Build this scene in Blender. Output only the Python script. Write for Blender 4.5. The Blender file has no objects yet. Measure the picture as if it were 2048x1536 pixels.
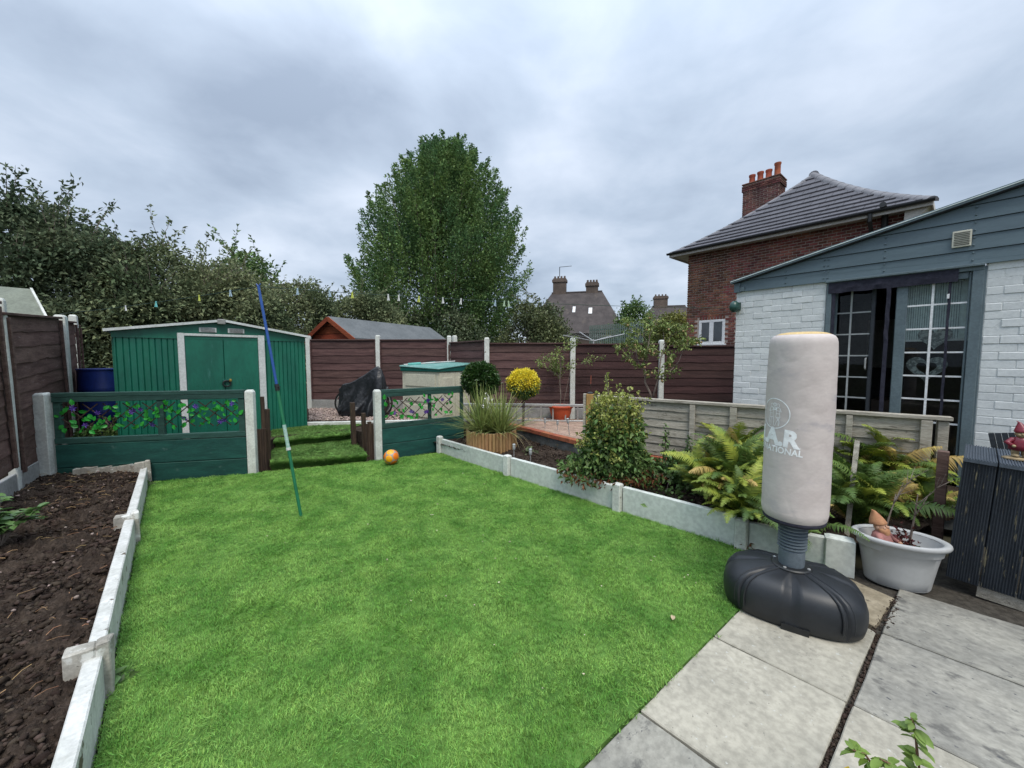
import bpy, bmesh, math, random
import numpy as np
from mathutils import Vector, Matrix, noise as mnoise

random.seed(7)
RNG = np.random.default_rng(11)
SC = bpy.context.scene
COL = SC.collection
R = math.radians
V = Vector

# ------------------------------------------------------------------ camera
F = 780.0                     # focal length in units of 1/2048 of the picture's width
PITCH = R(3.9)
EYE = V((0, 0, 1.55))
cam_d = bpy.data.cameras.new('camera')
cam_d.sensor_width = 36.0
cam_d.lens = F / 2048 * 36.0
cam_d.clip_start = 0.05
cam_d.clip_end = 2000
cam = bpy.data.objects.new('camera', cam_d)
COL.objects.link(cam)
cam.location = EYE
cam.rotation_euler = (math.pi / 2 - PITCH, 0, 0)
SC.camera = cam

# ------------------------------------------------------------------ sky, sun, exposure
SUN_EL, SUN_AZ = R(58), R(-25)
world = bpy.data.worlds.new('World')
SC.world = world
world.use_nodes = True
wn, wl = world.node_tree.nodes, world.node_tree.links
wn.clear()


def wnode(t, **kw):
    n = wn.new(t)
    for k, v in kw.items():
        if isinstance(k, str) and hasattr(n, k):
            setattr(n, k, v)
    return n


def wmath(op, a, b=None, clamp=False):
    n = wn.new('ShaderNodeMath')
    n.operation = op
    n.use_clamp = clamp
    for i, x in enumerate((a, b)):
        if x is None:
            continue
        if isinstance(x, (int, float)):
            n.inputs[i].default_value = x
        else:
            wl.new(x, n.inputs[i])
    return n.outputs[0]


w_out = wnode('ShaderNodeOutputWorld')
w_bg = wnode('ShaderNodeBackground')
w_bg.inputs['Strength'].default_value = 0.1
w_sky = wnode('ShaderNodeTexSky')
w_sky.sky_type = 'NISHITA'
w_sky.sun_disc = False
w_sky.sun_elevation = SUN_EL
w_sky.sun_rotation = SUN_AZ
w_tc = wnode('ShaderNodeTexCoord')
w_sep = wnode('ShaderNodeSeparateXYZ')
wl.new(w_tc.outputs['Generated'], w_sep.inputs[0])
zz = wmath('ADD', wmath('MAXIMUM', w_sep.outputs['Z'], 0.0), 0.22)
w_cmb = wnode('ShaderNodeCombineXYZ')
wl.new(wmath('DIVIDE', w_sep.outputs['X'], zz), w_cmb.inputs['X'])
wl.new(wmath('DIVIDE', w_sep.outputs['Y'], zz), w_cmb.inputs['Y'])


def wnoise(scale, detail, rough, off, dist=0.0):
    mp = wnode('ShaderNodeMapping')
    mp.inputs['Location'].default_value = off
    wl.new(w_cmb.outputs[0], mp.inputs['Vector'])
    n = wnode('ShaderNodeTexNoise')
    n.inputs['Scale'].default_value = scale
    n.inputs['Detail'].default_value = detail
    n.inputs['Roughness'].default_value = rough
    n.inputs['Distortion'].default_value = dist
    wl.new(mp.outputs[0], n.inputs['Vector'])
    return n.outputs['Fac']


def wblob(px, py, size):
    """A soft mask round the direction seen at that place of the sky (one broad cloud)."""
    d = V(((px - 1024) / F, math.cos(PITCH) + (768 - py) / F * math.sin(PITCH), -math.sin(PITCH) + (768 - py) / F * math.cos(PITCH))).normalized()
    n = wn.new('ShaderNodeVectorMath')
    n.operation = 'DOT_PRODUCT'
    wl.new(w_tc.outputs['Generated'], n.inputs[0])
    n.inputs[1].default_value = d
    m = wn.new('ShaderNodeMapRange')
    m.interpolation_type = 'SMOOTHSTEP'
    m.inputs['From Min'].default_value = math.cos(R(size))
    m.inputs['From Max'].default_value = 1.0
    wl.new(n.outputs['Value'], m.inputs['Value'])
    return m.outputs[0]


n1 = wnoise(0.85, 5.0, 0.5, (3.1, 1.7, 0.0), 0.25)
n2 = wnoise(2.6, 6.0, 0.55, (9.4, 5.2, 0.0), 0.2)
dens = wmath('ADD', wmath('MULTIPLY', n1, 0.64), wmath('MULTIPLY', n2, 0.36))
for px, py, size, amt in (
        (700, 20, 24, 0.015), (930, 330, 20, 0.04), (330, 200, 16, -0.05), (560, 270, 11, -0.09),
        (1000, 90, 10, -0.06), (1500, 130, 26, -0.05), (1250, 440, 12, 0.04), (60, 330, 20, -0.02), (1150, 130, 9, 0.03), (800, -60, 22, -0.05)):
    dens = wmath('ADD', dens, wmath('MULTIPLY', wblob(px, py, size), amt))
w_ramp = wnode('ShaderNodeValToRGB')
wl.new(dens, w_ramp.inputs[0])
cr = w_ramp.color_ramp
cr.elements[0].position = 0.33
cr.elements[0].color = (0.2, 0.245, 0.315, 1)
cr.elements[1].position = 0.64
cr.elements[1].color = (0.44, 0.488, 0.565, 1)
e = cr.elements.new(0.47)
e.color = (0.297, 0.352, 0.43, 1)
# an overcast sky is brighter overhead than at the horizon
lift = wmath('ADD', 0.95, wmath('MULTIPLY', wmath('POWER', wmath('MAXIMUM', w_sep.outputs['Z'], 0.0), 4.0), 2.6))
w_mul = wnode('ShaderNodeVectorMath')
w_mul.operation = 'SCALE'
wl.new(w_ramp.outputs['Color'], w_mul.inputs[0])
wl.new(wmath('MULTIPLY', lift, 11.2), w_mul.inputs['Scale'])
w_mix = wnode('ShaderNodeMix')
w_mix.data_type = 'RGBA'
w_mix.inputs['Factor'].default_value = 0.93
wl.new(w_sky.outputs['Color'], w_mix.inputs['A'])
wl.new(w_mul.outputs[0], w_mix.inputs['B'])
wl.new(w_mix.outputs['Result'], w_bg.inputs['Color'])
wl.new(w_bg.outputs[0], w_out.inputs['Surface'])

sun_d = bpy.data.lights.new('sun', 'SUN')
sun_d.energy = 1.5
sun_d.angle = R(24)
sun_d.color = (1.0, 0.925, 0.81)
sun = bpy.data.objects.new('sun', sun_d)
COL.objects.link(sun)
sun.rotation_euler = (math.pi / 2 - SUN_EL, 0, R(18))
SC.view_settings.view_transform = 'Standard'
SC.view_settings.look = 'None'
SC.view_settings.gamma = 1
SC.view_settings.use_curve_mapping = False
SC.view_settings.exposure = 0.72
SC.render.engine = 'CYCLES'
SC.cycles.use_denoising = True
SC.cycles.max_bounces = 6
SC.cycles.diffuse_bounces = 3
SC.cycles.glossy_bounces = 3
SC.cycles.transmission_bounces = 4
SC.cycles.transparent_max_bounces = 8


# ------------------------------------------------------------------ helpers
def ray(px, py):
    k, l = (px - 1024) / F, (768 - py) / F
    return V((k, math.cos(PITCH) + l * math.sin(PITCH), -math.sin(PITCH) + l * math.cos(PITCH)))


def P(px, py, z=0.0):
    """Where the sight line through a pixel of the 2048 x 1536 photograph meets the level z."""
    d = ray(px, py)
    return EYE + d * ((z - EYE.z) / d.z)


def D(px, py, y):
    """The point on that sight line y metres ahead."""
    d = ray(px, py)
    return EYE + d * (y / d.y)


def XY(p):
    return V((p[0], p[1], 0))


def S(r, g, b):
    f = lambda c: (c / 255 / 12.92) if c / 255 <= 0.04045 else ((c / 255 + 0.055) / 1.055) ** 2.4
    return (f(r), f(g), f(b))


ORG = {}


def org(o):
    return ORG.get(o.name, V((0, 0, 0)))


def tag(o, label=None, cat=None, group=None, kind=None):
    if label:
        o['label'] = label
    if cat:
        o['category'] = cat
    if group:
        o['group'] = group
    if kind:
        o['kind'] = kind
    return o


def thing(name, label, cat, loc=(0, 0, 0), rz=0.0, group=None, local=False):
    """An Empty at the base of a thing. Parts are given in world coordinates, or in the thing's own if local."""
    o = bpy.data.objects.new(name, None)
    o.empty_display_size = 0.1
    COL.objects.link(o)
    o.location = loc
    o.rotation_euler = (0, 0, rz)
    ORG[o.name] = V((0, 0, 0)) if local else V(loc)
    return tag(o, label, cat, group)


def link(name, me, parent=None, M=None, mat=None):
    o = bpy.data.objects.new(name, me)
    COL.objects.link(o)
    if parent is not None:
        o.parent = parent
    if M is not None:
        o.matrix_local = M
    if mat is not None and not me.materials:
        me.materials.append(mat)
    return o


def TR(loc, rz=0.0, rx=0.0, ry=0.0, s=(1, 1, 1)):
    if isinstance(s, (int, float)):
        s = (s, s, s)
    return Matrix.Translation(V(loc)) @ Matrix.Rotation(rz, 4, 'Z') @ Matrix.Rotation(ry, 4, 'Y') @ Matrix.Rotation(rx, 4, 'X') @ Matrix.Diagonal((s[0], s[1], s[2], 1))


def along(p0, p1):
    d = V(p1) - V(p0)
    return math.atan2(d.y, d.x), d.length


class MB:
    def __init__(self):
        self.v, self.f = [], []

    def add(self, vs, fs):
        b = len(self.v)
        self.v += [tuple(x) for x in vs]
        self.f += [tuple(i + b for i in f) for f in fs]
        return self

    def box(self, c, s, rz=0.0, M=None):
        T = Matrix.Translation(V(c)) @ Matrix.Rotation(rz, 4, 'Z') if M is None else M
        x, y, z = s[0] / 2, s[1] / 2, s[2] / 2
        vs = [T @ V((a * x, b * y, d * z)) for d in (-1, 1) for a, b in ((-1, -1), (1, -1), (1, 1), (-1, 1))]
        return self.add(vs, [(3, 2, 1, 0), (4, 5, 6, 7), (0, 1, 5, 4), (1, 2, 6, 5), (2, 3, 7, 6), (3, 0, 4, 7)])

    def b2(self, lo, hi):
        return self.box([(a + b) / 2 for a, b in zip(lo, hi)], [b - a for a, b in zip(lo, hi)])

    def beam(self, p0, p1, w, h, up=(0, 0, 1)):
        p0, p1 = V(p0), V(p1)
        d = (p1 - p0).normalized()
        a = d.cross(V(up))
        if a.length < 1e-4:
            a = d.cross(V((0, 1, 0)))
        a.normalize()
        b = a.cross(d)
        vs = []
        for p in (p0, p1):
            for i, j in ((-1, -1), (1, -1), (1, 1), (-1, 1)):
                vs.append(p + a * (i * w / 2) + b * (j * h / 2))
        return self.add(vs, [(3, 2, 1, 0), (4, 5, 6, 7), (0, 1, 5, 4), (1, 2, 6, 5), (2, 3, 7, 6), (3, 0, 4, 7)])

    def tube(self, path, r, n=8, cap=True):
        path = [V(p) for p in path]
        m = len(path)
        rs = r if isinstance(r, (list, tuple)) else [r] * m
        vs, prev = [], None
        for i, p in enumerate(path):
            d = (path[min(i + 1, m - 1)] - path[max(i - 1, 0)]).normalized()
            if prev is None:
                a = d.cross(V((0, 0, 1)))
                if a.length < 1e-3:
                    a = V((1, 0, 0))
            else:
                a = prev - d * prev.dot(d)
                if a.length < 1e-5:
                    a = d.orthogonal()
            a.normalize()
            prev = a
            b = d.cross(a)
            for k in range(n):
                t = 2 * math.pi * k / n
                vs.append(p + (a * math.cos(t) + b * math.sin(t)) * rs[i])
        fs = [(i * n + k, i * n + (k + 1) % n, (i + 1) * n + (k + 1) % n, (i + 1) * n + k) for i in range(m - 1) for k in range(n)]
        if cap:
            fs += [tuple(reversed(range(n))), tuple(range((m - 1) * n, m * n))]
        return self.add(vs, fs)

    def lathe(self, prof, n=32, c=(0, 0, 0), sx=1.0, sy=1.0, rz=0.0, cap0=True, cap1=True, fn=None):
        vs = []
        for r, z in prof:
            for k in range(n):
                t = 2 * math.pi * k / n
                x, y = r * math.cos(t) * sx, r * math.sin(t) * sy
                if fn:
                    x, y, z2 = fn(x, y, z, t)
                else:
                    z2 = z
                vs.append((c[0] + x * math.cos(rz) - y * math.sin(rz), c[1] + x * math.sin(rz) + y * math.cos(rz), c[2] + z2))
        m = len(prof)
        fs = [(i * n + k, i * n + (k + 1) % n, (i + 1) * n + (k + 1) % n, (i + 1) * n + k) for i in range(m - 1) for k in range(n)]
        if cap0:
            fs.append(tuple(reversed(range(n))))
        if cap1:
            fs.append(tuple(range((m - 1) * n, m * n)))
        return self.add(vs, fs)

    def prism(self, poly, z0, z1):
        n = len(poly)
        area = sum(poly[i][0] * poly[(i + 1) % n][1] - poly[(i + 1) % n][0] * poly[i][1] for i in range(n))
        zs0 = list(z0) if isinstance(z0, (list, tuple)) else [z0] * n
        zs1 = list(z1) if isinstance(z1, (list, tuple)) else [z1] * n
        if area < 0:
            poly, zs0, zs1 = poly[::-1], zs0[::-1], zs1[::-1]
        vs = [(p[0], p[1], z) for p, z in zip(poly, zs0)] + [(p[0], p[1], z) for p, z in zip(poly, zs1)]
        fs = [tuple(reversed(range(n))), tuple(range(n, 2 * n))] + [(i, (i + 1) % n, n + (i + 1) % n, n + i) for i in range(n)]
        return self.add(vs, fs)

    def wallpoly(self, poly, y0, y1):
        """A plate: outline in x, z, from depth y0 (front) to y1."""
        n = len(poly)
        area = sum(poly[i][0] * poly[(i + 1) % n][1] - poly[(i + 1) % n][0] * poly[i][1] for i in range(n))
        if area < 0:
            poly = list(reversed(poly))
        vs = [(p[0], y0, p[1]) for p in poly] + [(p[0], y1, p[1]) for p in poly]
        fs = [tuple(range(n)), tuple(reversed(range(n, 2 * n)))] + [((i + 1) % n, i, n + i, n + (i + 1) % n) for i in range(n)]
        return self.add(vs, fs)

    def mesh(self, name, mat=None, smooth=False, bevel=0.0, seg=1, o=None):
        me = bpy.data.meshes.new(name)
        vs = self.v if o is None else [(x - o[0], y - o[1], z - o[2]) for x, y, z in self.v]
        me.from_pydata(vs, [], self.f)
        me.validate()
        if bevel > 0:
            bm = bmesh.new()
            bm.from_mesh(me)
            ed = [e for e in bm.edges if len(e.link_faces) == 2 and e.calc_face_angle(0) > 0.5]
            bmesh.ops.bevel(bm, geom=ed, offset=bevel, segments=seg, affect='EDGES', clamp_overlap=True)
            bm.to_mesh(me)
            bm.free()
        if smooth:
            me.polygons.foreach_set('use_smooth', [True] * len(me.polygons))
            if smooth != 'all':
                me.set_sharp_from_angle(angle=R(40))
        if mat is not None:
            me.materials.append(mat)
        me.update()
        return me

    def build(self, name, mat, parent=None, smooth=False, bevel=0.0, seg=1, kind=None, label=None):
        o = ORG.get(parent.name) if parent is not None else None
        if o is None and parent is not None and parent.parent is not None:
            o = ORG.get(parent.parent.name)
        ob = link(name, self.mesh(name, mat, smooth, bevel, seg, o), parent)
        return tag(ob, label=label, kind=kind)


def fast_mesh(name, co, tris, mat, smooth=False):
    me = bpy.data.meshes.new(name)
    co = np.asarray(co, dtype=np.float32)
    tris = np.asarray(tris, dtype=np.int32)
    me.vertices.add(len(co))
    me.vertices.foreach_set('co', co.ravel())
    me.loops.add(tris.size)
    me.loops.foreach_set('vertex_index', tris.ravel())
    me.polygons.add(len(tris))
    me.polygons.foreach_set('loop_start', np.arange(0, tris.size, 3, dtype=np.int32))
    if smooth:
        me.polygons.foreach_set('use_smooth', np.ones(len(tris), dtype=bool))
    me.update(calc_edges=True)
    if mat is not None:
        me.materials.append(mat)
    return me


def unit(a):
    return a / np.maximum(np.linalg.norm(a, axis=1, keepdims=True), 1e-9)


def leaves(C, U, L, W, fold=0.3, rng=RNG, droop=0.0, up=0.6):
    """Folded four-point leaves: base C, pointing along U, length L, width W. Returns vertices and triangles."""
    C, U = np.asarray(C, float), unit(np.asarray(U, float))
    n = len(C)
    L = np.broadcast_to(np.asarray(L, float), (n,))[:, None]
    W = np.broadcast_to(np.asarray(W, float), (n,))[:, None]
    ref = unit(rng.normal(size=(n, 3)) * (1 - up) + np.array([0, 0, up]))
    A = unit(np.cross(U, ref))
    N = np.cross(A, U)
    tip = C + U * L - N * (L * droop)
    mid = C + U * L * 0.45
    a = mid + A * W / 2 + N * W * fold
    b = mid - A * W / 2 + N * W * fold
    co = np.stack([C, a, tip, b], axis=1).reshape(-1, 3)
    i = np.arange(n)[:, None] * 4
    tr = np.concatenate([i + [0, 1, 2], i + [0, 2, 3]], axis=1).reshape(-1, 3)
    return co, tr


# ------------------------------------------------------------------ materials
def mat(name, c1, c2=None, scale=4.0, stretch=(1, 1, 1), rough=0.8, spec=0.3, metal=0.0, bump=0.15, bscale=40.0, bstretch=None,
        rand=0.0, island=0.0, pos=False, lo=0.35, hi=0.65, spots=None, fine=0.12, detail=6.0, coat=0.0, bdist=0.01, transl=0.0, sheen=0.0):
    """A procedural surface: two base colours mixed by noise, fine mottling, optional spots (colour, scale, threshold, softness),
    variation from object to object (rand) or from island to island (island), and a bump."""
    m = bpy.data.materials.new(name)
    m.use_nodes = True
    nt = m.node_tree
    nd, ln = nt.nodes, nt.links
    nd.clear()
    out = nd.new('ShaderNodeOutputMaterial')
    bs = nd.new('ShaderNodeBsdfPrincipled')
    bs.inputs['Roughness'].default_value = rough
    bs.inputs['Specular IOR Level'].default_value = spec
    bs.inputs['Metallic'].default_value = metal
    bs.inputs['Coat Weight'].default_value = coat
    bs.inputs['Sheen Weight'].default_value = sheen
    if pos:
        vec = nd.new('ShaderNodeNewGeometry').outputs['Position']
    else:
        vec = nd.new('ShaderNodeTexCoord').outputs['Object']
    oi = nd.new('ShaderNodeObjectInfo')
    w = nd.new('ShaderNodeMath')
    w.operation = 'MULTIPLY'
    w.inputs[1].default_value = 0.0 if pos else 37.0
    ln.new(oi.outputs['Random'], w.inputs[0])

    def noise(sc, st, det=detail, ro=0.6):
        mp = nd.new('ShaderNodeMapping')
        mp.inputs['Scale'].default_value = st
        ln.new(vec, mp.inputs['Vector'])
        n = nd.new('ShaderNodeTexNoise')
        n.noise_dimensions = '4D'
        n.inputs['Scale'].default_value = sc
        n.inputs['Detail'].default_value = det
        n.inputs['Roughness'].default_value = ro
        ln.new(mp.outputs[0], n.inputs['Vector'])
        ln.new(w.outputs[0], n.inputs['W'])
        return n.outputs['Fac']

    def mix(fac, a, b, mode='MIX'):
        x = nd.new('ShaderNodeMix')
        x.data_type = 'RGBA'
        x.blend_type = mode
        for s, val in (('Factor', fac), ('A', a), ('B', b)):
            i = x.inputs[s] if s == 'Factor' else [q for q in x.inputs if q.name == s and q.type == 'RGBA'][0]
            if hasattr(val, 'links'):
                ln.new(val, i)
            elif isinstance(val, (int, float)):
                i.default_value = val
            else:
                i.default_value = (*val, 1)
        return [q for q in x.outputs if q.type == 'RGBA'][0]

    def ramp(v, a, b, x=0.0, y=1.0):
        q = nd.new('ShaderNodeMapRange')
        q.interpolation_type = 'SMOOTHSTEP'
        q.inputs['From Min'].default_value = a
        q.inputs['From Max'].default_value = b
        q.inputs['To Min'].default_value = x
        q.inputs['To Max'].default_value = y
        ln.new(v, q.inputs['Value'])
        return q.outputs[0]

    if c2 is None:
        c2 = tuple(x * 0.75 for x in c1)
    col = mix(ramp(noise(scale, stretch), lo, hi), c1, c2)
    if fine:
        g = ramp(noise(scale * 9, stretch, 3.0), 0.3, 0.7, 1 - fine, 1 + fine)
        cc = nd.new('ShaderNodeCombineColor')
        for q in cc.inputs:
            ln.new(g, q)
        col = mix(1.0, col, cc.outputs[0], 'MULTIPLY')
    for sp in spots or ():
        c, sc, th, soft = sp[:4]
        col = mix(ramp(noise(sc, sp[4] if len(sp) > 4 else stretch, 5.0, 0.65), th, th + soft), col, c)
    for amt, src in ((rand, oi.outputs['Random']), (island, None)):
        if amt:
            if src is None:
                src = nd.new('ShaderNodeNewGeometry').outputs['Random Per Island']
            hs = nd.new('ShaderNodeHueSaturation')
            g = ramp(src, 0, 1, 1 - amt, 1 + amt)
            ln.new(g, hs.inputs['Value'])
            r2 = nd.new('ShaderNodeMath')
            r2.operation = 'MULTIPLY'
            r2.inputs[1].default_value = 7.31
            ln.new(src, r2.inputs[0])
            r3 = nd.new('ShaderNodeMath')
            r3.operation = 'FRACT'
            ln.new(r2.outputs[0], r3.inputs[0])
            ln.new(ramp(r3.outputs[0], 0, 1, 0.5 - 0.016 * min(amt * 3, 1), 0.5 + 0.014 * min(amt * 3, 1)), hs.inputs['Hue'])
            ln.new(col, hs.inputs['Color'])
            col = hs.outputs[0]
    ln.new(col, bs.inputs['Base Color'])
    if bump:
        b = nd.new('ShaderNodeBump')
        b.inputs['Strength'].default_value = bump
        b.inputs['Distance'].default_value = bdist
        ln.new(noise(bscale, bstretch or stretch, 4.0), b.inputs['Height'])
        ln.new(b.outputs[0], bs.inputs['Normal'])
    if transl:
        tl = nd.new('ShaderNodeBsdfTranslucent')
        ln.new(col, tl.inputs['Color'])
        ms = nd.new('ShaderNodeMixShader')
        ms.inputs[0].default_value = transl
        ln.new(bs.outputs[0], ms.inputs[1])
        ln.new(tl.outputs[0], ms.inputs[2])
        ln.new(ms.outputs[0], out.inputs['Surface'])
    else:
        ln.new(bs.outputs[0], out.inputs['Surface'])
    return m


def leafmat(name, c1, c2, island=0.3, transl=0.22, rough=0.5, spec=0.35, scale=0.8):
    return mat(name, c1, c2, scale=scale, pos=True, island=island, rough=rough, spec=spec, bump=0.0, fine=0.0, transl=transl, detail=3.0)


def glassmat(name, tint=(0.9, 0.95, 0.95), refl=1.0):
    m = bpy.data.materials.new(name)
    m.use_nodes = True
    nd, ln = m.node_tree.nodes, m.node_tree.links
    nd.clear()
    out = nd.new('ShaderNodeOutputMaterial')
    tr = nd.new('ShaderNodeBsdfTransparent')
    tr.inputs[0].default_value = (*tint, 1)
    gl = nd.new('ShaderNodeBsdfGlossy')
    gl.inputs['Roughness'].default_value = 0.02
    fr = nd.new('ShaderNodeFresnel')
    fr.inputs[0].default_value = 1.45
    mu = nd.new('ShaderNodeMath')
    mu.operation = 'MULTIPLY'
    mu.inputs[1].default_value = refl
    ln.new(fr.outputs[0], mu.inputs[0])
    ms = nd.new('ShaderNodeMixShader')
    ln.new(mu.outputs[0], ms.inputs[0])
    ln.new(tr.outputs[0], ms.inputs[1])
    ln.new(gl.outputs[0], ms.inputs[2])
    ln.new(ms.outputs[0], out.inputs['Surface'])
    return m


M = {}
M['turf'] = mat('turf_blades', (0.245, 0.43, 0.095), (0.125, 0.29, 0.05), scale=3.4, pos=True, lo=0.40, hi=0.62, fine=0.25, rough=0.6, spec=0.25, bump=0, transl=0.2, island=0.3)
M['turf_base'] = mat('turf_backing', (0.11, 0.22, 0.042), (0.06, 0.14, 0.024), scale=2.6, pos=True, lo=0.36, hi=0.66, rough=0.9, bump=0.5, bscale=140)
M['turf_old'] = mat('old_turf_blades', (0.135, 0.225, 0.06), (0.07, 0.15, 0.032), scale=4, pos=True, rough=0.7, spec=0.2, bump=0, transl=0.2, island=0.3)
M['soil'] = mat('soil', (0.058, 0.043, 0.033), (0.024, 0.017, 0.013), scale=7, pos=True, rough=0.95, spec=0.1, bump=0.9, bscale=55, bdist=0.02, fine=0.35)
M['clod'] = mat('soil_clods', (0.066, 0.049, 0.038), (0.026, 0.018, 0.014), scale=6, pos=True, island=0.35, rough=0.95, spec=0.1, bump=0.6, bscale=90)
M['ground'] = mat('ground', (0.06, 0.07, 0.03), (0.05, 0.04, 0.03), scale=0.4, pos=True, rough=0.95)
M['slab'] = mat('concrete_slab', (0.375, 0.35, 0.285), (0.29, 0.272, 0.222), scale=3.2, rough=0.85, spec=0.25, bump=0.35, bscale=110, rand=0.07, fine=0.16,
                spots=[((0.2, 0.188, 0.155), 16, 0.59, 0.13, (1, 1, 1)), ((0.47, 0.47, 0.43), 30, 0.62, 0.08, (1, 1, 1)), ((0.13, 0.125, 0.11), 70, 0.64, 0.07, (1, 1, 1))], bdist=0.004)
M['slab_dark'] = mat('weathered_slab', (0.3, 0.287, 0.245), (0.215, 0.208, 0.182), scale=3.0, rough=0.88, spec=0.2, bump=0.35, bscale=110, rand=0.05, fine=0.18, stretch=(1, 1.25, 1),
                     spots=[((0.12, 0.116, 0.105), 7, 0.545, 0.12, (1, 1.5, 1)), ((0.4, 0.4, 0.36), 40, 0.64, 0.06, (1, 1.5, 1)), ((0.09, 0.09, 0.09), 26, 0.61, 0.08, (1, 1.6, 1))], bdist=0.004)
M['stone'] = mat('buff_stone', (0.33, 0.28, 0.2), (0.2, 0.165, 0.11), scale=6, rough=0.9, bump=0.5, bscale=60, spots=[((0.1, 0.085, 0.06), 14, 0.58, 0.1)])
M['joint'] = mat('joint_dirt', (0.035, 0.03, 0.024), (0.07, 0.062, 0.05), scale=30, pos=True, rough=0.95, bump=0.6, bscale=150)
M['white_conc'] = mat('painted_concrete', (0.62, 0.64, 0.6), (0.5, 0.51, 0.47), scale=5, rough=0.75, bump=0.35, bscale=60, rand=0.05,
                      spots=[((0.24, 0.23, 0.2), 9, 0.655, 0.04), ((0.16, 0.16, 0.14), 34, 0.7, 0.04)], bdist=0.004)
M['raw_conc'] = mat('bare_concrete', (0.42, 0.4, 0.35), (0.27, 0.255, 0.22), scale=9, rough=0.9, bump=0.6, bscale=60,
                    spots=[((0.62, 0.62, 0.58), 7, 0.54, 0.06), ((0.09, 0.085, 0.07), 22, 0.66, 0.05)], bdist=0.005)
M['kerb'] = mat('pale_green_kerb_paint', (0.57, 0.6, 0.56), (0.53, 0.56, 0.52), scale=3, rough=0.7, bump=0.25, bscale=50, rand=0.04,
                spots=[((0.2, 0.2, 0.17), 12, 0.69, 0.04), ((0.46, 0.49, 0.45), 3.5, 0.6, 0.14)], bdist=0.004)
M['kerb_left'] = mat('worn_white_kerb', (0.6, 0.6, 0.57), (0.47, 0.475, 0.44), scale=5, rough=0.75, bump=0.4, bscale=55, rand=0.04,
                     spots=[((0.12, 0.1, 0.075), 11, 0.615, 0.05), ((0.36, 0.33, 0.28), 5, 0.6, 0.12)], bdist=0.006)
M['gravel_board'] = mat('gravel_board_concrete', (0.33, 0.33, 0.32), (0.24, 0.24, 0.23), scale=4, rough=0.9, bump=0.4, bscale=50, rand=0.1, spots=[((0.1, 0.1, 0.09), 6, 0.64, 0.12)])
M['fence'] = mat('dark_brown_stained_board', (0.115, 0.066, 0.06), (0.066, 0.036, 0.034), scale=2.2, stretch=(1, 9, 9), rough=0.75, spec=0.25, bump=0.5, bscale=14, bstretch=(1, 12, 12), rand=0.16,
                 spots=[((0.15, 0.105, 0.095), 7, 0.62, 0.12, (1, 14, 14))], fine=0.2)
M['fence_red'] = mat('red_brown_stained_board', (0.066, 0.033, 0.031), (0.04, 0.02, 0.019), scale=2.2, stretch=(1, 9, 9), rough=0.7, spec=0.25, bump=0.45, bscale=14, bstretch=(1, 12, 12), rand=0.14,
                     spots=[((0.1, 0.062, 0.058), 7, 0.67, 0.12, (1, 14, 14))], fine=0.2)
M['fence_left'] = mat('faded_brown_board', (0.15, 0.095, 0.08), (0.085, 0.05, 0.042), scale=2.5, stretch=(1, 7, 7), rough=0.8, spec=0.2, bump=0.5, bscale=14, bstretch=(1, 10, 10), rand=0.14,
                      spots=[((0.25, 0.19, 0.18), 5, 0.6, 0.14, (2, 9, 9)), ((0.06, 0.03, 0.03), 7, 0.62, 0.1, (3, 6, 6))], fine=0.2)
M['grey_wood'] = mat('weathered_grey_board', (0.42, 0.39, 0.33), (0.29, 0.265, 0.22), scale=3, stretch=(1, 10, 10), rough=0.9, spec=0.15, bump=0.6, bscale=16, bstretch=(1, 14, 14), rand=0.1,
                     spots=[((0.5, 0.48, 0.43), 5, 0.58, 0.14, (1, 12, 12)), ((0.1, 0.088, 0.07), 6, 0.57, 0.12, (1, 8, 8)), ((0.07, 0.06, 0.05), 3, 0.62, 0.1, (2, 3, 3))], fine=0.22)
M['tan_wood'] = mat('tan_timber', (0.4, 0.24, 0.085), (0.3, 0.175, 0.06), scale=5, stretch=(8, 8, 1), rough=0.8, bump=0.4, bscale=20)
M['dark_post'] = mat('dark_brown_timber', (0.06, 0.038, 0.026), (0.03, 0.02, 0.015), scale=5, stretch=(9, 9, 1), rough=0.85, bump=0.5, bscale=20, rand=0.15, spots=[((0.2, 0.14, 0.08), 9, 0.64, 0.08, (10, 10, 1))])
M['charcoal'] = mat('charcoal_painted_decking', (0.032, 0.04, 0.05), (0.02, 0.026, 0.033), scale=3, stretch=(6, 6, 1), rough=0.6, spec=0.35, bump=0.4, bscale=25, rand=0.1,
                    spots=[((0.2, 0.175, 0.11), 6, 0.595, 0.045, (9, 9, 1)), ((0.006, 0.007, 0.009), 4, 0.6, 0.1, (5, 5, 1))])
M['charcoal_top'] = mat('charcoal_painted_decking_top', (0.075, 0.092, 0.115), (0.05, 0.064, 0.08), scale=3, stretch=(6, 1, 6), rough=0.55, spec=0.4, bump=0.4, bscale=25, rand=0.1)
M['green_fence'] = mat('dark_green_paint', (0.014, 0.08, 0.066), (0.009, 0.052, 0.045), scale=3, stretch=(1, 5, 5), rough=0.6, spec=0.35, bump=0.25, bscale=20, rand=0.08,
                       spots=[((0.06, 0.12, 0.11), 4, 0.6, 0.16, (2, 3, 3)), ((0.3, 0.33, 0.3), 20, 0.735, 0.02, (1, 3, 3))])
M['green_rail'] = mat('dark_green_rail_paint', (0.026, 0.075, 0.062), (0.016, 0.05, 0.042), scale=5, stretch=(1, 6, 6), rough=0.6, spec=0.35, bump=0.3, bscale=24, rand=0.1,
                      spots=[((0.1, 0.15, 0.13), 9, 0.66, 0.08, (1, 9, 9))])
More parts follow.
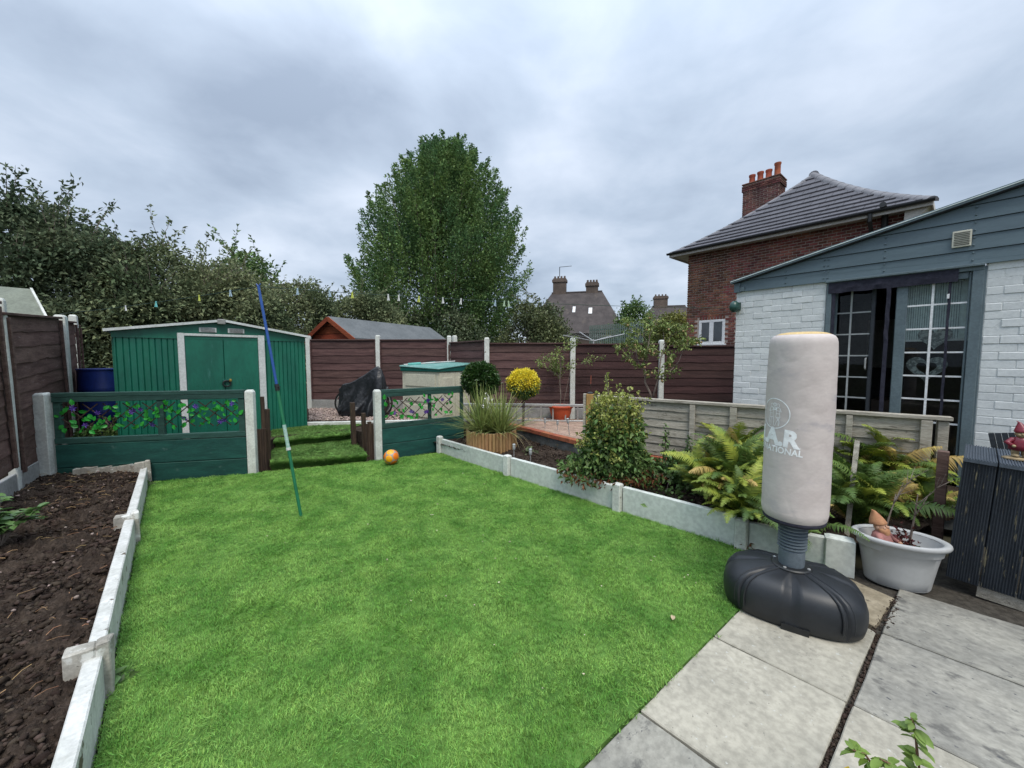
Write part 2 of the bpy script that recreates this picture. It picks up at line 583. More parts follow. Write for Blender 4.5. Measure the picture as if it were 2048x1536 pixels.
M['shed_green'] = mat('green_sheet_steel', (0.007, 0.13, 0.082), (0.005, 0.098, 0.064), scale=1.6, rough=0.42, spec=0.5, bump=0.04, bscale=8, rand=0.06, fine=0.08, stretch=(2.5, 2.5, 1), spots=[((0.03, 0.15, 0.115), 5, 0.6, 0.14, (3, 3, .6)), ((0.05, 0.06, 0.04), 40, 0.72, 0.03)])
M['shed_white'] = mat('white_sheet_steel', (0.6, 0.62, 0.61), (0.5, 0.52, 0.51), scale=4, rough=0.5, spec=0.4, bump=0.05, bscale=20, rand=0.05)
M['white'] = mat('white_plastic', (0.74, 0.75, 0.75), (0.66, 0.67, 0.67), scale=6, rough=0.45, spec=0.4, bump=0.03)
M['white_brick'] = mat('white_painted_brick', (0.66, 0.68, 0.67), (0.59, 0.61, 0.605), scale=8, rough=0.7, spec=0.3, bump=0.28, bscale=45, rand=0.035, fine=0.06, bdist=0.006,
                       spots=[((0.44, 0.46, 0.45), 17, 0.685, 0.05)])
M['white_mortar'] = mat('white_painted_mortar', (0.6, 0.62, 0.61), (0.53, 0.55, 0.54), scale=20, rough=0.85, bump=0.5, bscale=90)
M['clad'] = mat('blue_grey_cladding', (0.098, 0.142, 0.165), (0.083, 0.122, 0.143), scale=2, stretch=(1, 4, 6), rough=0.48, spec=0.45, bump=0.1, bscale=16, rand=0.05, fine=0.05)
M['frame_grey'] = mat('blue_grey_door_frame', (0.115, 0.155, 0.172), (0.095, 0.13, 0.145), scale=6, rough=0.5, spec=0.4, bump=0.05)
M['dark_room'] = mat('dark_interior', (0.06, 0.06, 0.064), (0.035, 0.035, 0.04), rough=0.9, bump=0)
M['net'] = mat('purple_black_net', (0.033, 0.033, 0.05), (0.018, 0.018, 0.03), scale=30, rough=0.85, bump=0.3, bscale=80)
M['blind'] = mat('pale_blind', (0.7, 0.78, 0.76), (0.6, 0.68, 0.67), scale=3, rough=0.8, bump=0)
M['glass'] = glassmat('pane_glass', (0.84, 0.88, 0.88), 0.45)
M['brick'] = mat('red_brown_brick', (0.225, 0.092, 0.062), (0.115, 0.053, 0.04), scale=1.2, pos=True, island=0.35, rand=0.3, rough=0.88, spec=0.15, bump=0.3, bscale=60, fine=0.2)
M['brick_chim'] = mat('chimney_brick', (0.19, 0.085, 0.065), (0.085, 0.045, 0.04), scale=1.8, pos=True, island=0.4, rand=0.3, rough=0.9, spec=0.15, bump=0.3, bscale=60, fine=0.2)
M['mortar'] = mat('pale_mortar', (0.46, 0.38, 0.32), (0.37, 0.3, 0.26), scale=6, pos=True, rough=0.95, bump=0.3)
M['tile'] = mat('grey_roof_tile', (0.09, 0.087, 0.099), (0.068, 0.066, 0.076), scale=2.5, pos=True, rand=0.09, rough=0.6, spec=0.35, bump=0.1, bscale=30)
M['ridge'] = mat('grey_ridge_tile', (0.22, 0.22, 0.235), (0.165, 0.165, 0.18), scale=5, rand=0.08, rough=0.75, bump=0.2)
M['soffit'] = mat('pale_soffit', (0.56, 0.54, 0.5), (0.46, 0.44, 0.4), scale=3, rough=0.7, bump=0.05)
M['black'] = mat('black_plastic', (0.014, 0.016, 0.017), (0.01, 0.011, 0.012), rough=0.45, spec=0.5, bump=0.02)
M['terracotta'] = mat('terracotta', (0.42, 0.115, 0.06), (0.32, 0.09, 0.05), scale=6, rough=0.8, bump=0.1, rand=0.1)
M['pot_orange'] = mat('orange_plastic', (0.5, 0.085, 0.03), (0.43, 0.072, 0.027), scale=5, rough=0.5, spec=0.4, bump=0.02)
M['blue'] = mat('blue_plastic', (0.007, 0.024, 0.16), (0.006, 0.018, 0.12), rough=0.4, spec=0.5, bump=0.02)
M['cover'] = mat('black_tarpaulin', (0.016, 0.017, 0.02), (0.011, 0.012, 0.014), scale=5, rough=0.32, spec=0.5, bump=0.55, bscale=9, bdist=0.03)
M['beige'] = mat('beige_plastic', (0.56, 0.54, 0.43), (0.5, 0.48, 0.38), scale=4, rough=0.55, spec=0.35, bump=0.04)
M['lid'] = mat('green_lid_plastic', (0.16, 0.32, 0.29), (0.1, 0.25, 0.22), scale=5, rough=0.45, spec=0.4, bump=0.04, spots=[((0.3, 0.42, 0.4), 6, 0.58, 0.1)])
M['lid_dark'] = mat('dark_green_plastic', (0.01, 0.1, 0.08), (0.008, 0.08, 0.065), scale=5, rough=0.5, bump=0.04)
M['log'] = mat('half_log', (0.45, 0.28, 0.13), (0.31, 0.18, 0.08), scale=5, stretch=(9, 9, 1), rough=0.85, bump=0.4, bscale=22, rand=0.16, spots=[((0.1, 0.055, 0.03), 8, 0.62, 0.08, (12, 12, 1))])
M['log_top'] = mat('half_log_end', (0.42, 0.32, 0.2), (0.33, 0.24, 0.15), scale=9, rough=0.9)
M['render'] = mat('weathered_grey_render', (0.15, 0.155, 0.15), (0.075, 0.08, 0.078), scale=5, pos=True, rough=0.9, bump=0.5, bscale=40, spots=[((0.33, 0.32, 0.29), 8, 0.63, 0.1), ((0.19, 0.15, 0.09), 5, 0.62, 0.1)])
M['orange_brick'] = mat('orange_coping_brick', (0.36, 0.115, 0.058), (0.27, 0.085, 0.045), scale=9, rough=0.88, bump=0.4, bscale=50, rand=0.15)
M['paver'] = mat('pinkish_paver', (0.37, 0.26, 0.2), (0.29, 0.2, 0.155), scale=6, rough=0.9, rand=0.12, bump=0.3)
M['gravel'] = mat('pink_grey_gravel', (0.38, 0.29, 0.25), (0.24, 0.185, 0.165), scale=20, pos=True, island=0.35, rough=0.9, bump=0.2)
M['bag'] = mat('dirty_white_vinyl', (0.585, 0.525, 0.495), (0.525, 0.465, 0.44), scale=4.5, rough=0.6, spec=0.3, bump=0.1, bscale=60, fine=0.04, stretch=(1, 1, 2.2), bdist=0.003,
               spots=[((0.42, 0.385, 0.39), 3, 0.56, 0.16, (1, 1, 2.5)), ((0.38, 0.36, 0.33), 22, 0.69, 0.07, (1, 1, 1))])
M['bag_top'] = mat('yellowed_vinyl', (0.6, 0.44, 0.2), (0.52, 0.36, 0.15), scale=6, rough=0.6, bump=0.1)
M['bag_print'] = mat('white_print', (0.86, 0.87, 0.87), (0.82, 0.83, 0.83), rough=0.55, bump=0)
M['bag_base'] = mat('charcoal_plastic_base', (0.014, 0.0165, 0.02), (0.0105, 0.0125, 0.0155), scale=7, rough=0.46, spec=0.5, bump=0.12, bscale=160, bdist=0.003, fine=0.08)
M['bag_neck'] = mat('grey_rubber', (0.13, 0.16, 0.185), (0.105, 0.13, 0.15), scale=7, rough=0.5, spec=0.4, bump=0.04)
M['planter'] = mat('grey_plastic_planter', (0.4, 0.405, 0.4), (0.37, 0.375, 0.37), scale=3, rough=0.5, spec=0.4, bump=0.02, fine=0.03, spots=[((0.28, 0.275, 0.25), 5, 0.68, 0.1)])
M['gnome_tan'] = mat('faded_orange_gnome', (0.46, 0.24, 0.12), (0.36, 0.17, 0.09), scale=22, rough=0.75, bump=0.3)
M['gnome_skin'] = mat('faded_gnome_skin', (0.5, 0.32, 0.22), (0.42, 0.24, 0.16), scale=22, rough=0.7, bump=0.2)
M['gnome_pink'] = mat('faded_pink_coat', (0.36, 0.16, 0.14), (0.26, 0.12, 0.11), scale=22, rough=0.75, bump=0.2)
M['gnome_red'] = mat('crimson_glaze', (0.2, 0.013, 0.028), (0.13, 0.009, 0.02), scale=14, rough=0.35, spec=0.5, bump=0.1)
M['gnome_boot'] = mat('tan_glaze', (0.36, 0.28, 0.16), (0.25, 0.19, 0.11), scale=22, rough=0.6, bump=0.2)
M['pole_blue'] = mat('blue_metal_pole', (0.02, 0.085, 0.33), (0.017, 0.07, 0.27), scale=30, rough=0.4, spec=0.5, bump=0)
M['pole_green'] = mat('green_metal_pole', (0.014, 0.17, 0.075), (0.012, 0.13, 0.06), scale=14, rough=0.45, spec=0.5, bump=0)
M['line'] = mat('green_line', (0.02, 0.05, 0.035), rough=0.6, bump=0)
M['ball'] = mat('orange_ball', (0.75, 0.2, 0.008), (0.68, 0.13, 0.006), scale=18, rough=0.4, spec=0.5, bump=0.02)
M['ball_line'] = mat('silver_ball_print', (0.32, 0.3, 0.26), (0.22, 0.2, 0.18), rough=0.4, bump=0)
M['metal'] = mat('aluminium', (0.5, 0.5, 0.49), (0.42, 0.42, 0.41), scale=8, rough=0.4, metal=0.55, bump=0.03)
M['bark'] = mat('bark', (0.13, 0.11, 0.09), (0.07, 0.058, 0.048), scale=4, stretch=(6, 6, 1), pos=True, rough=0.9, bump=0.5, bscale=20)
M['twig'] = mat('grey_twig', (0.22, 0.18, 0.15), (0.12, 0.095, 0.08), scale=9, pos=True, rough=0.9, bump=0.3)
M['felt'] = mat('grey_green_felt', (0.19, 0.21, 0.17), (0.15, 0.165, 0.135), scale=3, pos=True, rough=0.95, bump=0.3, bscale=120)
M['felt_grey'] = mat('grey_felt', (0.13, 0.14, 0.145), (0.1, 0.11, 0.115), scale=2, pos=True, rough=0.9, bump=0.2, bscale=100)
M['shed_red'] = mat('red_stained_boards', (0.24, 0.055, 0.022), (0.16, 0.036, 0.016), scale=3, stretch=(1, 1, 8), pos=True, rough=0.75, bump=0.3, rand=0.1)
M['far_roof'] = mat('brown_far_roof', (0.085, 0.073, 0.07), (0.058, 0.05, 0.049), scale=1.2, pos=True, rough=0.9, bump=0.4, bscale=5, spots=[((0.12, 0.1, 0.088), 0.7, 0.56, 0.2)])
M['far_brick'] = mat('brown_far_brick', (0.14, 0.108, 0.09), (0.095, 0.075, 0.064), scale=1.0, pos=True, rough=0.9, bump=0.2, bscale=9)
M['rubber'] = mat('tyre_black', (0.02, 0.02, 0.02), rough=0.8, bump=0.05)
M['brass'] = mat('brass', (0.55, 0.36, 0.1), rough=0.35, metal=0.8, bump=0)
M['lens'] = mat('clear_grey_plastic', (0.4, 0.42, 0.42), (0.3, 0.32, 0.32), rough=0.25, spec=0.5, bump=0)
# leaves
M['lf_tree'] = leafmat('hornbeam_leaf', (0.185, 0.28, 0.09), (0.1, 0.195, 0.085), island=0.32, scale=0.55, rough=.65, spec=.2)
M['lf_hedge'] = leafmat('dull_hedge_leaf', (0.225, 0.255, 0.135), (0.11, 0.15, 0.078), island=0.3, rough=.75, spec=.15, scale=0.7)
M['lf_hedge_dk'] = leafmat('dark_hedge_leaf', (0.18, 0.215, 0.125), (0.085, 0.125, 0.072), island=0.3, rough=.75, spec=.15, scale=0.7)
M['lf_lime'] = leafmat('fresh_green_leaf', (0.16, 0.25, 0.08), (0.1, 0.17, 0.06), island=0.4, scale=0.7)
M['lf_olive'] = leafmat('olive_leaf', (0.15, 0.175, 0.075), (0.09, 0.12, 0.06), island=0.4, scale=0.5)
M['lf_yellowgreen'] = leafmat('yellow_green_leaf', (0.26, 0.26, 0.06), (0.15, 0.175, 0.05), island=0.4, scale=0.5)
M['lf_box'] = leafmat('glossy_dark_leaf', (0.05, 0.11, 0.025), (0.03, 0.075, 0.018), island=0.4, rough=0.35, spec=0.5, scale=5)
M['lf_gold'] = leafmat('golden_leaf', (0.9, 0.74, 0.06), (0.78, 0.68, 0.07), island=0.13, scale=6)
M['lf_bush'] = leafmat('bush_leaf', (0.13, 0.21, 0.06), (0.085, 0.155, 0.045), island=0.4, scale=4)
M['lf_bush_top'] = leafmat('bush_tip_leaf', (0.36, 0.38, 0.1), (0.26, 0.3, 0.08), island=0.35, scale=4)
M['lf_dead'] = leafmat('withered_leaf', (0.2, 0.085, 0.03), (0.11, 0.045, 0.02), island=0.4, scale=4)
M['lf_fern'] = leafmat('fern_frond', (0.33, 0.375, 0.055), (0.18, 0.25, 0.042), island=0.15, scale=5)
M['lf_fern_dk'] = leafmat('dark_fern_frond', (0.125, 0.195, 0.04), (0.07, 0.13, 0.03), island=0.15, scale=5)
M['lf_fern_br'] = leafmat('browning_fern_frond', (0.5, 0.36, 0.12), (0.4, 0.31, 0.09), island=0.2, scale=5)
M['lf_cord'] = leafmat('strap_leaf', (0.32, 0.36, 0.12), (0.2, 0.25, 0.08), island=0.4, scale=5)
M['lf_fake'] = leafmat('artificial_ivy_leaf', (0.035, 0.37, 0.06), (0.02, 0.2, 0.035), island=0.2, rough=0.45, scale=9)
M['lf_fruit'] = leafmat('fruit_tree_leaf', (0.26, 0.32, 0.1), (0.17, 0.23, 0.07), island=0.4, scale=5)
M['lf_fg'] = leafmat('sprig_leaf', (0.16, 0.26, 0.05), (0.1, 0.17, 0.04), island=0.3, scale=8)
M['lf_dark_shrub'] = leafmat('glossy_green_leaf', (0.1, 0.2, 0.06), (0.06, 0.13, 0.04), island=0.4, rough=0.35, spec=0.5, scale=6)
M['petal'] = mat('purple_petal', (0.1, 0.04, 0.3), (0.06, 0.02, 0.18), scale=20, rough=0.6, bump=0, rand=0.2)
M['blossom'] = mat('white_petal', (0.75, 0.74, 0.68), rough=0.6, bump=0)
M['fruit'] = mat('pale_fruit', (0.4, 0.3, 0.14), (0.3, 0.2, 0.1), scale=20, rough=0.5, bump=0)
M['slate'] = mat('dark_slate_panel', (0.04, 0.046, 0.055), (0.03, 0.034, 0.04), rough=0.6, bump=0.3)
# ================================================================== the setting
ZT = 0.30                                    # level of the raised back part of the garden

g = MB()
g.add([(-400, -60, -0.08), (400, -60, -0.08), (400, 700, -0.08), (-400, 700, -0.08)], [(0, 1, 2, 3)])
tag(g.build('ground', M['ground']), kind='structure')

# lines of the garden on the lawn's level
LK0, LK1 = P(190, 1536), P(300, 965)         # foot of the left kerb
lk_dir = (LK1 - LK0).normalized()
LK_near = LK0 - lk_dir * 1.6
RK = [P(880, 906), P(1015, 951), P(1235, 1021), P(1482, 1097), P(1672, 1141)]   # foot of the right kerb
GF = [V((-5.57, 4.60, 0)), XY(P(507, 945)), XY(P(757, 918)), V((-0.85, 6.72, 0))]  # posts of the dark green fence
PA, PB = P(1274, 1419), P(1425, 1271)        # lawn edge along the paving
pa_dir = (PB - PA).normalized()
COP = [V((-0.72, 6.95, 0)), V((-0.13, 7.02, 0)), V((0.96, 5.47, 0)), V((1.16, 5.50, 0))]  # front of the brick coping
LOWF0, LOWF1 = V((1.13, 5.47, 0)), V((3.90, 3.43, 0))                                   # the weathered low fence

terrace_poly = [(-9.5, 4.7), (-5.6, 4.78), (GF[1].x - 0.02, GF[1].y + 0.14), (-3.72, 6.07), (-2.8, 6.74), (GF[2].x, GF[2].y + 0.14), (-0.85, 6.86), (-0.72, 7.06),
                (-0.05, 7.14), (1.02, 5.62), (1.3, 5.46), (3.9, 3.55), (4.6, 3.2), (8, 3.2), (8, 12.5), (-12, 14)]
tag(MB().prism(terrace_poly, -0.07, ZT).build('terrace', M['soil']), kind='structure')

# ---- lawn
lawn_poly = [LK_near, LK1, P(500, 948), P(757, 921), RK[0], RK[1], RK[2], RK[3], RK[4], P(1490, 1206), PB, PA, PA - pa_dir * 1.6]
bm_l = MB().prism([(p.x, p.y) for p in lawn_poly], -0.05, 0.0)
tag(bm_l.build('lawn', M['turf_base']), kind='structure')


def inside(poly, xs, ys):
    r = np.zeros(len(xs), bool)
    n = len(poly)
    for i in range(n):
        x0, y0 = poly[i][0], poly[i][1]
        x1, y1 = poly[(i + 1) % n][0], poly[(i + 1) % n][1]
        c = ((y0 > ys) != (y1 > ys)) & (xs < (x1 - x0) * (ys - y0) / (y1 - y0 + 1e-12) + x0)
        r ^= c
    return r


def in_view(xs, ys, z=0.0, m=60):
    d = np.maximum(ys * math.cos(PITCH) + (EYE.z - z) * math.sin(PITCH), 0.01)
    px = 1024 + F * xs / d
    py = 768 + F * ((EYE.z - z) * math.cos(PITCH) - ys * math.sin(PITCH)) / d
    return (px > -m * 4) & (px < 2048 + m * 4) & (py < 1536 + m * 5)


def tuft_object(name, n, spread, lmin, lmax, w, lean, m, seed):
    rg = np.random.default_rng(seed)
    co, tr = [], []
    for i in range(n):
        a, r = rg.uniform(0, 2 * math.pi), spread * math.sqrt(rg.uniform())
        b = np.array([r * math.cos(a), r * math.sin(a), -0.002])
        L = rg.uniform(lmin, lmax)
        la, lm = rg.uniform(0, 2 * math.pi), rg.uniform(0.1, lean)
        d = np.array([math.cos(la) * lm, math.sin(la) * lm, 1.0])
        d /= np.linalg.norm(d)
        sd = np.cross(d, [0, 0, 1.0])
        sd /= np.linalg.norm(sd) + 1e-9
        mid = b + d * L * 0.6
        tip = b + d * L + np.array([math.cos(la), math.sin(la), -0.25]) * L * 0.25
        k = len(co)
        co += [b - sd * w / 2, b + sd * w / 2, mid + sd * w * 0.42, mid - sd * w * 0.42, tip]
        tr += [(k, k + 1, k + 2), (k, k + 2, k + 3), (k + 3, k + 2, k + 4)]
    return bpy.data.objects.new(name, fast_mesh(name, co, tr, m))


def scatter_group(name, src):
    ng = bpy.data.node_groups.new(name, 'GeometryNodeTree')
    ng.interface.new_socket('Geometry', in_out='INPUT', socket_type='NodeSocketGeometry')
    ng.interface.new_socket('Geometry', in_out='OUTPUT', socket_type='NodeSocketGeometry')
    nd, ln = ng.nodes, ng.links
    i, o = nd.new('NodeGroupInput'), nd.new('NodeGroupOutput')
    ip = nd.new('GeometryNodeInstanceOnPoints')
    oi = nd.new('GeometryNodeObjectInfo')
    oi.inputs['Object'].default_value = src
    at = nd.new('GeometryNodeInputNamedAttribute')
    at.data_type = 'FLOAT_VECTOR'
    at.inputs['Name'].default_value = 'rot'
    sc = nd.new('GeometryNodeInputNamedAttribute')
    sc.data_type = 'FLOAT'
    sc.inputs['Name'].default_value = 'size'
    ln.new(i.outputs[0], ip.inputs['Points'])
    ln.new(oi.outputs['Geometry'], ip.inputs['Instance'])
    ln.new(at.outputs['Attribute'], ip.inputs['Rotation'])
    ln.new(sc.outputs['Attribute'], ip.inputs['Scale'])
    ln.new(ip.outputs[0], o.inputs[0])
    return ng


def scatter(name, pts, rot, size, src, parent=None):
    me = bpy.data.meshes.new(name)
    me.from_pydata([tuple(p) for p in pts], [], [])
    a = me.attributes.new('rot', 'FLOAT_VECTOR', 'POINT')
    a.data.foreach_set('vector', np.asarray(rot, np.float32).ravel())
    b = me.attributes.new('size', 'FLOAT', 'POINT')
    b.data.foreach_set('value', np.asarray(size, np.float32))
    o = link(name, me, parent)
    md = o.modifiers.new('scatter', 'NODES')
    md.node_group = scatter_group(name, src)
    return tag(o, kind='stuff')


def nfield(xs, ys, s, seed=0.0):
    return np.array([mnoise.noise((x * s, y * s, seed)) for x, y in zip(xs, ys)])


TUFT = tuft_object('grass_tuft', 46, 0.03, 0.011, 0.023, 0.0022, 0.9, M['turf'], 3)


TUFT_OLD = tuft_object('old_grass_tuft', 40, 0.03, 0.011, 0.022, 0.0024, 1.0, M['turf_old'], 4)


def turf(name, poly, spacing, zfn=None, size=(0.85, 1.25), cull=True):
    xs0, xs1 = min(p[0] for p in poly), max(p[0] for p in poly)
    ys0, ys1 = min(p[1] for p in poly), max(p[1] for p in poly)
    gx, gy = np.meshgrid(np.arange(xs0, xs1, spacing), np.arange(ys0, ys1, spacing))
    gx, gy = gx.ravel(), gy.ravel()
    gx = gx + RNG.uniform(-.5, .5, len(gx)) * spacing
    gy = gy + RNG.uniform(-.5, .5, len(gy)) * spacing
    k = inside(poly, gx, gy)
    if cull:
        k &= in_view(gx, gy)
    gx, gy = gx[k], gy[k]
    gz = zfn(gx, gy) if zfn else np.zeros(len(gx))
    lean = nfield(gx, gy, 2.6, 1.0) * 1.0 + nfield(gx, gy, 9.0, 4.0) * 0.45
    lean2 = nfield(gx, gy, 2.4, 7.0) * 1.0 + nfield(gx, gy, 8.0, 9.0) * 0.4
    rot = np.stack([lean, lean2, RNG.uniform(0, 6.28, len(gx))], 1)
    sz = RNG.uniform(*size, len(gx)) * (1 + 0.25 * nfield(gx, gy, 5.0, 2.0))
    return scatter(name, np.stack([gx, gy, gz], 1), rot, sz, TUFT)


turf('grass', [(p.x, p.y) for p in lawn_poly], 0.029)


# ---- soil beds
def bed(name, corners, n, m, base, amp, m_, seed, dip=None):
    """A patch of dug earth over four corners (near-left, near-right, far-right, far-left)."""
    a, b, c, d = [V(q) for q in corners]
    co, tr = [], []
    for j in range(m + 1):
        for i in range(n + 1):
            u, v = i / n, j / m
            p = a.lerp(b, u).lerp(d.lerp(c, u), v)
            h = mnoise.fractal(V((p.x * 4, p.y * 4, seed)), 0.9, 2.1, 5) * amp + abs(mnoise.noise(V((p.x * 11, p.y * 14, seed + 3)))) * amp * 0.9
            h += abs(mnoise.noise(V((p.x * 26, p.y * 26, seed + 9)))) * amp * 0.8 - abs(mnoise.noise(V((p.x * 7, p.y * 18, seed + 19)))) * amp * 0.7
            co.append((p.x, p.y, p.z + base + h))
    for j in range(m):
        for i in range(n):
            k = j * (n + 1) + i
            tr += [(k, k + 1, k + n + 2), (k, k + n + 2, k + n + 1)]
    o = link(name, fast_mesh(name, co, tr, m_, smooth=True))
    return tag(o, kind='structure')


kn = V((-lk_dir.y, lk_dir.x, 0))                # towards the left bed
LB = [LK_near + kn * 0.05 + V((-2.6, 0.2, 0)), LK_near + kn * 0.05, LK1 + kn * 0.04 + lk_dir * 0.1, V((-5.8, 4.78, 0))]
bed('soil_bed', LB, 210, 230, 0.115, 0.055, M['soil'], 2.0)
RB = [RK[4] + V((-0.02, 0.03, 0)), LOWF1 + V((0.3, -0.1, 0)), V((-0.1, 7.1, 0)), GF[3] + V((-0.5, -0.1, 0))]
bed('soil_bed', [RK[4] + V((0, .05, 0)), V((4.1, 3.4, 0)), V((1.2, 5.5, 0)), RK[2] + V((0.02, 0.06, 0))], 90, 70, 0.14, 0.035, M['soil'], 5.0)
bed('soil_bed', [RK[2] + V((0.02, 0.06, 0)), V((1.2, 5.5, 0)), V((-0.1, 7.1, 0)), V((-1.35, 6.4, 0))], 70, 90, 0.15, 0.04, M['soil'], 8.0)


def clods(name, corners, n, z, m_, rmin=0.008, rmax=0.03, seed=5):
    rg = np.random.default_rng(seed)
    ico = [(0, 0, 1), (.89, 0, .45), (.28, .85, .45), (-.72, .53, .45), (-.72, -.53, .45), (.28, -.85, .45), (.72, .53, -.45), (-.28, .85, -.45), (-.89, 0, -.45), (-.28, -.85, -.45), (.72, -.53, -.45), (0, 0, -1)]
    fi = [(0, 1, 2), (0, 2, 3), (0, 3, 4), (0, 4, 5), (0, 5, 1), (1, 6, 2), (2, 7, 3), (3, 8, 4), (4, 9, 5), (5, 10, 1), (2, 6, 7), (3, 7, 8), (4, 8, 9), (5, 9, 10), (1, 10, 6), (11, 7, 6), (11, 8, 7), (11, 9, 8), (11, 10, 9), (11, 6, 10)]
    ico, fi = np.array(ico), np.array(fi)
    a, b, c, d = [np.array(q) for q in corners]
    co, tr = [], []
    for i in range(n):
        u, v = rg.uniform(0.02, .98, 2)
        p = (a * (1 - u) + b * u) * (1 - v) + (d * (1 - u) + c * u) * v
        r = rmin + (rmax - rmin) * rg.uniform() ** 2.5
        sc = r * rg.uniform(0.55, 1.3, 3) * np.array([1.25, 1, 0.8])
        t = rg.uniform(0, 6.28)
        q = ico * rg.uniform(0.5, 1.5, (12, 1)) * sc
        q = np.stack([q[:, 0] * math.cos(t) - q[:, 1] * math.sin(t), q[:, 0] * math.sin(t) + q[:, 1] * math.cos(t), q[:, 2]], 1)
        tr.append(fi + 12 * i)
        co.append(q + p + [0, 0, z])
    return tag(link(name, fast_mesh(name, np.concatenate(co), np.concatenate(tr), m_)), kind='stuff')


clods('soil_crumbs', LB, 13000, 0.14, M['clod'], 0.003, 0.021, 4)
clods('soil_crumbs', [RK[2] + V((0.02, 0.06, 0)), V((1.2, 5.5, 0)), V((-0.1, 7.1, 0)), V((-1.35, 6.4, 0))], 2600, 0.17, M['clod'], 0.003, 0.02, 6)
clods('soil_crumbs', [RK[4] + V((0, .05, 0)), V((4.1, 3.4, 0)), V((1.2, 5.5, 0)), RK[2] + V((0.02, 0.06, 0))], 2200, 0.155, M['clod'], 0.003, 0.02, 7)

# straw and root scraps on the dug bed
scr = MB()
for i in range(420):
    u, v = random.random(), random.random() ** 1.4
    p = LB[0].lerp(LB[1], u).lerp(LB[3].lerp(LB[2], u), v) + V((0, 0, 0.165 + random.uniform(0, 0.015)))
    t = random.uniform(0, 6.28)
    L = random.uniform(0.02, 0.085)
    q = p + V((math.cos(t) * L, math.sin(t) * L, random.uniform(-0.006, 0.012)))
    scr.tube([p, p.lerp(q, 0.5) + V((0, 0, random.uniform(0, 0.012))), q], random.uniform(0.0008, 0.0022), 4)
tag(scr.build('straw_litter', mat('dry_straw', (0.36, 0.25, 0.12), (0.2, 0.1, 0.05), scale=3, pos=True, island=0.4, bump=0)), kind='stuff')

# bits of litter on the turf, pale stones and seedlings on the soil
clods('litter', [LK1 + V((.4, -.2, 0)), P(1150, 1450), P(1480, 1150), RK[0] + V((0.1, -.5, 0))], 90, 0.02, mat('pale_litter', (0.6, 0.56, 0.42), (0.4, 0.34, 0.2), pos=True, island=.3, bump=0), 0.002, 0.007, 31)
clods('pale_stones', LB, 110, 0.165, M['gravel'], 0.004, 0.014, 33)

# ---- front paving
J = P(1696, 1405)
A = P(1755, 1262) - J                         # along the long joint
B = P(1425, 1271) - J                    # across, towards the lawn
patio = MB()
q = [J - A * 2.2 + B * 1.05, J - A * 2.2 - B * 2.6, J + A * 2.2 - B * 2.6, J + A * 2.2 + B * 0.4]
patio.add([(p.x, p.y, -0.022) for p in [LK_near + V((0.3, -0.4, 0)), J - A * 2.6 + B * 0.9, J - A * 2.6 - B * 3.4, V((4.8, 1.0, 0)), V((4.8, 3.3, 0)), P(1680, 1141), P(1490, 1200), PA]], [(0, 1, 2, 3, 4, 5, 6, 7)])
patio = tag(patio.build('patio', M['joint']), kind='structure')


def slab(c4, m_, dz=0.0, label=None, parent=patio, gap=0.006, t=0.05, name='slab', bev=0.005):
    cx = sum((V(p) for p in c4), V((0, 0, 0))) / 4
    ins = []
    for i, p in enumerate(c4):
        a, b = (V(c4[i - 1]) - V(p)).normalized(), (V(c4[(i + 1) % 4]) - V(p)).normalized()
        ins.append(V(p) + (a + b) * gap)
    rz = along(c4[0], c4[1])[0]
    Rm = Matrix.Rotation(-rz, 4, 'Z')
    # ragged edges: a few extra points per side
    pts = []
    for i in range(4):
        for k in range(6):
            p = ins[i].lerp(ins[(i + 1) % 4], k / 6)
            if k:
                p += V((random.uniform(-1, 1), random.uniform(-1, 1), 0)) * 0.0022
            pts.append(Rm @ (p - cx))
    me = MB().prism([(p.x, p.y) for p in pts], -t, 0.0).mesh(name, m_, bevel=bev)
    o = link(name, me, parent, TR((cx.x, cx.y, dz), rz, rx=random.uniform(-.003, .003), ry=random.uniform(-.003, .003)))
    return tag(o, label=label)


for r in (-3, -2, -1, 0):
    a = J + A * r
    slab([a, a + A, a + A + B * 1.0, a + B], M['slab_dark'] if r <= -2 else M['slab'], dz=0.002 * (r % 2))
# right of the long joint
WR = -B.normalized() * 0.74
a0 = J - B.normalized() * 0.012 + A * 0.004
for r in (-2, -1, 0, 1):
    a = a0 + A * r
    for c in range(0, 2):
        s0 = a + WR * c
        if r == 1:
            slab([s0, s0 + WR, s0 + WR + A * 0.92, s0 + A * 0.92], M['slab_dark'], dz=0.001)
        else:
            slab([s0, s0 + WR, s0 + WR + A, s0 + A], M['slab'] if r == -1 and c == 0 else M['slab_dark'], dz=0.003 * ((r + c) % 2))
# broken buff stones behind the bag's base
slab([P(1548, 1160), P(1752, 1255), P(1792, 1198), P(1660, 1140)], M['stone'], dz=0.004, label='broken buff stone slab beside the grey planter')
clods('grit', [P(1735, 1270), P(1790, 1255), P(1800, 1190), P(1775, 1195)], 160, 0.0, M['clod'], 0.003, 0.009, 12)
clods('grit', [P(1694, 1425), P(1706, 1415), P(1765, 1262), P(1752, 1262)], 260, -0.016, M['clod'], 0.003, 0.011, 13)
clods('grit', [P(1625, 1560), P(1650, 1560), P(1706, 1415), P(1694, 1405)], 200, -0.016, M['clod'], 0.003, 0.01, 14)

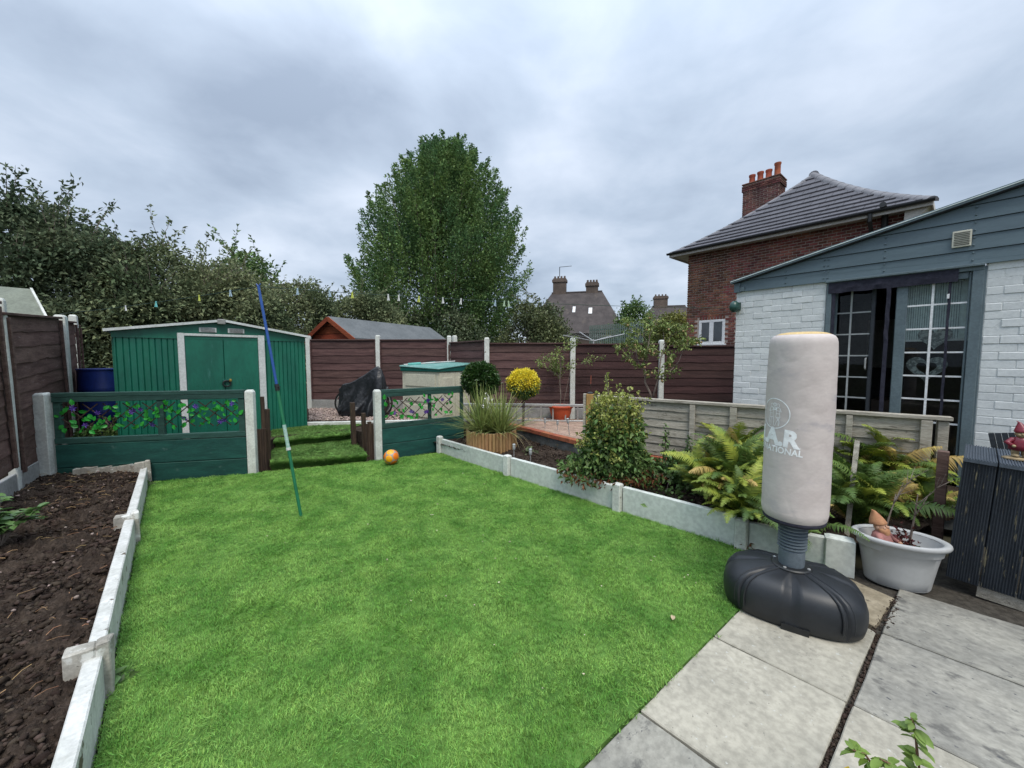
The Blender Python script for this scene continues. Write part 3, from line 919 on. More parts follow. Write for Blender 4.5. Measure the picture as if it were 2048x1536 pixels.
# ---- kerb boards and their concrete posts
def kerb_board(p0, p1, z0, z1, th, m_, label, group, name='kerb_board', side=1, wob=0.004):
    rz, L = along(p0, p1)
    n = 14
    mb = MB()
    vs = []
    for i in range(n + 1):
        x = L * i / n
        w = mnoise.noise(V((x * 5, p0.x * 3, z1))) * wob
        vs += [(x, -th / 2 + w * .4, z0), (x, -th / 2 + w * .4, z1 + w), (x, th / 2, z1 - w), (x, th / 2, z0)]
    fs = [(i * 4 + k, i * 4 + (k + 1) % 4, i * 4 + 4 + (k + 1) % 4, i * 4 + 4 + k) for i in range(n) for k in range(4)]
    fs = [tuple(reversed(f)) for f in fs] + [(0, 1, 2, 3), (n * 4 + 3, n * 4 + 2, n * 4 + 1, n * 4)]
    mb.add(vs, fs)
    o = link(name, mb.mesh(name, m_, bevel=0.006))
    o.location = (p0.x, p0.y, 0)
    o.rotation_euler = (0, 0, rz)
    return tag(o, label, 'kerb', group)


RG = 'pale kerb boards edging the right flower bed'
rk_labels = ['pale green kerb board between the log ring and the lawn', 'pale green kerb board below the bare soil by the leafy bush',
             'pale green kerb board running from the leafy bush to the ferns', 'short pale kerb board hidden behind the punching bag base']
for i in range(4):
    p0, p1 = RK[i], RK[i + 1]
    n = V((p1 - p0).normalized())
    off = V((-n.y, n.x, 0)) * 0.03
    h = (0.235, 0.245, 0.255, 0.225)[i]
    kerb_board(p0 + off + n * 0.05, p1 + off - n * 0.05, -0.04, h, 0.05, M['kerb'], rk_labels[i], RG)


def conc_post(p, rz, size, z0, z1, m_, label, group, name='kerb_post', jag=0.0, cap=0.012, wedge=None, cat='post'):
    mb = MB()
    mb.box((0, 0, (z0 + z1 - cap) / 2), (size[0], size[1], z1 - z0 - cap))
    x, y = size[0] / 2, size[1] / 2
    zt = z1 - cap
    mb.add([(-x, -y, zt), (x, -y, zt), (x, y, zt), (-x, y, zt), (-x * .7, -y * .7, z1), (x * .7, -y * .7, z1), (x * .7, y * .7, z1), (-x * .7, y * .7, z1)],
           [(0, 1, 5, 4), (1, 2, 6, 5), (2, 3, 7, 6), (3, 0, 4, 7), (4, 5, 6, 7)])
    if wedge:
        mb.box(wedge[0], wedge[1])
    me = mb.mesh(name, m_, bevel=0.006)
    if jag:
        for v in me.vertices:
            v.co += V((mnoise.noise(v.co * 17 + V((p[0], 0, 0))), mnoise.noise(v.co * 17 + V((0, p[1], 5))), mnoise.noise(v.co * 13 + V((9, 0, p[0]))))) * jag
    o = link(name, me)
    o.location = (p[0], p[1], 0)
    o.rotation_euler = (0, 0, rz)
    return tag(o, label, cat, group)


KG = 'concrete posts holding the right kerb boards'
rz_r = along(RK[1], RK[2])[0]
for p, h, lab in ((RK[0], 0.28, 'concrete kerb post against the end of the dark green fence'),
                  (RK[1], 0.275, 'chipped concrete kerb post beside the small glass garden light'),
                  (RK[2], 0.285, 'pale concrete kerb post below the leafy bush'),
                  (RK[3], 0.25, 'concrete kerb post behind the punching bag')):
    conc_post((p.x, p.y), rz_r, (0.085, 0.085), -0.04, h, M['white_conc'], lab, KG, jag=0.004)
conc_post((RK[4].x + 0.03, RK[4].y + 0.02), along(RK[3], RK[4])[0], (0.17, 0.1), -0.04, 0.245, M['kerb'], 'thick end post of the kerb beside the grey planter', KG, jag=0.003)

LG = 'worn white kerb boards edging the dug bed'
lposts = [P(300, 962), P(277, 1080), P(222, 1378)]
lrz = along(LK0, LK1)[0]
lseg = [(LK1, lposts[1], 'worn white kerb board nearest the dark green fence'), (lposts[1], lposts[2], 'worn white kerb board with a rusty patch between two concrete posts'),
        (lposts[2], LK_near, 'worn white kerb board broken through at its soil side')]
for i, (a, b, lab) in enumerate(lseg):
    d = (b - a).normalized()
    kerb_board(a + kn * 0.045 + d * 0.03, b + kn * 0.045 - d * 0.03, -0.04, (0.2, 0.205, 0.2)[i], 0.062, M['kerb_left'], lab, LG, wob=0.008)
PG = 'rough concrete posts along the left kerb'
for p, lab, hh in ((lposts[0], 'rough concrete kerb post in the corner by the dark green fence', 0.27), (lposts[1], 'rough T-shaped concrete post halfway along the left kerb', 0.255),
                   (lposts[2], 'big rough T-shaped concrete post near the paving end of the left kerb', 0.26)):
    c = p + kn * 0.01
    conc_post((c.x, c.y), lrz, (0.09, 0.05), -0.04, hh, M['raw_conc'], lab, PG, jag=0.012, wedge=((0.0, 0.075, hh - 0.115), (0.085, 0.1, 0.2)))
# spoil of mortar along the foot of the fence at the back of the dug bed
mb = MB()
for i in range(9):
    t0, t1 = 0.06 + i * 0.077, 0.06 + i * 0.077 + 0.074
    q0, q1 = GF[0].lerp(GF[1], .1), GF[0].lerp(GF[1], .425)
    off = V((q1.y - q0.y, q0.x - q1.x, 0)).normalized() * 0.03
    a, b = q0.lerp(q1, t0 * 1.35) + off, q0.lerp(q1, t1 * 1.35) + off
    mb.beam(a + V((0, 0, 0.155 + random.uniform(-.012, .012))), b + V((0, 0, 0.16 + random.uniform(-.012, .012))), 0.06 + random.uniform(0, .02), 0.09 + random.uniform(0, 0.02))
tag(mb.build('mortar_bed', M['raw_conc']), kind='structure')
# ================================================================== fences
def wavy_board(name, L, h, th, m_, amp, seed, n=16, lap=0.012):
    """A waney board along x: z from 0 to h, thicker at its wavy lower edge. Front towards -y."""
    vs = []
    for i in range(n + 1):
        x = L * (i / n - 0.5)
        w = mnoise.noise(V((x * 2.6, seed * 3.7, 0))) * amp + mnoise.noise(V((x * 8, seed * 5.1, 2))) * amp * 0.35
        vs += [(x, -lap - th, w), (x, -th * 0.9, h), (x, 0, h), (x, -lap, w)]
    fs = [tuple(reversed((i * 4 + k, i * 4 + (k + 1) % 4, i * 4 + 4 + (k + 1) % 4, i * 4 + 4 + k))) for i in range(n) for k in range(4)]
    fs += [(0, 1, 2, 3), (n * 4 + 3, n * 4 + 2, n * 4 + 1, n * 4)]
    return MB().add(vs, fs).mesh(name, m_)


BOARDS = {}


def fence_panel(p0, p1, z0, z1, m_, label, group, nb=9, battens=(0.0, 1.0), cap=True, amp=0.014):
    rz, L = along(p0, p1)
    c = (V(p0) + V(p1)) / 2
    t = thing('lap_fence', label, 'fence', (c.x, c.y, z0), rz, group, local=True)
    H = z1 - z0
    ph = H / nb
    key = m_.name
    if key not in BOARDS:
        BOARDS[key] = [wavy_board('board', 1.0, 1.0, 0.012, m_, 0.0, s) for s in range(1)]
    for i in range(nb):
        me = wavy_board('board', L, ph * 1.12, 0.011, m_, amp if i else 0.0, random.uniform(0, 50))
        link('board', me, t, TR((0, 0, i * ph + 0.004), rx=0.0))
    for b in battens:
        x = (b - 0.5) * (L - 0.02)
        link('batten', MB().box((0, 0, 0), (0.045, 0.028, H - 0.03)).mesh('batten', m_, bevel=0.003), t, TR((x, -0.044, H / 2)))
    if cap:
        link('capping_rail', MB().box((0, 0, 0), (L, 0.07, 0.028)).mesh('capping_rail', m_, bevel=0.003), t, TR((0, -0.014, H + 0.024)))
    return t


def fence_post(p, rz, z0, z1, m_, label, group, s=(0.095, 0.095)):
    return conc_post((p[0], p[1]), rz, s, z0 - 0.05, z1, m_, label, group, name='fence_post', cap=0.03)


def gravel_board(p0, p1, z0, z1, label, group):
    rz, L = along(p0, p1)
    c = (V(p0) + V(p1)) / 2
    o = link('gravel_board', MB().b2((-L / 2, -0.03, 0), (L / 2, 0.02, z1 - z0)).mesh('gravel_board', M['gravel_board'], bevel=0.006))
    o.location = (c.x, c.y, z0)
    o.rotation_euler = (0, 0, rz)
    return tag(o, label, 'gravel board', group)


YL, YR = 9.45, 7.95
BF = [D(618, 700, YL + .1), D(757, 700, YL), D(899, 700, YL - .1), D(974, 700, YR + .1), D(1145, 700, YR), D(1322, 700, YR - .1), D(1500, 700, YR - .2)]
BF = [XY(p) for p in BF]
zt = [D(618, 674, YL + .1).z, D(757, 673, YL).z, D(905, 674, YL - .1).z, D(974, 680, YR + .1).z, D(1145, 679, YR).z, D(1322, 683, YR - .1).z, D(1500, 686, YR - .2).z]
PGP = 'panels of the brown back fence'
panel_labels = ['brown lapped fence panel behind the black covered bike', 'brown lapped fence panel behind the beige storage box', 'narrow brown fence panel set at an angle between double and single white posts',
                'brown lapped fence panel behind the potted tree and yellow ball shrub', 'dark brown fence panel behind the fruit tree and its white post', 'very dark brown fence panel beside the white brick wall']
GP = 'posts of the brown back fence'
for i in range(6):
    p0, p1 = BF[i], BF[i + 1]
    d = (p1 - p0).normalized()
    m_ = M['fence'] if i < 4 else M['fence_red']
    a, b = p0 + d * 0.05, p1 - d * 0.05
    zc = (zt[i] + zt[i + 1]) / 2 - 0.07
    fence_panel(a, b, ZT + 0.22, zc - 0.03, m_, panel_labels[i], PGP, nb=8 if i < 3 else 8, battens=(0.0, 1.0) if i < 3 else (), cap=True)
    gravel_board(a, b, ZT - 0.03, ZT + 0.215, ['grey concrete gravel board under the panel by the black covered bike', 'grey concrete gravel board behind the beige storage box', 'grey concrete gravel board under the angled narrow panel',
                 'grey concrete gravel board behind the ladder and orange pot', 'grey concrete gravel board behind the leafy bush', 'grey concrete gravel board hidden behind the weathered low fence'][i], 'gravel boards of the brown back fence')
post_labels = ['white concrete fence post at the right corner of the green shed', 'white concrete fence post above the black covered bike', 'wide white fence post behind the beige storage box', 'white concrete fence post behind the clipped green ball shrub',
               'white concrete fence post behind the potted tree', 'white concrete fence post behind the fruit tree']
for i in range(6):
    p = BF[i]
    fence_post((p.x, p.y - 0.02), 0.0 if i != 2 else 0.1, ZT, zt[i] + (0.03 if i != 3 else 0.05), M['white_conc'], post_labels[i], GP, s=(0.1, 0.1))
p = BF[2] + V((0.13, -0.04, 0))
fence_post((p.x, p.y), -1.0, ZT, zt[2] + 0.035, M['white_conc'], 'second white fence post standing close beside the wide one', GP)

# ---- left boundary fence
LF = [V((-5.27, 4.06, 0)), V((-6.45, 5.62, 0)), V((-7.75, 6.95, 0)), V((-8.62, 7.8, 0))]
lf0 = LF[0] + (LF[0] - LF[1]).normalized() * 1.9
LP = 'panels of the faded brown fence on the left'
rzl = along(LF[0], LF[1])[0]
for a, b, lab, z1 in ((lf0, LF[0], 'faded brown fence panel at the very edge beside the leaning white post', 2.06), (LF[0], LF[1], 'faded brown lapped fence panel between the two white posts above the dug bed', 2.06),
                      (LF[1], LF[2], 'brown fence panel seen edge on between two white posts', 2.12), (LF[2], LF[3], 'brown fence panel end showing behind the second white post', 2.15)):
    d = (b - a).normalized()
    t = fence_panel(a + d * 0.03, b - d * 0.03, 0.34, z1 - 0.03, M['fence_left'], lab, LP, nb=10, battens=(0.035, 0.965), amp=0.022)
    t.rotation_euler.y = -0.055
for a, b, lab in ((lf0, LF[0], 'bare concrete gravel board under the leftmost panel'), (LF[0], LF[1], 'concrete gravel board under the faded panel behind the dug bed'), (LF[1], LF[2], 'concrete gravel board beyond the faded panel near the blue barrel'),
                  (LF[2], LF[3], 'concrete gravel board at the far end of the left fence')):
    d = (b - a).normalized()
    gravel_board(a + d * .06, b - d * .06, 0.06, 0.33, lab, 'gravel boards of the left fence')
for p, lab, h in ((LF[0], 'flaking white post at the edge of the dug bed', 2.16), (LF[1], 'white concrete post where the faded fence turns, before the blue barrel', 2.155), (LF[2], 'thinner white post just beyond the turn of the faded fence', 2.3)):
    fence_post((p.x, p.y), rzl, 0.1, h, M['white_conc'], lab, 'white posts of the left fence', s=(0.075, 0.07) if h == 2.16 else ((0.125, 0.12) if h < 2.2 else (0.1, 0.1)))

# ---- the dark green fence with its open top
def green_section(p0, p1, z_top, rails, boards, label, mid=0.55, capw=0.075, stile=0.07):
    """rails: heights (lower rail); boards: (z0, z1, x0, x1) fractions. Front towards -y."""
    rz, L = along(p0, p1)
    t = thing('green_fence', label, 'fence', (p0[0], p0[1], 0), rz, 'dark green fence sections across the lawn', local=True)
    link('top_rail', MB().b2((0, -0.035, 0), (L, 0.035, 0.05)).mesh('top_rail', M['green_rail'], bevel=0.004), t, TR((0, 0, z_top - 0.05)))
    link('top_rail_face', MB().b2((0, -0.012, 0), (L, 0.012, 0.06)).mesh('top_rail_face', M['green_rail'], bevel=0.003), t, TR((0, -0.02, z_top - 0.112)))
    zr = rails
    link('lower_rail', MB().b2((0, -0.03, 0), (L, 0.03, 0.07)).mesh('lower_rail', M['green_rail'], bevel=0.004), t, TR((0, 0, zr)))
    zs0, zs1 = zr + 0.07, z_top - 0.112
    xs = [stile / 2 + 0.005, L - stile / 2 - 0.005] + ([mid * L] if mid else [])
    for x in xs:
        link('stile', MB().b2((-stile / 2, -0.022, 0), (stile / 2, 0.022, zs1 - zs0)).mesh('stile', M['green_rail'], bevel=0.003), t, TR((x, 0, zs0)))
    for z0, z1, x0, x1 in boards:
        link('panel_board', MB().b2((x0 * L, -0.024, 0), (x1 * L, 0.02, z1 - z0)).mesh('panel_board', M['green_fence'], bevel=0.006), t, TR((0, random.uniform(-.004, 0.0), z0)))
    return t, rz, L


gA, rzA, LA = green_section(GF[0] + V((0.07, 0.05, 0)), GF[1] - V((0.05, 0.03, 0)), 1.125, 0.505, [(0.215, 0.497, 0, 1), (-0.02, 0.208, 0, 1)], 'long dark green fence section in front of the green shed', mid=0.535)
gB, rzB, LB_ = green_section(GF[2] + V((0.05, 0.02, 0)), GF[3], 1.06, 0.47, [(0.225, 0.462, 0, 1), (-0.02, 0.218, 0, 1)], 'short dark green fence section in front of the beige storage box', mid=0.56, stile=0.05)
GG = 'white posts of the dark green fence'
conc_post((GF[0].x, GF[0].y), rzA, (0.12, 0.11), 0.02, 1.13, M['white_conc'], 'thick flaking white post at the dug bed end of the dark green fence', GG, name='fence_post', jag=0.012, cap=0.03)
conc_post((GF[1].x, GF[1].y), rzA, (0.1, 0.1), -0.05, 1.12, M['white_conc'], 'white post with a pointed top left of the turf steps', GG, name='fence_post', cap=0.03)
conc_post((GF[2].x, GF[2].y), rzB, (0.1, 0.1), -0.05, 1.065, M['white_conc'], 'white post right of the turf steps beside the orange ball', GG, name='fence_post', cap=0.03)

# ---- artificial ivy trellis on each section
leaf_me = MB().add([(0, 0, 0), (0.012, -0.016, 0.003), (0.03, -0.019, 0.005), (0.046, -0.011, 0.003), (0.06, 0, -0.004), (0.046, 0.011, 0.003), (0.03, 0.019, 0.005), (0.012, 0.016, 0.003), (0.03, 0, 0)],
                   [(0, 1, 8), (1, 2, 8), (2, 3, 8), (3, 4, 8), (4, 5, 8), (5, 6, 8), (6, 7, 8), (7, 0, 8)]).mesh('ivy_leaf', M['lf_fake'])
flower = MB()
for k in range(6):
    a = k * math.pi / 3
    ca, sa = math.cos(a), math.sin(a)
    f = lambda r, w, h: (r * ca - w * sa, r * sa + w * ca, h)
    flower.add([f(0, 0, 0), f(0.018, -0.009, 0.008), f(0.036, 0, 0.002), f(0.018, 0.009, 0.008)], [(0, 1, 2), (0, 2, 3)])
flower_me = flower.mesh('flower', M['petal'])


def trellis(p0, rz, L, z0, z1, label, nl, nf, s, seed, px=0.0):
    rd = random.Random(seed)
    t = thing('ivy_trellis', label, 'artificial ivy', (p0[0], p0[1], 0), rz, 'artificial ivy trellises on the dark green fence', local=True)
    H = z1 - z0
    pitch = H * 0.62
    n = int(L / pitch)
    for k in range(-1, n + 1):
        for sgn in (1, -1):
            xa, xb = k * pitch + 0.02, k * pitch + 0.02 + H * 1.1
            za, zb = (z0, z1) if sgn > 0 else (z1, z0)
            ca, cb = max(0.0, (0 - xa) / (xb - xa)), min(1.0, (L - xa) / (xb - xa))
            if cb - ca < 0.2:
                continue
            a = V((xa + (xb - xa) * ca, -0.03 - 0.006 * sgn, za + (zb - za) * ca))
            b = V((xa + (xb - xa) * cb, -0.03 - 0.006 * sgn, za + (zb - za) * cb))
            link('lattice_stick', MB().beam(a, b, 0.006, 0.011).mesh('lattice_stick', M['dark_post']), t)
    for i in range(nl):
        x = L * (i + rd.random()) / nl
        z = z0 + H * (0.5 + 0.6 * (rd.random() - 0.5) * 1.7)
        o = link('ivy_leaf', leaf_me, t, TR((x, -0.045 - rd.uniform(0, 0.02), z), rz=rd.uniform(-0.5, 0.5), rx=math.pi / 2 + rd.uniform(-.5, .5), ry=rd.uniform(-3.1, 3.1), s=s * rd.uniform(0.8, 1.25)))
    for i in range(nf):
        x = L * (i + rd.random()) / nf
        z = z0 + H * rd.choice([rd.uniform(0.0, 0.3), rd.uniform(0.6, 1.0)])
        for _ in range(1 if rd.random() < .5 else 2):
            link('ivy_flower', flower_me, t, TR((x + rd.uniform(-.03, .03), -0.06, z + rd.uniform(-.02, .02)), rx=math.pi / 2 + rd.uniform(-.5, .5), ry=rd.uniform(-1, 1), s=s * rd.uniform(0.8, 1.1)))
    return t


trellis(GF[0] + V((0.12, 0.09, 0)), rzA, LA - 0.1, 0.66, 0.985, 'row of plastic green ivy leaves with purple flowers along the long green fence', 110, 10, 1.1, 3)
trellis(GF[2] + V((0.08, 0.03, 0)), rzB, LB_ - 0.25, 0.6, 0.92, 'plastic ivy lattice with sparse leaves and purple flowers on the short green fence', 44, 7, 1.15, 8)

# ---- weathered low fence on the right, above the bed
rzw, LW = along(LOWF0, LOWF1)
low = thing('low_fence', 'weathered grey low board fence below the sliding door', 'fence', (LOWF0.x, LOWF0.y, 0), rzw, local=True)
nb = 6
for i in range(nb):
    z = 0.35 + i * 0.106
    for x0, x1 in ((0.06, 1.32), (1.325, 2.30), (2.305, LW - 0.12)):
        me = wavy_board('board', x1 - x0, 0.118, 0.011, M['grey_wood'], 0.006 if i else 0, random.uniform(0, 90), n=8)
        link('board', me, low, TR(((x0 + x1) / 2, 0.0, z)))
link('capping_rail', MB().b2((0, -0.055, 0), (LW, 0.035, 0.035)).mesh('capping_rail', M['grey_wood'], bevel=0.004), low, TR((0, 0, 0.99)))
for x, w in ((0.62, 0.05), (1.32, 0.06), (1.75, 0.07), (2.29, 0.055), (2.75, 0.05), (LW - 0.16, 0.075)):
    link('batten', MB().b2((-w / 2, -0.055, 0), (w / 2, -0.025, 0.63)).mesh('batten', M['grey_wood'], bevel=0.003), low, TR((x, 0, 0.352)))
link('base_board', MB().b2((0.06, -0.02, 0), (LW, 0.02, 0.05)).mesh('base_board', M['grey_wood'], bevel=0.004), low, TR((0, 0, 0.298)))
for x, h in ((0.05, 1.0), (LW - 0.05, 0.98)):
    link('end_post', MB().b2((-0.035, -0.03, 0), (0.035, 0.04, h)).mesh('end_post', M['grey_wood'], bevel=0.004), low, TR((x, 0.005, 0.0)))

tp = V((1.10, 5.46, 0))
t = thing('timber_post', 'tan square timber post at the end of the weathered low fence', 'post', (tp.x, tp.y, 0), rzw + 0.35, local=True)
link('shaft', MB().b2((-0.05, -0.05, 0), (0.05, 0.05, 0.76)).mesh('shaft', M['tan_wood'], bevel=0.004), t, TR((0, 0, 0.28)))
link('side_strip', MB().b2((-0.02, -0.03, 0), (0.02, 0.03, 0.76)).mesh('side_strip', M['grey_wood'], bevel=0.003), t, TR((-0.075, 0, 0.28)))
o = thing('solar_stake', 'thin dark stake with a round foot standing on the tan post', 'garden light', (tp.x, tp.y, 1.04))
MB().lathe([(0.045, 0), (0.045, 0.012), (0.01, 0.03)], 14, (tp.x, tp.y, 1.04)).build('foot', M['black'], o, smooth=True)
MB().tube([(tp.x, tp.y, 1.06), (tp.x + .005, tp.y, 1.18)], 0.005, 6).build('stem', M['dark_post'], o)
MB().tube([(tp.x + .005, tp.y, 1.18), (tp.x + .008, tp.y, 1.30)], 0.004, 6).build('tip', M['terracotta'], o)

# ---- retaining wall and brick coping
ret = MB()
back = [p + V((0.10, 0.10, 0)) for p in COP]
ret.prism([(p.x, p.y) for p in COP] + [(p.x, p.y) for p in reversed(back)], 0.02, ZT - 0.002)
tw = thing('retaining_wall', 'grey rendered retaining wall with an orange brick coping', 'wall', (0, 6, 0))
ret.build('wall', M['render'], tw)
p0, p1 = COP[1], COP[2]
rzc, Lc = along(p0, p1)
brick_cop = MB().b2((-0.105, -0.02, 0), (0.105, 0.085, 0.066)).mesh('brick', M['orange_brick'], bevel=0.006)
nbk = int(Lc / 0.218)
for i in range(nbk + 1):
    c = p0.lerp(p1, (i + .5) / (nbk + 1))
    link('brick', brick_cop, tw, TR((c.x, c.y - 6, ZT + random.uniform(0, .004)), rzc + random.uniform(-.02, .02)))
c0, c1 = LOWF0, LOWF1
for i in range(13):
    c = c0.lerp(c1, (i + .45) / 13) + V((0.0, -0.04, 0))
    link('brick', brick_cop, tw, TR((c.x, c.y - 6, ZT - 0.075 + random.uniform(0, .004)), rzw + random.uniform(-.02, .02)))
ret2 = MB().prism([(LOWF0.x, LOWF0.y), (LOWF1.x + .3, LOWF1.y - .2), (LOWF1.x + .36, LOWF1.y - .1), (LOWF0.x + .06, LOWF0.y + .1)], 0.0, ZT - 0.08)
ret2.build('wall_return', M['render'], tw)

# ---- upper patio pavers
xs = [(-0.02, 7.2), (1.05, 5.68), (1.6, 5.5), (2.6, 7.2), (1.9, 7.75), (-0.6, 7.95)]
up = tag(MB().prism(xs, ZT - 0.02, ZT + 0.004).build('upper_patio', M['joint']), kind='structure')
pv = MB().b2((-0.097, -0.047, 0), (0.097, 0.047, 0.012)).mesh('paver', M['paver'], bevel=0.003)
ca, sa = math.cos(rzc), math.sin(rzc)
cnt = 0
for i in range(-6, 30):
    for j in range(-14, 30):
        u, v = i * 0.2 + (0.1 if j % 2 else 0), j * 0.1
        x, y = 0.3 + u * ca - v * sa, 6.7 + u * sa + v * ca
        if inside(xs, np.array([x]), np.array([y]))[0] and cnt < 290 and x < 1.75:
            link('paver', pv, up, TR((x, y, ZT + 0.004 + random.uniform(0, .003)), rzc + random.uniform(-.01, .01)))
            cnt += 1
clods('gravel_strip', [COP[1] + V((0.14, 0.06, 0)), COP[1] + V((0.26, 0.12, 0)), COP[2] + V((0.24, 0.12, 0)), COP[2] + V((0.13, 0.06, 0))], 500, ZT + 0.012, M['gravel'], 0.006, 0.016, 21)

# ---- gravel and kerb beyond the steps
gp = [D(600, 845, 7.2), D(900, 845, 7.5), D(900, 815, 9.2), D(600, 815, 9.2)]
clods('gravel', [XY(P(612, 842, ZT)), XY(P(905, 842, ZT)), XY(P(900, 812, ZT)), XY(P(612, 812, ZT))], 5200, ZT + 0.006, M['gravel'], 0.012, 0.026, 22)
k0, k1 = P(608, 852, ZT), P(880, 846, ZT)
o = kerb_board(XY(k0), XY(k1), ZT - 0.06, ZT + 0.07, 0.08, M['white_conc'], 'low white kerb between the gravel and the top turf', None, wob=0.006)

# ---- turf steps
ST = {'a0': P(541, 942), 'a1': P(733, 926)}
f0, f1 = XY(P(541, 941)), XY(P(735, 926))
e0, e1 = XY(P(543, 886, 0.22)), XY(P(700, 869, 0.22))
h0, h1 = XY(P(545, 858, ZT)), XY(P(735, 848, ZT))


def step_turf():
    rows = []
    prof = [(0.10, -0.01), (0.07, 0.05), (0.0, 0.10), (0.0, 0.125), (0.05, 0.142), (0.5, 0.14), (0.9, 0.14), (1.03, 0.15), (1.0, 0.2), (0.9, 0.245), (0.91, 0.275), (1.0, 0.292)]
    n = 16
    vs = []
    for s, z in prof:
        for i in range(n + 1):
            u = i / n
            p = f0.lerp(f1, u).lerp(e0.lerp(e1, u), s)
            vs.append((p.x, p.y, z + mnoise.noise(V((p.x * 4, p.y * 4, 3))) * 0.022 * min(1, s * 12)))
    for s in (0.25, 0.6, 1.05):
        for i in range(n + 1):
            u = i / n
            p = (e0.lerp(e1, u) + (e0 - f0).normalized() * 0.1).lerp(h0.lerp(h1, u), s)
            vs.append((p.x, p.y, ZT + 0.012 + mnoise.noise(V((p.x * 3, p.y * 3, 3))) * 0.02))
    m = len(prof) + 3
    tr = [(j * (n + 1) + i, j * (n + 1) + i + 1, (j + 1) * (n + 1) + i + 1, (j + 1) * (n + 1) + i) for j in range(m - 1) for i in range(n)]
    return vs, tr


vs, tr = step_turf()
ts = tag(MB().add(vs, tr).build('turf_steps', M['turf_base'], smooth='all'), kind='structure')
# the pile of the carpet on it
me = ts.data
pts, rots = [], []
rg = np.random.default_rng(5)
for pl in me.polygons:
    q = [np.array(me.vertices[i].co) for i in pl.vertices]
    nA = np.array(pl.normal)
    if nA[2] < 0:
        nA = -nA
    k = max(1, int(pl.area / (0.03 * 0.03)))
    for _ in range(k):
        u, v = rg.uniform(size=2)
        p = (q[0] * (1 - u) + q[1] * u) * (1 - v) + (q[3] * (1 - u) + q[2] * u) * v
        pts.append(p)
        e = V(nA).to_track_quat('Z', 'Y').to_euler()
        rots.append((e.x + rg.normal() * .25, e.y + rg.normal() * .25, e.z))
scatter('step_grass', pts, rots, rg.uniform(0.75, 1.1, len(pts)), TUFT_OLD)
ut = [XY(P(545, 858, ZT)), XY(P(735, 849, ZT)), XY(P(735, 868, ZT)), XY(P(700, 869, 0.22)), XY(P(543, 886, 0.22))]

# dark timber posts and ribbed boards each side of the steps
SG = 'dark timber posts beside the turf steps'
for px, py, z0, top, w, lab in ((531, 902, 0.1, 793, 0.055, 'dark timber post left of the steps, tallest of that pair'), (537, 938, 0.0, 818, 0.06, 'shorter dark timber post left of the steps'),
                                (708, 876, 0.25, 805, 0.07, 'dark timber post at the top right of the steps by the bike cover'), (729, 905, 0.05, 826, 0.06, 'dark timber post right of the steps next to the ribbed board'),
                                (741, 916, 0.02, 843, 0.05, 'ribbed dark post end right of the steps against the white post')):
    p = P(px, py, z0)
    zt_ = D(px, top, p.y).z
    o = link('timber_post', MB().b2((-w / 2, -w / 2, 0), (w / 2, w / 2, zt_ + 0.1)).mesh('timber_post', M['dark_post'], bevel=0.004))
    o.location = (p.x, p.y, -0.1)
    o.rotation_euler = (random.uniform(-.01, .01), random.uniform(-.02, .02), rzB)
    tag(o, lab, 'post', SG)


def ribbed(p0, p1, z0, z1, m_, label, group):
    rz, L = along(p0, p1)
    n = max(3, int(L / 0.022))
    poly = []
    for i in range(n):
        x = L * i / n
        poly += [(x, 0), (x + L / n * 0.6, 0), (x + L / n * 0.65, 0.008), (x + L / n * 0.95, 0.008)]
    poly += [(L, 0), (L, 0.03), (0, 0.03)]
    o = link('decking_board', MB().prism(poly, z0, z1).mesh('decking_board', m_))
    o.location = (p0.x, p0.y, 0)
    o.rotation_euler = (0, 0, rz)
    return tag(o, label, 'board', group)


ribbed(XY(P(518, 943)), XY(P(536, 941)), 0.0, 0.58, M['dark_post'], 'upright ribbed board left of the turf steps', 'ribbed boards beside the turf steps')
ribbed(XY(P(734, 920)), XY(P(750, 918)), 0.0, 0.55, M['dark_post'], 'upright ribbed board right of the turf steps', 'ribbed boards beside the turf steps')
# ================================================================== the white brick extension on the right
C0 = V((2.98, 5.24, 0))
RZH = math.atan2(-0.757, 0.654)


def wall_s(px, C=C0):
    """Distance along a wall (from corner C, towards the camera) at which that column of the picture meets it."""
    k = (px - 1024) / F
    kk = k * (1.0 / 1.0)
    return (C.y * kk - C.x) / (0.654 + 0.757 * kk)


def rough_brick(name, L, H, Dp, m_, seed, amp=0.0018, bev=0.0045):
    me = MB().b2((-L / 2, -0.006, -H / 2), (L / 2, Dp, H / 2)).mesh(name, None, bevel=bev)
    for v in me.vertices:
        v.co += V((mnoise.noise(v.co * 30 + V((seed, 0, 0))), mnoise.noise(v.co * 30 + V((0, seed, 0))), mnoise.noise(v.co * 30 + V((0, 0, seed))))) * amp
    me.materials.append(m_)
    return me


ext = thing('house_extension', 'white painted brick extension with blue grey cladding and a sliding door', 'house', (C0.x, C0.y, 0), RZH, local=True)
S_D0, S_D1, S_END = 0.948, 2.102, 3.3
ZW = 2.42                                                   # where the cladding starts
zroof = lambda s: 2.515 + 0.228 * s
wall = MB()
wall.b2((0.004, -0.0015, 0.0), (S_D0 - 0.004, 0.20, ZW))
wall.b2((S_D1 + 0.004, -0.0015, 0.0), (S_END, 0.20, ZW))
wall.b2((S_D0 - 0.004, 0.004, 0.0), (S_D1 + 0.004, 0.2, 0.3))
wall.b2((0.004, 0.2, 0.0), (0.1, 2.6, ZW))                  # the end wall running back
wall.build('wall', M['white_mortar'], ext)
BR = [rough_brick('brick', 0.199, 0.0712, 0.03, M['white_brick'], s) for s in range(5)]
BRH = [rough_brick('brick', 0.098, 0.0712, 0.03, M['white_brick'], s + 9) for s in range(3)]
pitch, course = 0.206, 0.0745
nb = 0
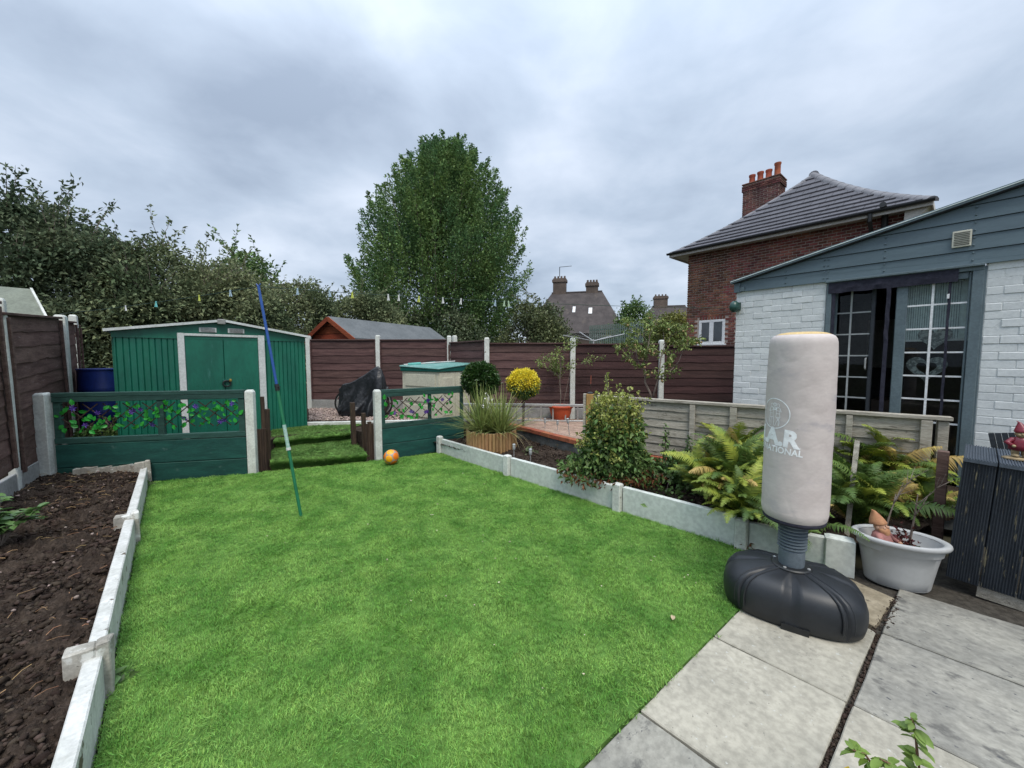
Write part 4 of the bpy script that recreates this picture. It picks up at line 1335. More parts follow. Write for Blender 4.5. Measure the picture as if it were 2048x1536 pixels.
for s0, s1, zlo in ((0.0, S_D0, 0.75), (S_D1 + 0.012, 2.75, 0.72)):
    r = 0
    z = ZW - course / 2 - 0.002
    while z > zlo:
        x = s0
        first = True
        while x < s1 - 0.03:
            L = pitch / 2 if (first and r % 2) else pitch
            first = False
            if x + L > s1:
                L = s1 - x
            dy = random.uniform(-0.003, 0.004)
            base = random.choice(BRH if L < 0.15 else BR)
            nat = 0.098 if L < 0.15 else 0.199
            link('brick', base, ext, TR((x + L / 2, dy, z + random.uniform(-.0015, .0015)), rx=random.uniform(-.01, .01), rz=random.uniform(-.006, .006), s=((L - 0.003) / nat, 1, 1)))
            nb += 1
            x += L
        z -= course
        r += 1
# cladding planks: each clipped by the slope of the roof
ph = 0.137
z = ZW - 0.012
k = 0
while z < zroof(S_END):
    z1 = z + ph - 0.005
    xa0 = max(0.0, (z - 2.515) / 0.228)
    xa1 = max(0.0, (z1 - 2.515) / 0.228)
    poly = [(xa0, z), (S_END, z)]
    if z1 < zroof(S_END):
        poly += [(S_END, z1)]
        poly += [(xa1, z1)]
    else:
        poly += [(S_END, zroof(S_END))]
    if xa0 == 0 and xa1 > 0:
        poly += [(0, zroof(0))]
    if len(poly) >= 3:
        mb = MB()
        mb.wallpoly(poly, -0.034, 0.0)
        me = mb.mesh('cladding_plank', M['clad'])
        for v in me.vertices:                              # shiplap: the lower edge stands out
            if v.co.y < -0.01 and abs(v.co.z - z) > 0.02:
                v.co.y += 0.012
        link('cladding_plank', me, ext)
        sh = MB().b2((xa1, -0.012, z1 - 0.001), (S_END, -0.004, z1 + 0.0065)).mesh('groove', M['black'])  # black strip put in as the shade of the gap between planks
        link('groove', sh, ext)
    z += ph
    k += 1
nails = MB()
for sx in (0.55, 0.92, 1.42, 2.02, 2.62):
    zz_ = ZW + 0.03
    while zz_ < zroof(sx) - 0.03:
        for dx in ((0, 0.035) if sx in (0.92,) else (0,)):
            nails.lathe([(0.0085, 0), (0.006, 0.006), (0.002, 0.008)], 8)
            b = len(nails.v) - 24
            for i in range(24):
                x, y, zz2 = nails.v[b + i]
                nails.v[b + i] = (sx + dx + x, -0.033 - zz2, zz_ + y)
        zz_ += ph / 2
tag(nails.build('nail', M['clad'], ext), kind='stuff')
# verge trim, roof sheet, corner board
def sloped(x0, x1, y0, y1, dz0, dz1):
    return MB().add([(x0, y0, zroof(x0) + dz0), (x1, y0, zroof(x1) + dz0), (x1, y1, zroof(x1) + dz0), (x0, y1, zroof(x0) + dz0),
                     (x0, y0, zroof(x0) + dz1), (x1, y0, zroof(x1) + dz1), (x1, y1, zroof(x1) + dz1), (x0, y1, zroof(x0) + dz1)],
                    [(3, 2, 1, 0), (4, 5, 6, 7), (0, 1, 5, 4), (1, 2, 6, 5), (2, 3, 7, 6), (3, 0, 4, 7)])


sloped(-0.03, S_END + .02, -0.075, 3.0, 0.004, 0.03).build('roof', M['slate'], ext)
sloped(-0.05, S_END + .02, -0.088, -0.05, 0.012, 0.05).build('verge_strip', M['frame_grey'], ext)
sloped(-0.05, S_END + .02, -0.094, -0.0885, 0.032, 0.04).build('verge_edge', M['blind'], ext)
MB().b2((-0.02, -0.045, ZW - 0.02), (0.05, 0.04, 2.52)).build('corner_board', M['clad'], ext, bevel=0.003)
MB().b2((0.055, -0.047, ZW - 0.01), (0.105, -0.036, ZW + 0.045)).build('patch_plate', M['frame_grey'], ext)
# the vent
vs0, vs1 = wall_s(1885), wall_s(1923)
vz0, vz1 = 2.585, 2.735
v = MB().b2((vs0, -0.05, vz0), (vs1, -0.034, vz1)).build('vent', mat('cream_plastic', (0.6, 0.58, 0.48), (0.52, 0.5, 0.41), rough=0.5, bump=0), ext, bevel=0.004)
vm = mat('vent_slot_shadow', (0.1, 0.1, 0.085), rough=0.8, bump=0)
for i in range(8):
    zc = vz0 + 0.02 + i * (vz1 - vz0 - 0.04) / 7
    link('vent_slot', MB().b2((vs0 + 0.012, -0.054, zc - 0.0035), (vs1 - 0.012, -0.0505, zc + 0.0035)).mesh('vent_slot', vm), v)
# ---- the sliding door
fr = M['frame_grey']
ZD = 2.405
def jamb(x0, x1, z0, z1, y0, y1, name='door_frame', m_=fr):
    return MB().b2((x0, y0, z0), (x1, y1, z1)).build(name, m_, ext, bevel=0.004)


sF = [wall_s(p) for p in (1645, 1656, 1779, 1808, 1922, 1941, 1957)]
jamb(S_D0 + .002, S_D0 + 0.05, 0.3, ZD - 0.05, -0.02, 0.1)
jamb(S_D1 - 0.075, S_D1 - 0.002, 0.3, ZD - 0.05, -0.02, 0.1)
jamb(S_D0 + .002, S_D1 - 0.002, ZD - 0.05, ZD, -0.02, 0.1)
jamb(S_D0 - 0.01, S_D1 - 0.005, ZD - 0.014, ZD + 0.01, -0.05, -0.021, 'drip_rail')
jamb(S_D1 - 0.006, S_D1 + 0.012, 0.3, ZD - 0.016, -0.012, 0.0, 'seal_strip')
# right-hand leaf (closed)
xa, xb = wall_s(1783), S_D1 - 0.077
zb, zt_ = 0.34, ZD - 0.053
leaf = MB().b2((xa, 0.005, zb), (wall_s(1806), 0.055, zt_)).build('door_leaf', fr, ext, bevel=0.006, label='closed glazed leaf of the sliding door')
for i, (x0, x1, z0, z1) in enumerate(((wall_s(1924), xb, zb, zt_), (wall_s(1806) + .002, wall_s(1924) - .002, zt_ - 0.062, zt_), (wall_s(1806) + .002, wall_s(1924) - .002, zb, zb + 0.1))):
    link('leaf_frame', MB().b2((x0, 0.005, z0), (x1, 0.055, z1)).mesh('leaf_frame', fr, bevel=0.005), leaf)
x0, x1 = wall_s(1806), wall_s(1924)
link('glass', MB().b2((x0, 0.028, zb + .05), (x1, 0.034, zt_ - .03)).mesh('glass', M['glass']), leaf)
for i, zz2 in enumerate((2.07, 1.835, 1.60, 1.365, 1.13, 0.9)):
    link('glazing_bar', MB().b2((x0, 0.016, zz2 - 0.008), (x1, 0.0265, zz2 + 0.008)).mesh('glazing_bar', M['white']), leaf)
xm = wall_s(1855)
link('glazing_bar', MB().b2((xm - 0.009, 0.013, zb + 0.1), (xm + 0.009, 0.0255, zt_ - .06)).mesh('glazing_bar', M['white']), leaf)
# blind behind it
bl = MB()
xx = x0 - 0.02
while xx < x1 + 0.03:
    bl.box((xx, 0.16 + 0.006 * (int(xx * 200) % 2), (1.73 + zt_) / 2), (0.0135, 0.003, zt_ - 1.73), rz=0.2)
    xx += 0.0165
tag(bl.build('blind', M['blind'], ext), kind='stuff')
MB().b2((xm + 0.19, 0.145, 1.73), (x1 + 0.02, 0.15, zt_ - 0.06)).build('blind_panel', M['blind'], ext)
MB().b2((x0 - .02, 0.15, 1.715), (x1 + .02, 0.155, 1.735)).build('blind_hem', M['white'], ext)
# left-hand leaf, slid inwards, behind a fly net
la, lb = wall_s(1664), wall_s(1732)
leaf2 = MB().b2((la - 0.035, 0.09, zb), (la, 0.14, zt_)).build('door_leaf', fr, ext, bevel=0.005, label='left leaf of the sliding door behind the dark fly net')
link('leaf_frame', MB().b2((lb, 0.09, zb), (lb + 0.035, 0.14, zt_)).mesh('leaf_frame', M['slate'], bevel=0.005), leaf2)
link('glass', MB().b2((la, 0.112, zb), (lb, 0.118, zt_)).mesh('glass', M['glass']), leaf2)
gb = mat('dull_glazing_bar', (0.4, 0.42, 0.42), rough=0.6, bump=0)
for zz2 in (2.05, 1.81, 1.57, 1.33, 1.1):
    link('glazing_bar', MB().b2((la, 0.1, zz2 - 0.007), (lb, 0.11, zz2 + 0.007)).mesh('glazing_bar', gb), leaf2)
lm = wall_s(1692)
link('glazing_bar', MB().b2((lm - 0.008, 0.097, zb), (lm + 0.008, 0.109, zt_)).mesh('glazing_bar', gb), leaf2)
hx = wall_s(1728)
link('handle', MB().tube([(hx, 0.075, 1.42), (hx, 0.05, 1.43), (hx, 0.05, 1.53), (hx, 0.075, 1.54)], 0.009, 8).mesh('handle', M['metal'], smooth=True), leaf2)
# fly net: pelmet band and two hanging magnet strips
def cloth_strip(pts, w, y, name):
    mb = MB()
    n = len(pts)
    vs = []
    for i, (x, z) in enumerate(pts):
        o_ = mnoise.noise(V((x * 7, z * 9, 3))) * 0.006
        vs += [(x - w / 2 + o_, y + o_, z), (x + w / 2 + o_, y - o_, z)]
    fs = [(i * 2, i * 2 + 1, i * 2 + 3, i * 2 + 2) for i in range(n - 1)]
    b = [(p[0], p[1] + 0.004, p[2]) for p in vs]
    mb.add(vs, fs)
    mb.add(b, [tuple(reversed(f)) for f in fs])
    return mb.build(name, M['net'], ext)


top = MB()
n = 24
x_a, x_b = S_D0 + 0.02, wall_s(1903)
vs = []
for i in range(n + 1):
    x = x_a + (x_b - x_a) * i / n
    w = mnoise.noise(V((x * 9, 1, 1))) * 0.012
    vs += [(x, -0.028 + w * .4, ZD - 0.02), (x, -0.03 - w, ZD - 0.085), (x, -0.026 + w, ZD - 0.135 + w)]
fs = [(i * 3 + k, i * 3 + 3 + k, i * 3 + 4 + k, i * 3 + 1 + k) for i in range(n) for k in range(2)]
top.add(vs, [tuple(reversed(f)) for f in fs])
top.add([(a, b + 0.005, c) for a, b, c in vs], fs)
top.build('net_band', M['net'], ext)
cloth_strip([(wall_s(1772 - 0.125 * i * 8) if False else wall_s(1768), ZD - 0.1 - i * 0.1) for i in range(21)], 0.034, -0.026, 'net_strip')
cloth_strip([(wall_s(1888), ZD - 0.1 - i * 0.1) for i in range(21)], 0.02, -0.01, 'net_strip')
cloth_strip([(S_D0 + 0.07, ZD - 0.1 - i * 0.1) for i in range(21)], 0.03, -0.016, 'net_strip')
MB().b2((wall_s(1883), -0.022, 2.115), (wall_s(1888), -0.012, 2.16)).build('net_clip', M['white'], ext)
# the heart hanging behind the glass, and another below the blind
def heart(cx, cz, r, y, name='wicker_heart', hole=True):
    def f(t, k):
        return (cx + k * r * 0.0625 * 16 * math.sin(t) ** 3, cz + k * r * 0.0625 * (13 * math.cos(t) - 5 * math.cos(2 * t) - 2 * math.cos(3 * t) - math.cos(4 * t)))
    n = 40
    mb = MB()
    k0 = 0.5 if hole else 0.02
    vs = []
    for i in range(n):
        t = 2 * math.pi * i / n
        for k, yy in ((k0, y), (1.0, y), (1.0, y + 0.02), (k0, y + 0.02)):
            x, z = f(t, k)
            vs.append((x, yy, z))
    fs = [(i * 4 + k, ((i + 1) % n) * 4 + k, ((i + 1) % n) * 4 + (k + 1) % 4, i * 4 + (k + 1) % 4) for i in range(n) for k in range(4)]
    return mb.add(vs, fs)


wick = mat('grey_wicker', (0.34, 0.36, 0.35), (0.14, 0.15, 0.15), scale=40, rough=0.8, bump=0.5, bscale=120, lo=0.42, hi=0.55)
hc = C0 + V((0.654, -0.757, 0)) * wall_s(1851) + V((0.757, 0.654, 0)) * 0.075
o = thing('hanging_heart', 'grey wicker heart with an open middle hanging behind the glass', 'decoration', (C0.x, C0.y, 0), RZH, local=True)
heart(wall_s(1851), 1.445, 0.145, 0.07).build('wicker_heart', wick, o)
MB().tube([(wall_s(1851), 0.08, 1.5), (wall_s(1851), 0.08, 2.3)], 0.002, 5).build('cord', M['white'], o)
o = thing('hanging_heart', 'dull solid heart hanging half behind the blind', 'decoration', (C0.x, C0.y, 0), RZH, local=True)
heart(wall_s(1864), 1.75, 0.12, 0.062, hole=False).build('wicker_heart', wick, o)
MB().tube([(wall_s(1864), 0.08, 1.8), (wall_s(1864), 0.08, 2.3)], 0.002, 5).build('cord', M['white'], o)
# the dark room behind the door
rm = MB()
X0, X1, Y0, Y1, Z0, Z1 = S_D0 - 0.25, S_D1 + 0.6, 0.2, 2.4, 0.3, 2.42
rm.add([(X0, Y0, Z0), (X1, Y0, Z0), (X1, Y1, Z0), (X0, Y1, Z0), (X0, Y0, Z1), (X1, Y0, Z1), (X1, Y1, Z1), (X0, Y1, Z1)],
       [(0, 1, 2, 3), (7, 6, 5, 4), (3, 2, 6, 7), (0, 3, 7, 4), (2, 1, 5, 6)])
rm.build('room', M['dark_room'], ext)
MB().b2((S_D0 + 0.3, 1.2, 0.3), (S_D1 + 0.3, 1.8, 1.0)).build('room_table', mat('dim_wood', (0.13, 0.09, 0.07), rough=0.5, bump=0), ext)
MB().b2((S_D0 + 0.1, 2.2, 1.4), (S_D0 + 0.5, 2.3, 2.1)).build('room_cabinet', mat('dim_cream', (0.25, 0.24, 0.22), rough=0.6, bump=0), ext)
# alarm box
o = thing('wall_lamp', 'dark green dome lamp on the corner of the white brick wall', 'lamp', (C0.x, C0.y, 2.2), RZH, local=True)
zl = D(1468, 614, C0.y).z - 2.2
lm_ = MB()
lm_.lathe([(0.0, -0.075), (0.045, -0.065), (0.07, -0.035), (0.075, 0.0), (0.06, 0.045), (0.03, 0.07), (0.0, 0.075)], 20, (-0.0, -0.06, zl), sx=0.8)
lm_.build('dome', mat('green_enamel', (0.02, 0.075, 0.062), rough=0.35, spec=0.5, bump=0), o, smooth='all')
MB().b2((0.03, -0.075, zl - 0.05), (0.06, 0.0, zl + 0.05)).build('bracket', M['green_rail'], o, bevel=0.006)

# ================================================================== the red brick house
C1 = V((5.77, 13.0, 0))
rh = thing('brick_house', 'red brown brick house with a grey tiled hip roof and a tall chimney', 'house', (C1.x, C1.y, 0), RZH, local=True)
ZE = 4.92
LH = 5.02
wl_ = MB()
wl_.b2((0.01, 0.012, 0.0), (LH, 0.3, ZE))
wl_.b2((0.01, 0.3, 0.0), (0.3, 8.0, ZE))
wl_.b2((LH - 0.3, 0.3, 0.0), (LH, 8.0, ZE))
wl_.build('wall', M['mortar'], rh)
w0, w1, wz0, wz1 = wall_s(1395, C1), wall_s(1447, C1), 1.98, 2.73
# bricks: the nearest 300 as parts, the rest as one
bl_, bh_, gp_ = 0.165, 0.055, 0.02
proto_b = MB().b2((-bl_ / 2, -0.006, -bh_ / 2), (bl_ / 2, 0.02, bh_ / 2)).mesh('brick', M['brick'])
spots = []
z = 1.75
r = 0
while z < ZE - 0.05:
    x = -0.0 if r % 2 == 0 else -(bl_ + gp_) / 2
    while x < LH:
        c = x + bl_ / 2
        if not (w0 - 0.06 < c < w1 + 0.06 and wz0 - 0.03 < z < wz1 + 0.1):
            L = bl_
            if x < 0:
                c, L = (bl_ + x) / 2, bl_ + x
            wpos = C1 + V((0.654, -0.757, 0)) * c
            px = 1024 + F * wpos.x / wpos.y
            hidden = (z < 2.5 + 0.0 and px > 1480) or (px > 1470 and z < 1.55 + (715 - (572 - (px - 1468) * 0.34)) / F * wpos.y - 0.15)
            spots.append((c, z, L, px, hidden))
        x += bl_ + gp_
    z += bh_ + gp_
    r += 1
vis = sorted([s for s in spots if not s[4]], key=lambda s: -s[3])
near = set(id(s) for s in vis[:296])
rest = MB()
for s in spots:
    c, z, L, px, hid = s
    dy = random.uniform(-0.003, 0.003)
    if id(s) in near:
        link('brick', proto_b, rh, TR((c, dy, z), s=(L / bl_, 1, 1)))
    elif not hid:
        rest.b2((c - L / 2, -0.006 + dy, z - bh_ / 2), (c + L / 2, 0.014 + dy, z + bh_ / 2))
tag(rest.build('far_brick', M['brick'], rh), kind='stuff')
# window
wf = MB().b2((w0, -0.01, wz1 - 0.075), (w1, 0.06, wz1)).build('window', M['white'], rh, bevel=0.006)
for a, b, c, d in ((w0, w0 + 0.085, wz0, wz1 - 0.076), (w1 - 0.085, w1, wz0, wz1 - 0.076), ((w0 + w1) / 2 - 0.075, (w0 + w1) / 2 + 0.055, wz0, wz1 - 0.076), (w0 + .087, w1 - .087, wz0, wz0 + 0.07)):
    if c == wz0 and d == wz0 + 0.07:
        for q0, q1 in ((w0 + .087, (w0 + w1) / 2 - .077), ((w0 + w1) / 2 + .057, w1 - .087)):
            link('window_frame', MB().b2((q0, -0.008, c), (q1, 0.05, d)).mesh('window_frame', M['white'], bevel=0.004), wf)
    else:
        link('window_frame', MB().b2((a, -0.008, c), (b, 0.05, d)).mesh('window_frame', M['white'], bevel=0.006), wf)
gdark = mat('dim_window_pane', (0.05, 0.06, 0.065), (0.03, 0.035, 0.04), rough=0.06, spec=0.8, bump=0)
for a, b in ((w0 + .08, (w0 + w1) / 2 - .075), ((w0 + w1) / 2 + .055, w1 - .08)):
    link('pane', MB().b2((a, 0.001, wz0), (b, 0.008, wz1 - .07)).mesh('pane', gdark), wf)
MB().b2((w0 - 0.05, -0.05, wz0 - 0.05), (w1 + 0.05, 0.02, wz0 - 0.002)).build('window_sill', M['white'], rh, bevel=0.005)
# a course of bricks on end above the window
for i in range(9):
    x = w0 + (w1 - w0) * (i + .5) / 9
    link('lintel_brick', MB().b2((-0.03, -0.008, -0.08), (0.03, 0.02, 0.08)).mesh('lintel_brick', M['brick']), rh, TR((x, 0, wz1 + 0.09)))
# ---- roof: hip with a sweep at the eaves
OV = 0.42
AP = V((LH / 2 + 0.16, LH / 2 + 0.1, 7.3))
def prof(t):
    """Height fraction for plan fraction t from eave to ridge (bell-cast)."""
    return t * (0.74 + 0.26 * t)


ze = ZE + 0.02
def hip(t, side):
    """Point on the face's edge at fraction t: side 0 = left hip, 1 = right hip."""
    x = (-OV + (AP.x + OV) * t) if side == 0 else (LH + OV - (LH + OV - AP.x) * t)
    y = -OV + (AP.y + OV) * t
    return V((x, y, ze + (AP.z - ze) * prof(t)))


NCOURSE = 12
tile_n = 0
for c in range(NCOURSE):
    t0, t1 = c / NCOURSE, min(1.0, (c + 1.0) / NCOURSE)
    a0, b0, a1, b1 = hip(t0, 0), hip(t0, 1), hip(t1, 0), hip(t1, 1)
    L0, L1 = b0.x - a0.x, b1.x - a1.x
    tw = 0.33
    off = tw / 2 if c % 2 else 0
    x = a0.x - off
    while x < b0.x - 1e-3:
        xa_, xb_ = max(x, a0.x), min(x + tw, b0.x)
        x += tw
        if xb_ - xa_ < 0.02:
            continue
        # upper edge clipped by the hips
        ua, ub = min(max(xa_, a1.x), b1.x), max(min(xb_, b1.x), a1.x)
        lift0, lift1 = 0.04, 0.008
        g_ = 0.004
        pts = [V((xa_ + g_, a0.y - 0.02, a0.z + lift0)), V((xb_ - g_, a0.y - 0.02, a0.z + lift0)), V((ub - (g_ if ub > ua + .02 else 0), a1.y, a1.z + lift1)), V((ua + (g_ if ub > ua + .02 else 0), a1.y, a1.z + lift1))]
        low_ = [p - V((0, -0.006, 0.03)) for p in pts]
        mb = MB().add(pts + low_, [(0, 1, 2, 3), (7, 6, 5, 4), (4, 5, 1, 0), (5, 6, 2, 1), (6, 7, 3, 2), (7, 4, 0, 3)])
        cc = sum(pts, V((0, 0, 0))) / 4
        link('roof_tile', mb.mesh('roof_tile', M['tile'], o=cc), rh, Matrix.Translation(cc + V((0, 0, random.uniform(0, .003)))))
        tile_n += 1
# the other slopes and the underlay
NS = 10
und = MB()
ridge_end = V((AP.x, 8.5, AP.z))
for side in (0, 1):
    vs = []
    for i in range(NS + 1):
        t = i / NS
        p = hip(t, side)
        q_ = V((p.x, 8.5, p.z))
        vs += [p, q_]
    und.add(vs, [(i * 2, i * 2 + 1, i * 2 + 3, i * 2 + 2) if side else (i * 2 + 2, i * 2 + 3, i * 2 + 1, i * 2) for i in range(NS)])
vs = []
for i in range(NS + 1):
    vs += [hip(i / NS, 0) - V((0, 0, 0.03)), hip(i / NS, 1) - V((0, 0, 0.03))]
und.add(vs, [(i * 2, i * 2 + 1, i * 2 + 3, i * 2 + 2) for i in range(NS)])
und.build('roof', M['tile'], rh)
# hip and ridge tiles: half-round pieces
def half_round(p, q, r, name='ridge_tile'):
    d = (q - p)
    L = d.length
    d.normalize()
    side_ = d.cross(V((0, 0, 1))).normalized()
    up_ = side_.cross(d)
    vs = []
    for e_, rr in ((p - d * 0.02, r), (q + d * 0.02, r * 0.93)):
        for k in range(7):
            a = math.pi * k / 6
            vs.append(e_ + side_ * math.cos(a) * rr * 1.15 + up_ * (math.sin(a) * rr * 0.95 - 0.055))
    fs = [(k, k + 1, 8 + k, 7 + k) for k in range(6)] + [(0, 7, 13, 6), tuple(range(6, -1, -1)), tuple(range(7, 14))]
    c = (p + q) / 2
    link(name, MB().add(vs, fs).mesh(name, M['ridge'], smooth=True, o=c), rh, Matrix.Translation(c))


for side in (0, 1):
    n = 13
    for i in range(n):
        up1 = V((0, 0, 0.012))
        half_round(hip(i / n, side) + up1, hip((i + 1) / n, side) + up1, 0.115 if side else 0.085)
for i in range(14):
    half_round(AP + V((0, i * 0.4, 0.05)), AP + V((0, (i + 1) * 0.4, 0.05)), 0.11)
# soffit, fascia, gutter
so = MB()
so.b2((-OV, -OV, ze - 0.075), (LH + OV, 0.0, ze - 0.05))
so.b2((-OV, 0.0, ze - 0.075), (0.0, 8.5, ze - 0.05))
so.b2((LH, 0.0, ze - 0.075), (LH + OV, 8.5, ze - 0.05))
so.build('soffit', M['soffit'], rh)
fa = MB()
fa.b2((-OV - 0.012, -OV - 0.02, ze - 0.13), (LH + OV + 0.012, -OV - 0.001, ze - 0.005))
fa.b2((LH + OV + 0.001, -OV, ze - 0.13), (LH + OV + 0.02, 8.5, ze - 0.005))
fa.b2((-OV - 0.02, -OV, ze - 0.13), (-OV - 0.001, 8.5, ze - 0.005))
fa.build('fascia', M['soffit'], rh)
gut = MB()
n = 8
vs = []
for x in (-OV - 0.06, LH + OV + 0.05):
    for k in range(n + 1):
        a = math.pi + math.pi * k / n
        vs.append((x, -OV - 0.075 + 0.055 * math.cos(a), ze - 0.01 + 0.055 * math.sin(a)))
gut.add(vs, [(k, k + 1, n + 2 + k, n + 1 + k) for k in range(n)] + [tuple(range(n + 1)), tuple(reversed(range(n + 1, 2 * n + 2)))])
gut.add([(a, b - 0.003 if b < -OV - .07 else b + 0.003, c - 0.003) for a, b, c in vs], [(n + 1 + k, n + 2 + k, k + 1, k) for k in range(n)])
gut.build('gutter', M['black'], rh)
gx_ = wall_s(1728, C1)
dp = MB().tube([(gx_, -OV - 0.07, ze - 0.07), (gx_, -OV - 0.07, ze - 0.22), (gx_, -0.16, ze - 0.42), (gx_, -0.07, ze - 0.5), (gx_, -0.07, 2.5)], 0.042, 10)
dp.build('downpipe', M['black'], rh, smooth=True)
gx2 = wall_s(1752, C1)
MB().tube([(gx2, -0.09, ze - 0.9), (gx2, -0.09, ze - 0.16), (gx2, -0.2, ze + 0.02), (gx2, -OV - 0.17, ze + 0.06)], 0.062, 10).build('soil_pipe', M['black'], rh, smooth=True)
# corbel brackets at the right end
MB().wallpoly([(LH + 0.0, ze - 0.08), (LH + OV - 0.02, ze - 0.08), (LH + 0.22, ze - 0.3), (LH + 0.0, ze - 0.75)], -OV + 0.1, 0.3).build('eave_corbel', M['soffit'], rh)
# ---- chimney with its pots
cx, cy = 0.56, 5.0
cw, cd, ct = 1.25, 0.75, 8.38
ch = MB().b2((cx - cw / 2 + .012, cy - cd / 2 + .012, 4.0), (cx + cw / 2 - .012, cy + cd / 2 - .012, ct)).build('chimney', M['mortar'], rh)
zc = 5.9
r = 0
chb = MB()
cb_w, cb_l = MB().b2((-0.1, -0.012, -0.0275), (0.1, 0.03, 0.0275)).mesh('brick', M['brick_chim']), None
while zc < ct - 0.02:
    cor = 0.035 if zc > ct - 0.3 else 0.0
    n = 5
    for k in range(n + 1):
        x0 = cx - cw / 2 - cor + (cw + 2 * cor) * (k - (0.5 if r % 2 else 0)) / n
        x1 = x0 + (cw + 2 * cor) / n - 0.02
        x0, x1 = max(x0, cx - cw / 2 - cor), min(x1, cx + cw / 2 + cor)
        if x1 - x0 > 0.03:
            link('brick', cb_w, ch, TR(((x0 + x1) / 2, cy - cd / 2 + 0.012 - cor, zc + random.uniform(-.002, .002)), s=((x1 - x0) / 0.2, 1, 1)))
    for k in range(5):
        y0 = cy - cd / 2 - cor + (cd + 2 * cor) * (k - (0.5 if r % 2 else 0)) / 4
        y1 = y0 + (cd + 2 * cor) / 4 - 0.013
        y0, y1 = max(y0, cy - cd / 2 - cor + .03), min(y1, cy + cd / 2 + cor)
        if y1 - y0 > 0.03:
            for xs_, sg in ((cx + cw / 2 - 0.012 + cor, 1), (cx - cw / 2 + 0.012 - cor, -1)):
                chb.b2((xs_ - 0.03 if sg > 0 else xs_ - 0.012, y0, zc - 0.0275), (xs_ + 0.012 if sg > 0 else xs_ + 0.03, y1, zc + 0.0275))
    zc += 0.075
    r += 1
tag(chb.build('side_brick', M['brick_chim'], ch), kind='stuff')
link('chimney_cap', MB().b2((cx - cw / 2 - 0.04, cy - cd / 2 - 0.04, ct), (cx + cw / 2 + 0.04, cy + cd / 2 + 0.04, ct + 0.05)).mesh('chimney_cap', M['brick_chim'], bevel=0.01), ch)
for k, h in enumerate((0.4, 0.42, 0.4, 0.56)):
    x = cx - cw / 2 + 0.2 + k * 0.29
    pr = [(0.125, 0.0), (0.12, 0.03), (0.105, 0.1), (0.1, h - 0.09), (0.118, h - 0.06), (0.118, h), (0.085, h), (0.08, h - 0.1)]
    link('chimney_pot', MB().lathe(pr, 20, (x, cy - 0.02, ct + 0.05)).mesh('chimney_pot', M['terracotta'], smooth=True), ch)
link('aerial_stub', MB().tube([(cx + cw / 2 + .02, cy, ct - 0.75), (cx + cw / 2 + 0.3, cy - 0.1, ct - 0.68)], 0.012, 6).mesh('aerial_stub', M['black']), ch)

# ================================================================== far houses
def far_house(name, label, c, rz, Lx, Ly, ze_, zr, chims, hipx, skylights=(), aerial=None):
    t = thing(name, label, 'house', c, rz, 'brown roofed houses far behind the fence', local=True)
    MB().b2((-Lx / 2, -Ly / 2, -1), (Lx / 2, Ly / 2, ze_)).build('wall', M['far_brick'], t)
    x, y, o_ = Lx / 2 + .4, Ly / 2 + .4, hipx
    MB().add([(-x, -y, ze_), (x, -y, ze_), (x, y, ze_), (-x, y, ze_), (-x + o_, 0, zr), (x - o_, 0, zr)], [(0, 1, 5, 4), (1, 2, 5), (2, 3, 4, 5), (3, 0, 4), (3, 2, 1, 0)]).build('roof', M['far_roof'], t)
    MB().tube([(-x + o_, 0, zr), (x - o_, 0, zr)], 0.12, 8).build('ridge_tile', M['far_roof'], t)
    for cx_, cy_, zb_, zt2, w, d in chims:
        ch_ = MB().b2((cx_ - w / 2, cy_ - d / 2, zb_), (cx_ + w / 2, cy_ + d / 2, zt2)).build('chimney', M['far_brick'], t)
        link('chimney_cap', MB().b2((cx_ - w / 2 - .1, cy_ - d / 2 - .1, zt2 - 0.45), (cx_ + w / 2 + .1, cy_ + d / 2 + .1, zt2 - 0.15)).mesh('chimney_cap', M['far_brick']), ch_)
        for k in range(4):
            link('chimney_pot', MB().lathe([(0.13, 0), (0.11, 0.3)], 10, (cx_ - w / 2 + w * (k + .5) / 4, cy_, zt2)).mesh('chimney_pot', M['far_brick']), ch_)
    for sx, sy, w in skylights:
        zz3 = ze_ + (zr - ze_) * (y + sy) / y + 0.05
        sl = math.atan2(zr - ze_, y)
        link('skylight', MB().box((0, 0, 0), (w, 1.0, 0.06)).mesh('skylight', M['white'], bevel=0.02), t, TR((sx, sy, zz3), rx=sl))
    if aerial:
        ax, az, hgt = aerial
        MB().tube([(ax, 0, az), (ax, 0, az + hgt)], 0.04, 6).tube([(ax, 0, az + hgt), (ax + 1.4, 0, az + hgt + 0.05)], 0.03, 6).build('aerial', M['black'], t)
    return t


c = D(1152, 700, 46)
far_house('far_house', 'brown roofed house with two chimneys seen past the tall tree', (c.x, c.y, -0.5), R(-14), 10.2, 8.5, 4.6, 9.6,
          ((-2.0, 0.3, 7.5, 11.3, 1.5, 0.9), (1.75, 0.3, 7.3, 10.7, 1.35, 0.9)), 2.6, ((-0.1, -2.1, 0.32), (1.7, -2.3, 0.4)), (-2.0, 11.5, 1.1))
c = D(1335, 700, 62)
far_house('far_house', 'distant roof with one chimney showing beside the red brick house', (c.x, c.y, 0), R(-12), 10.5, 8, 4.6, 9.6, ((-1.2, 0.2, 8, 11.2, 2.0, 1.0),), 3.2)

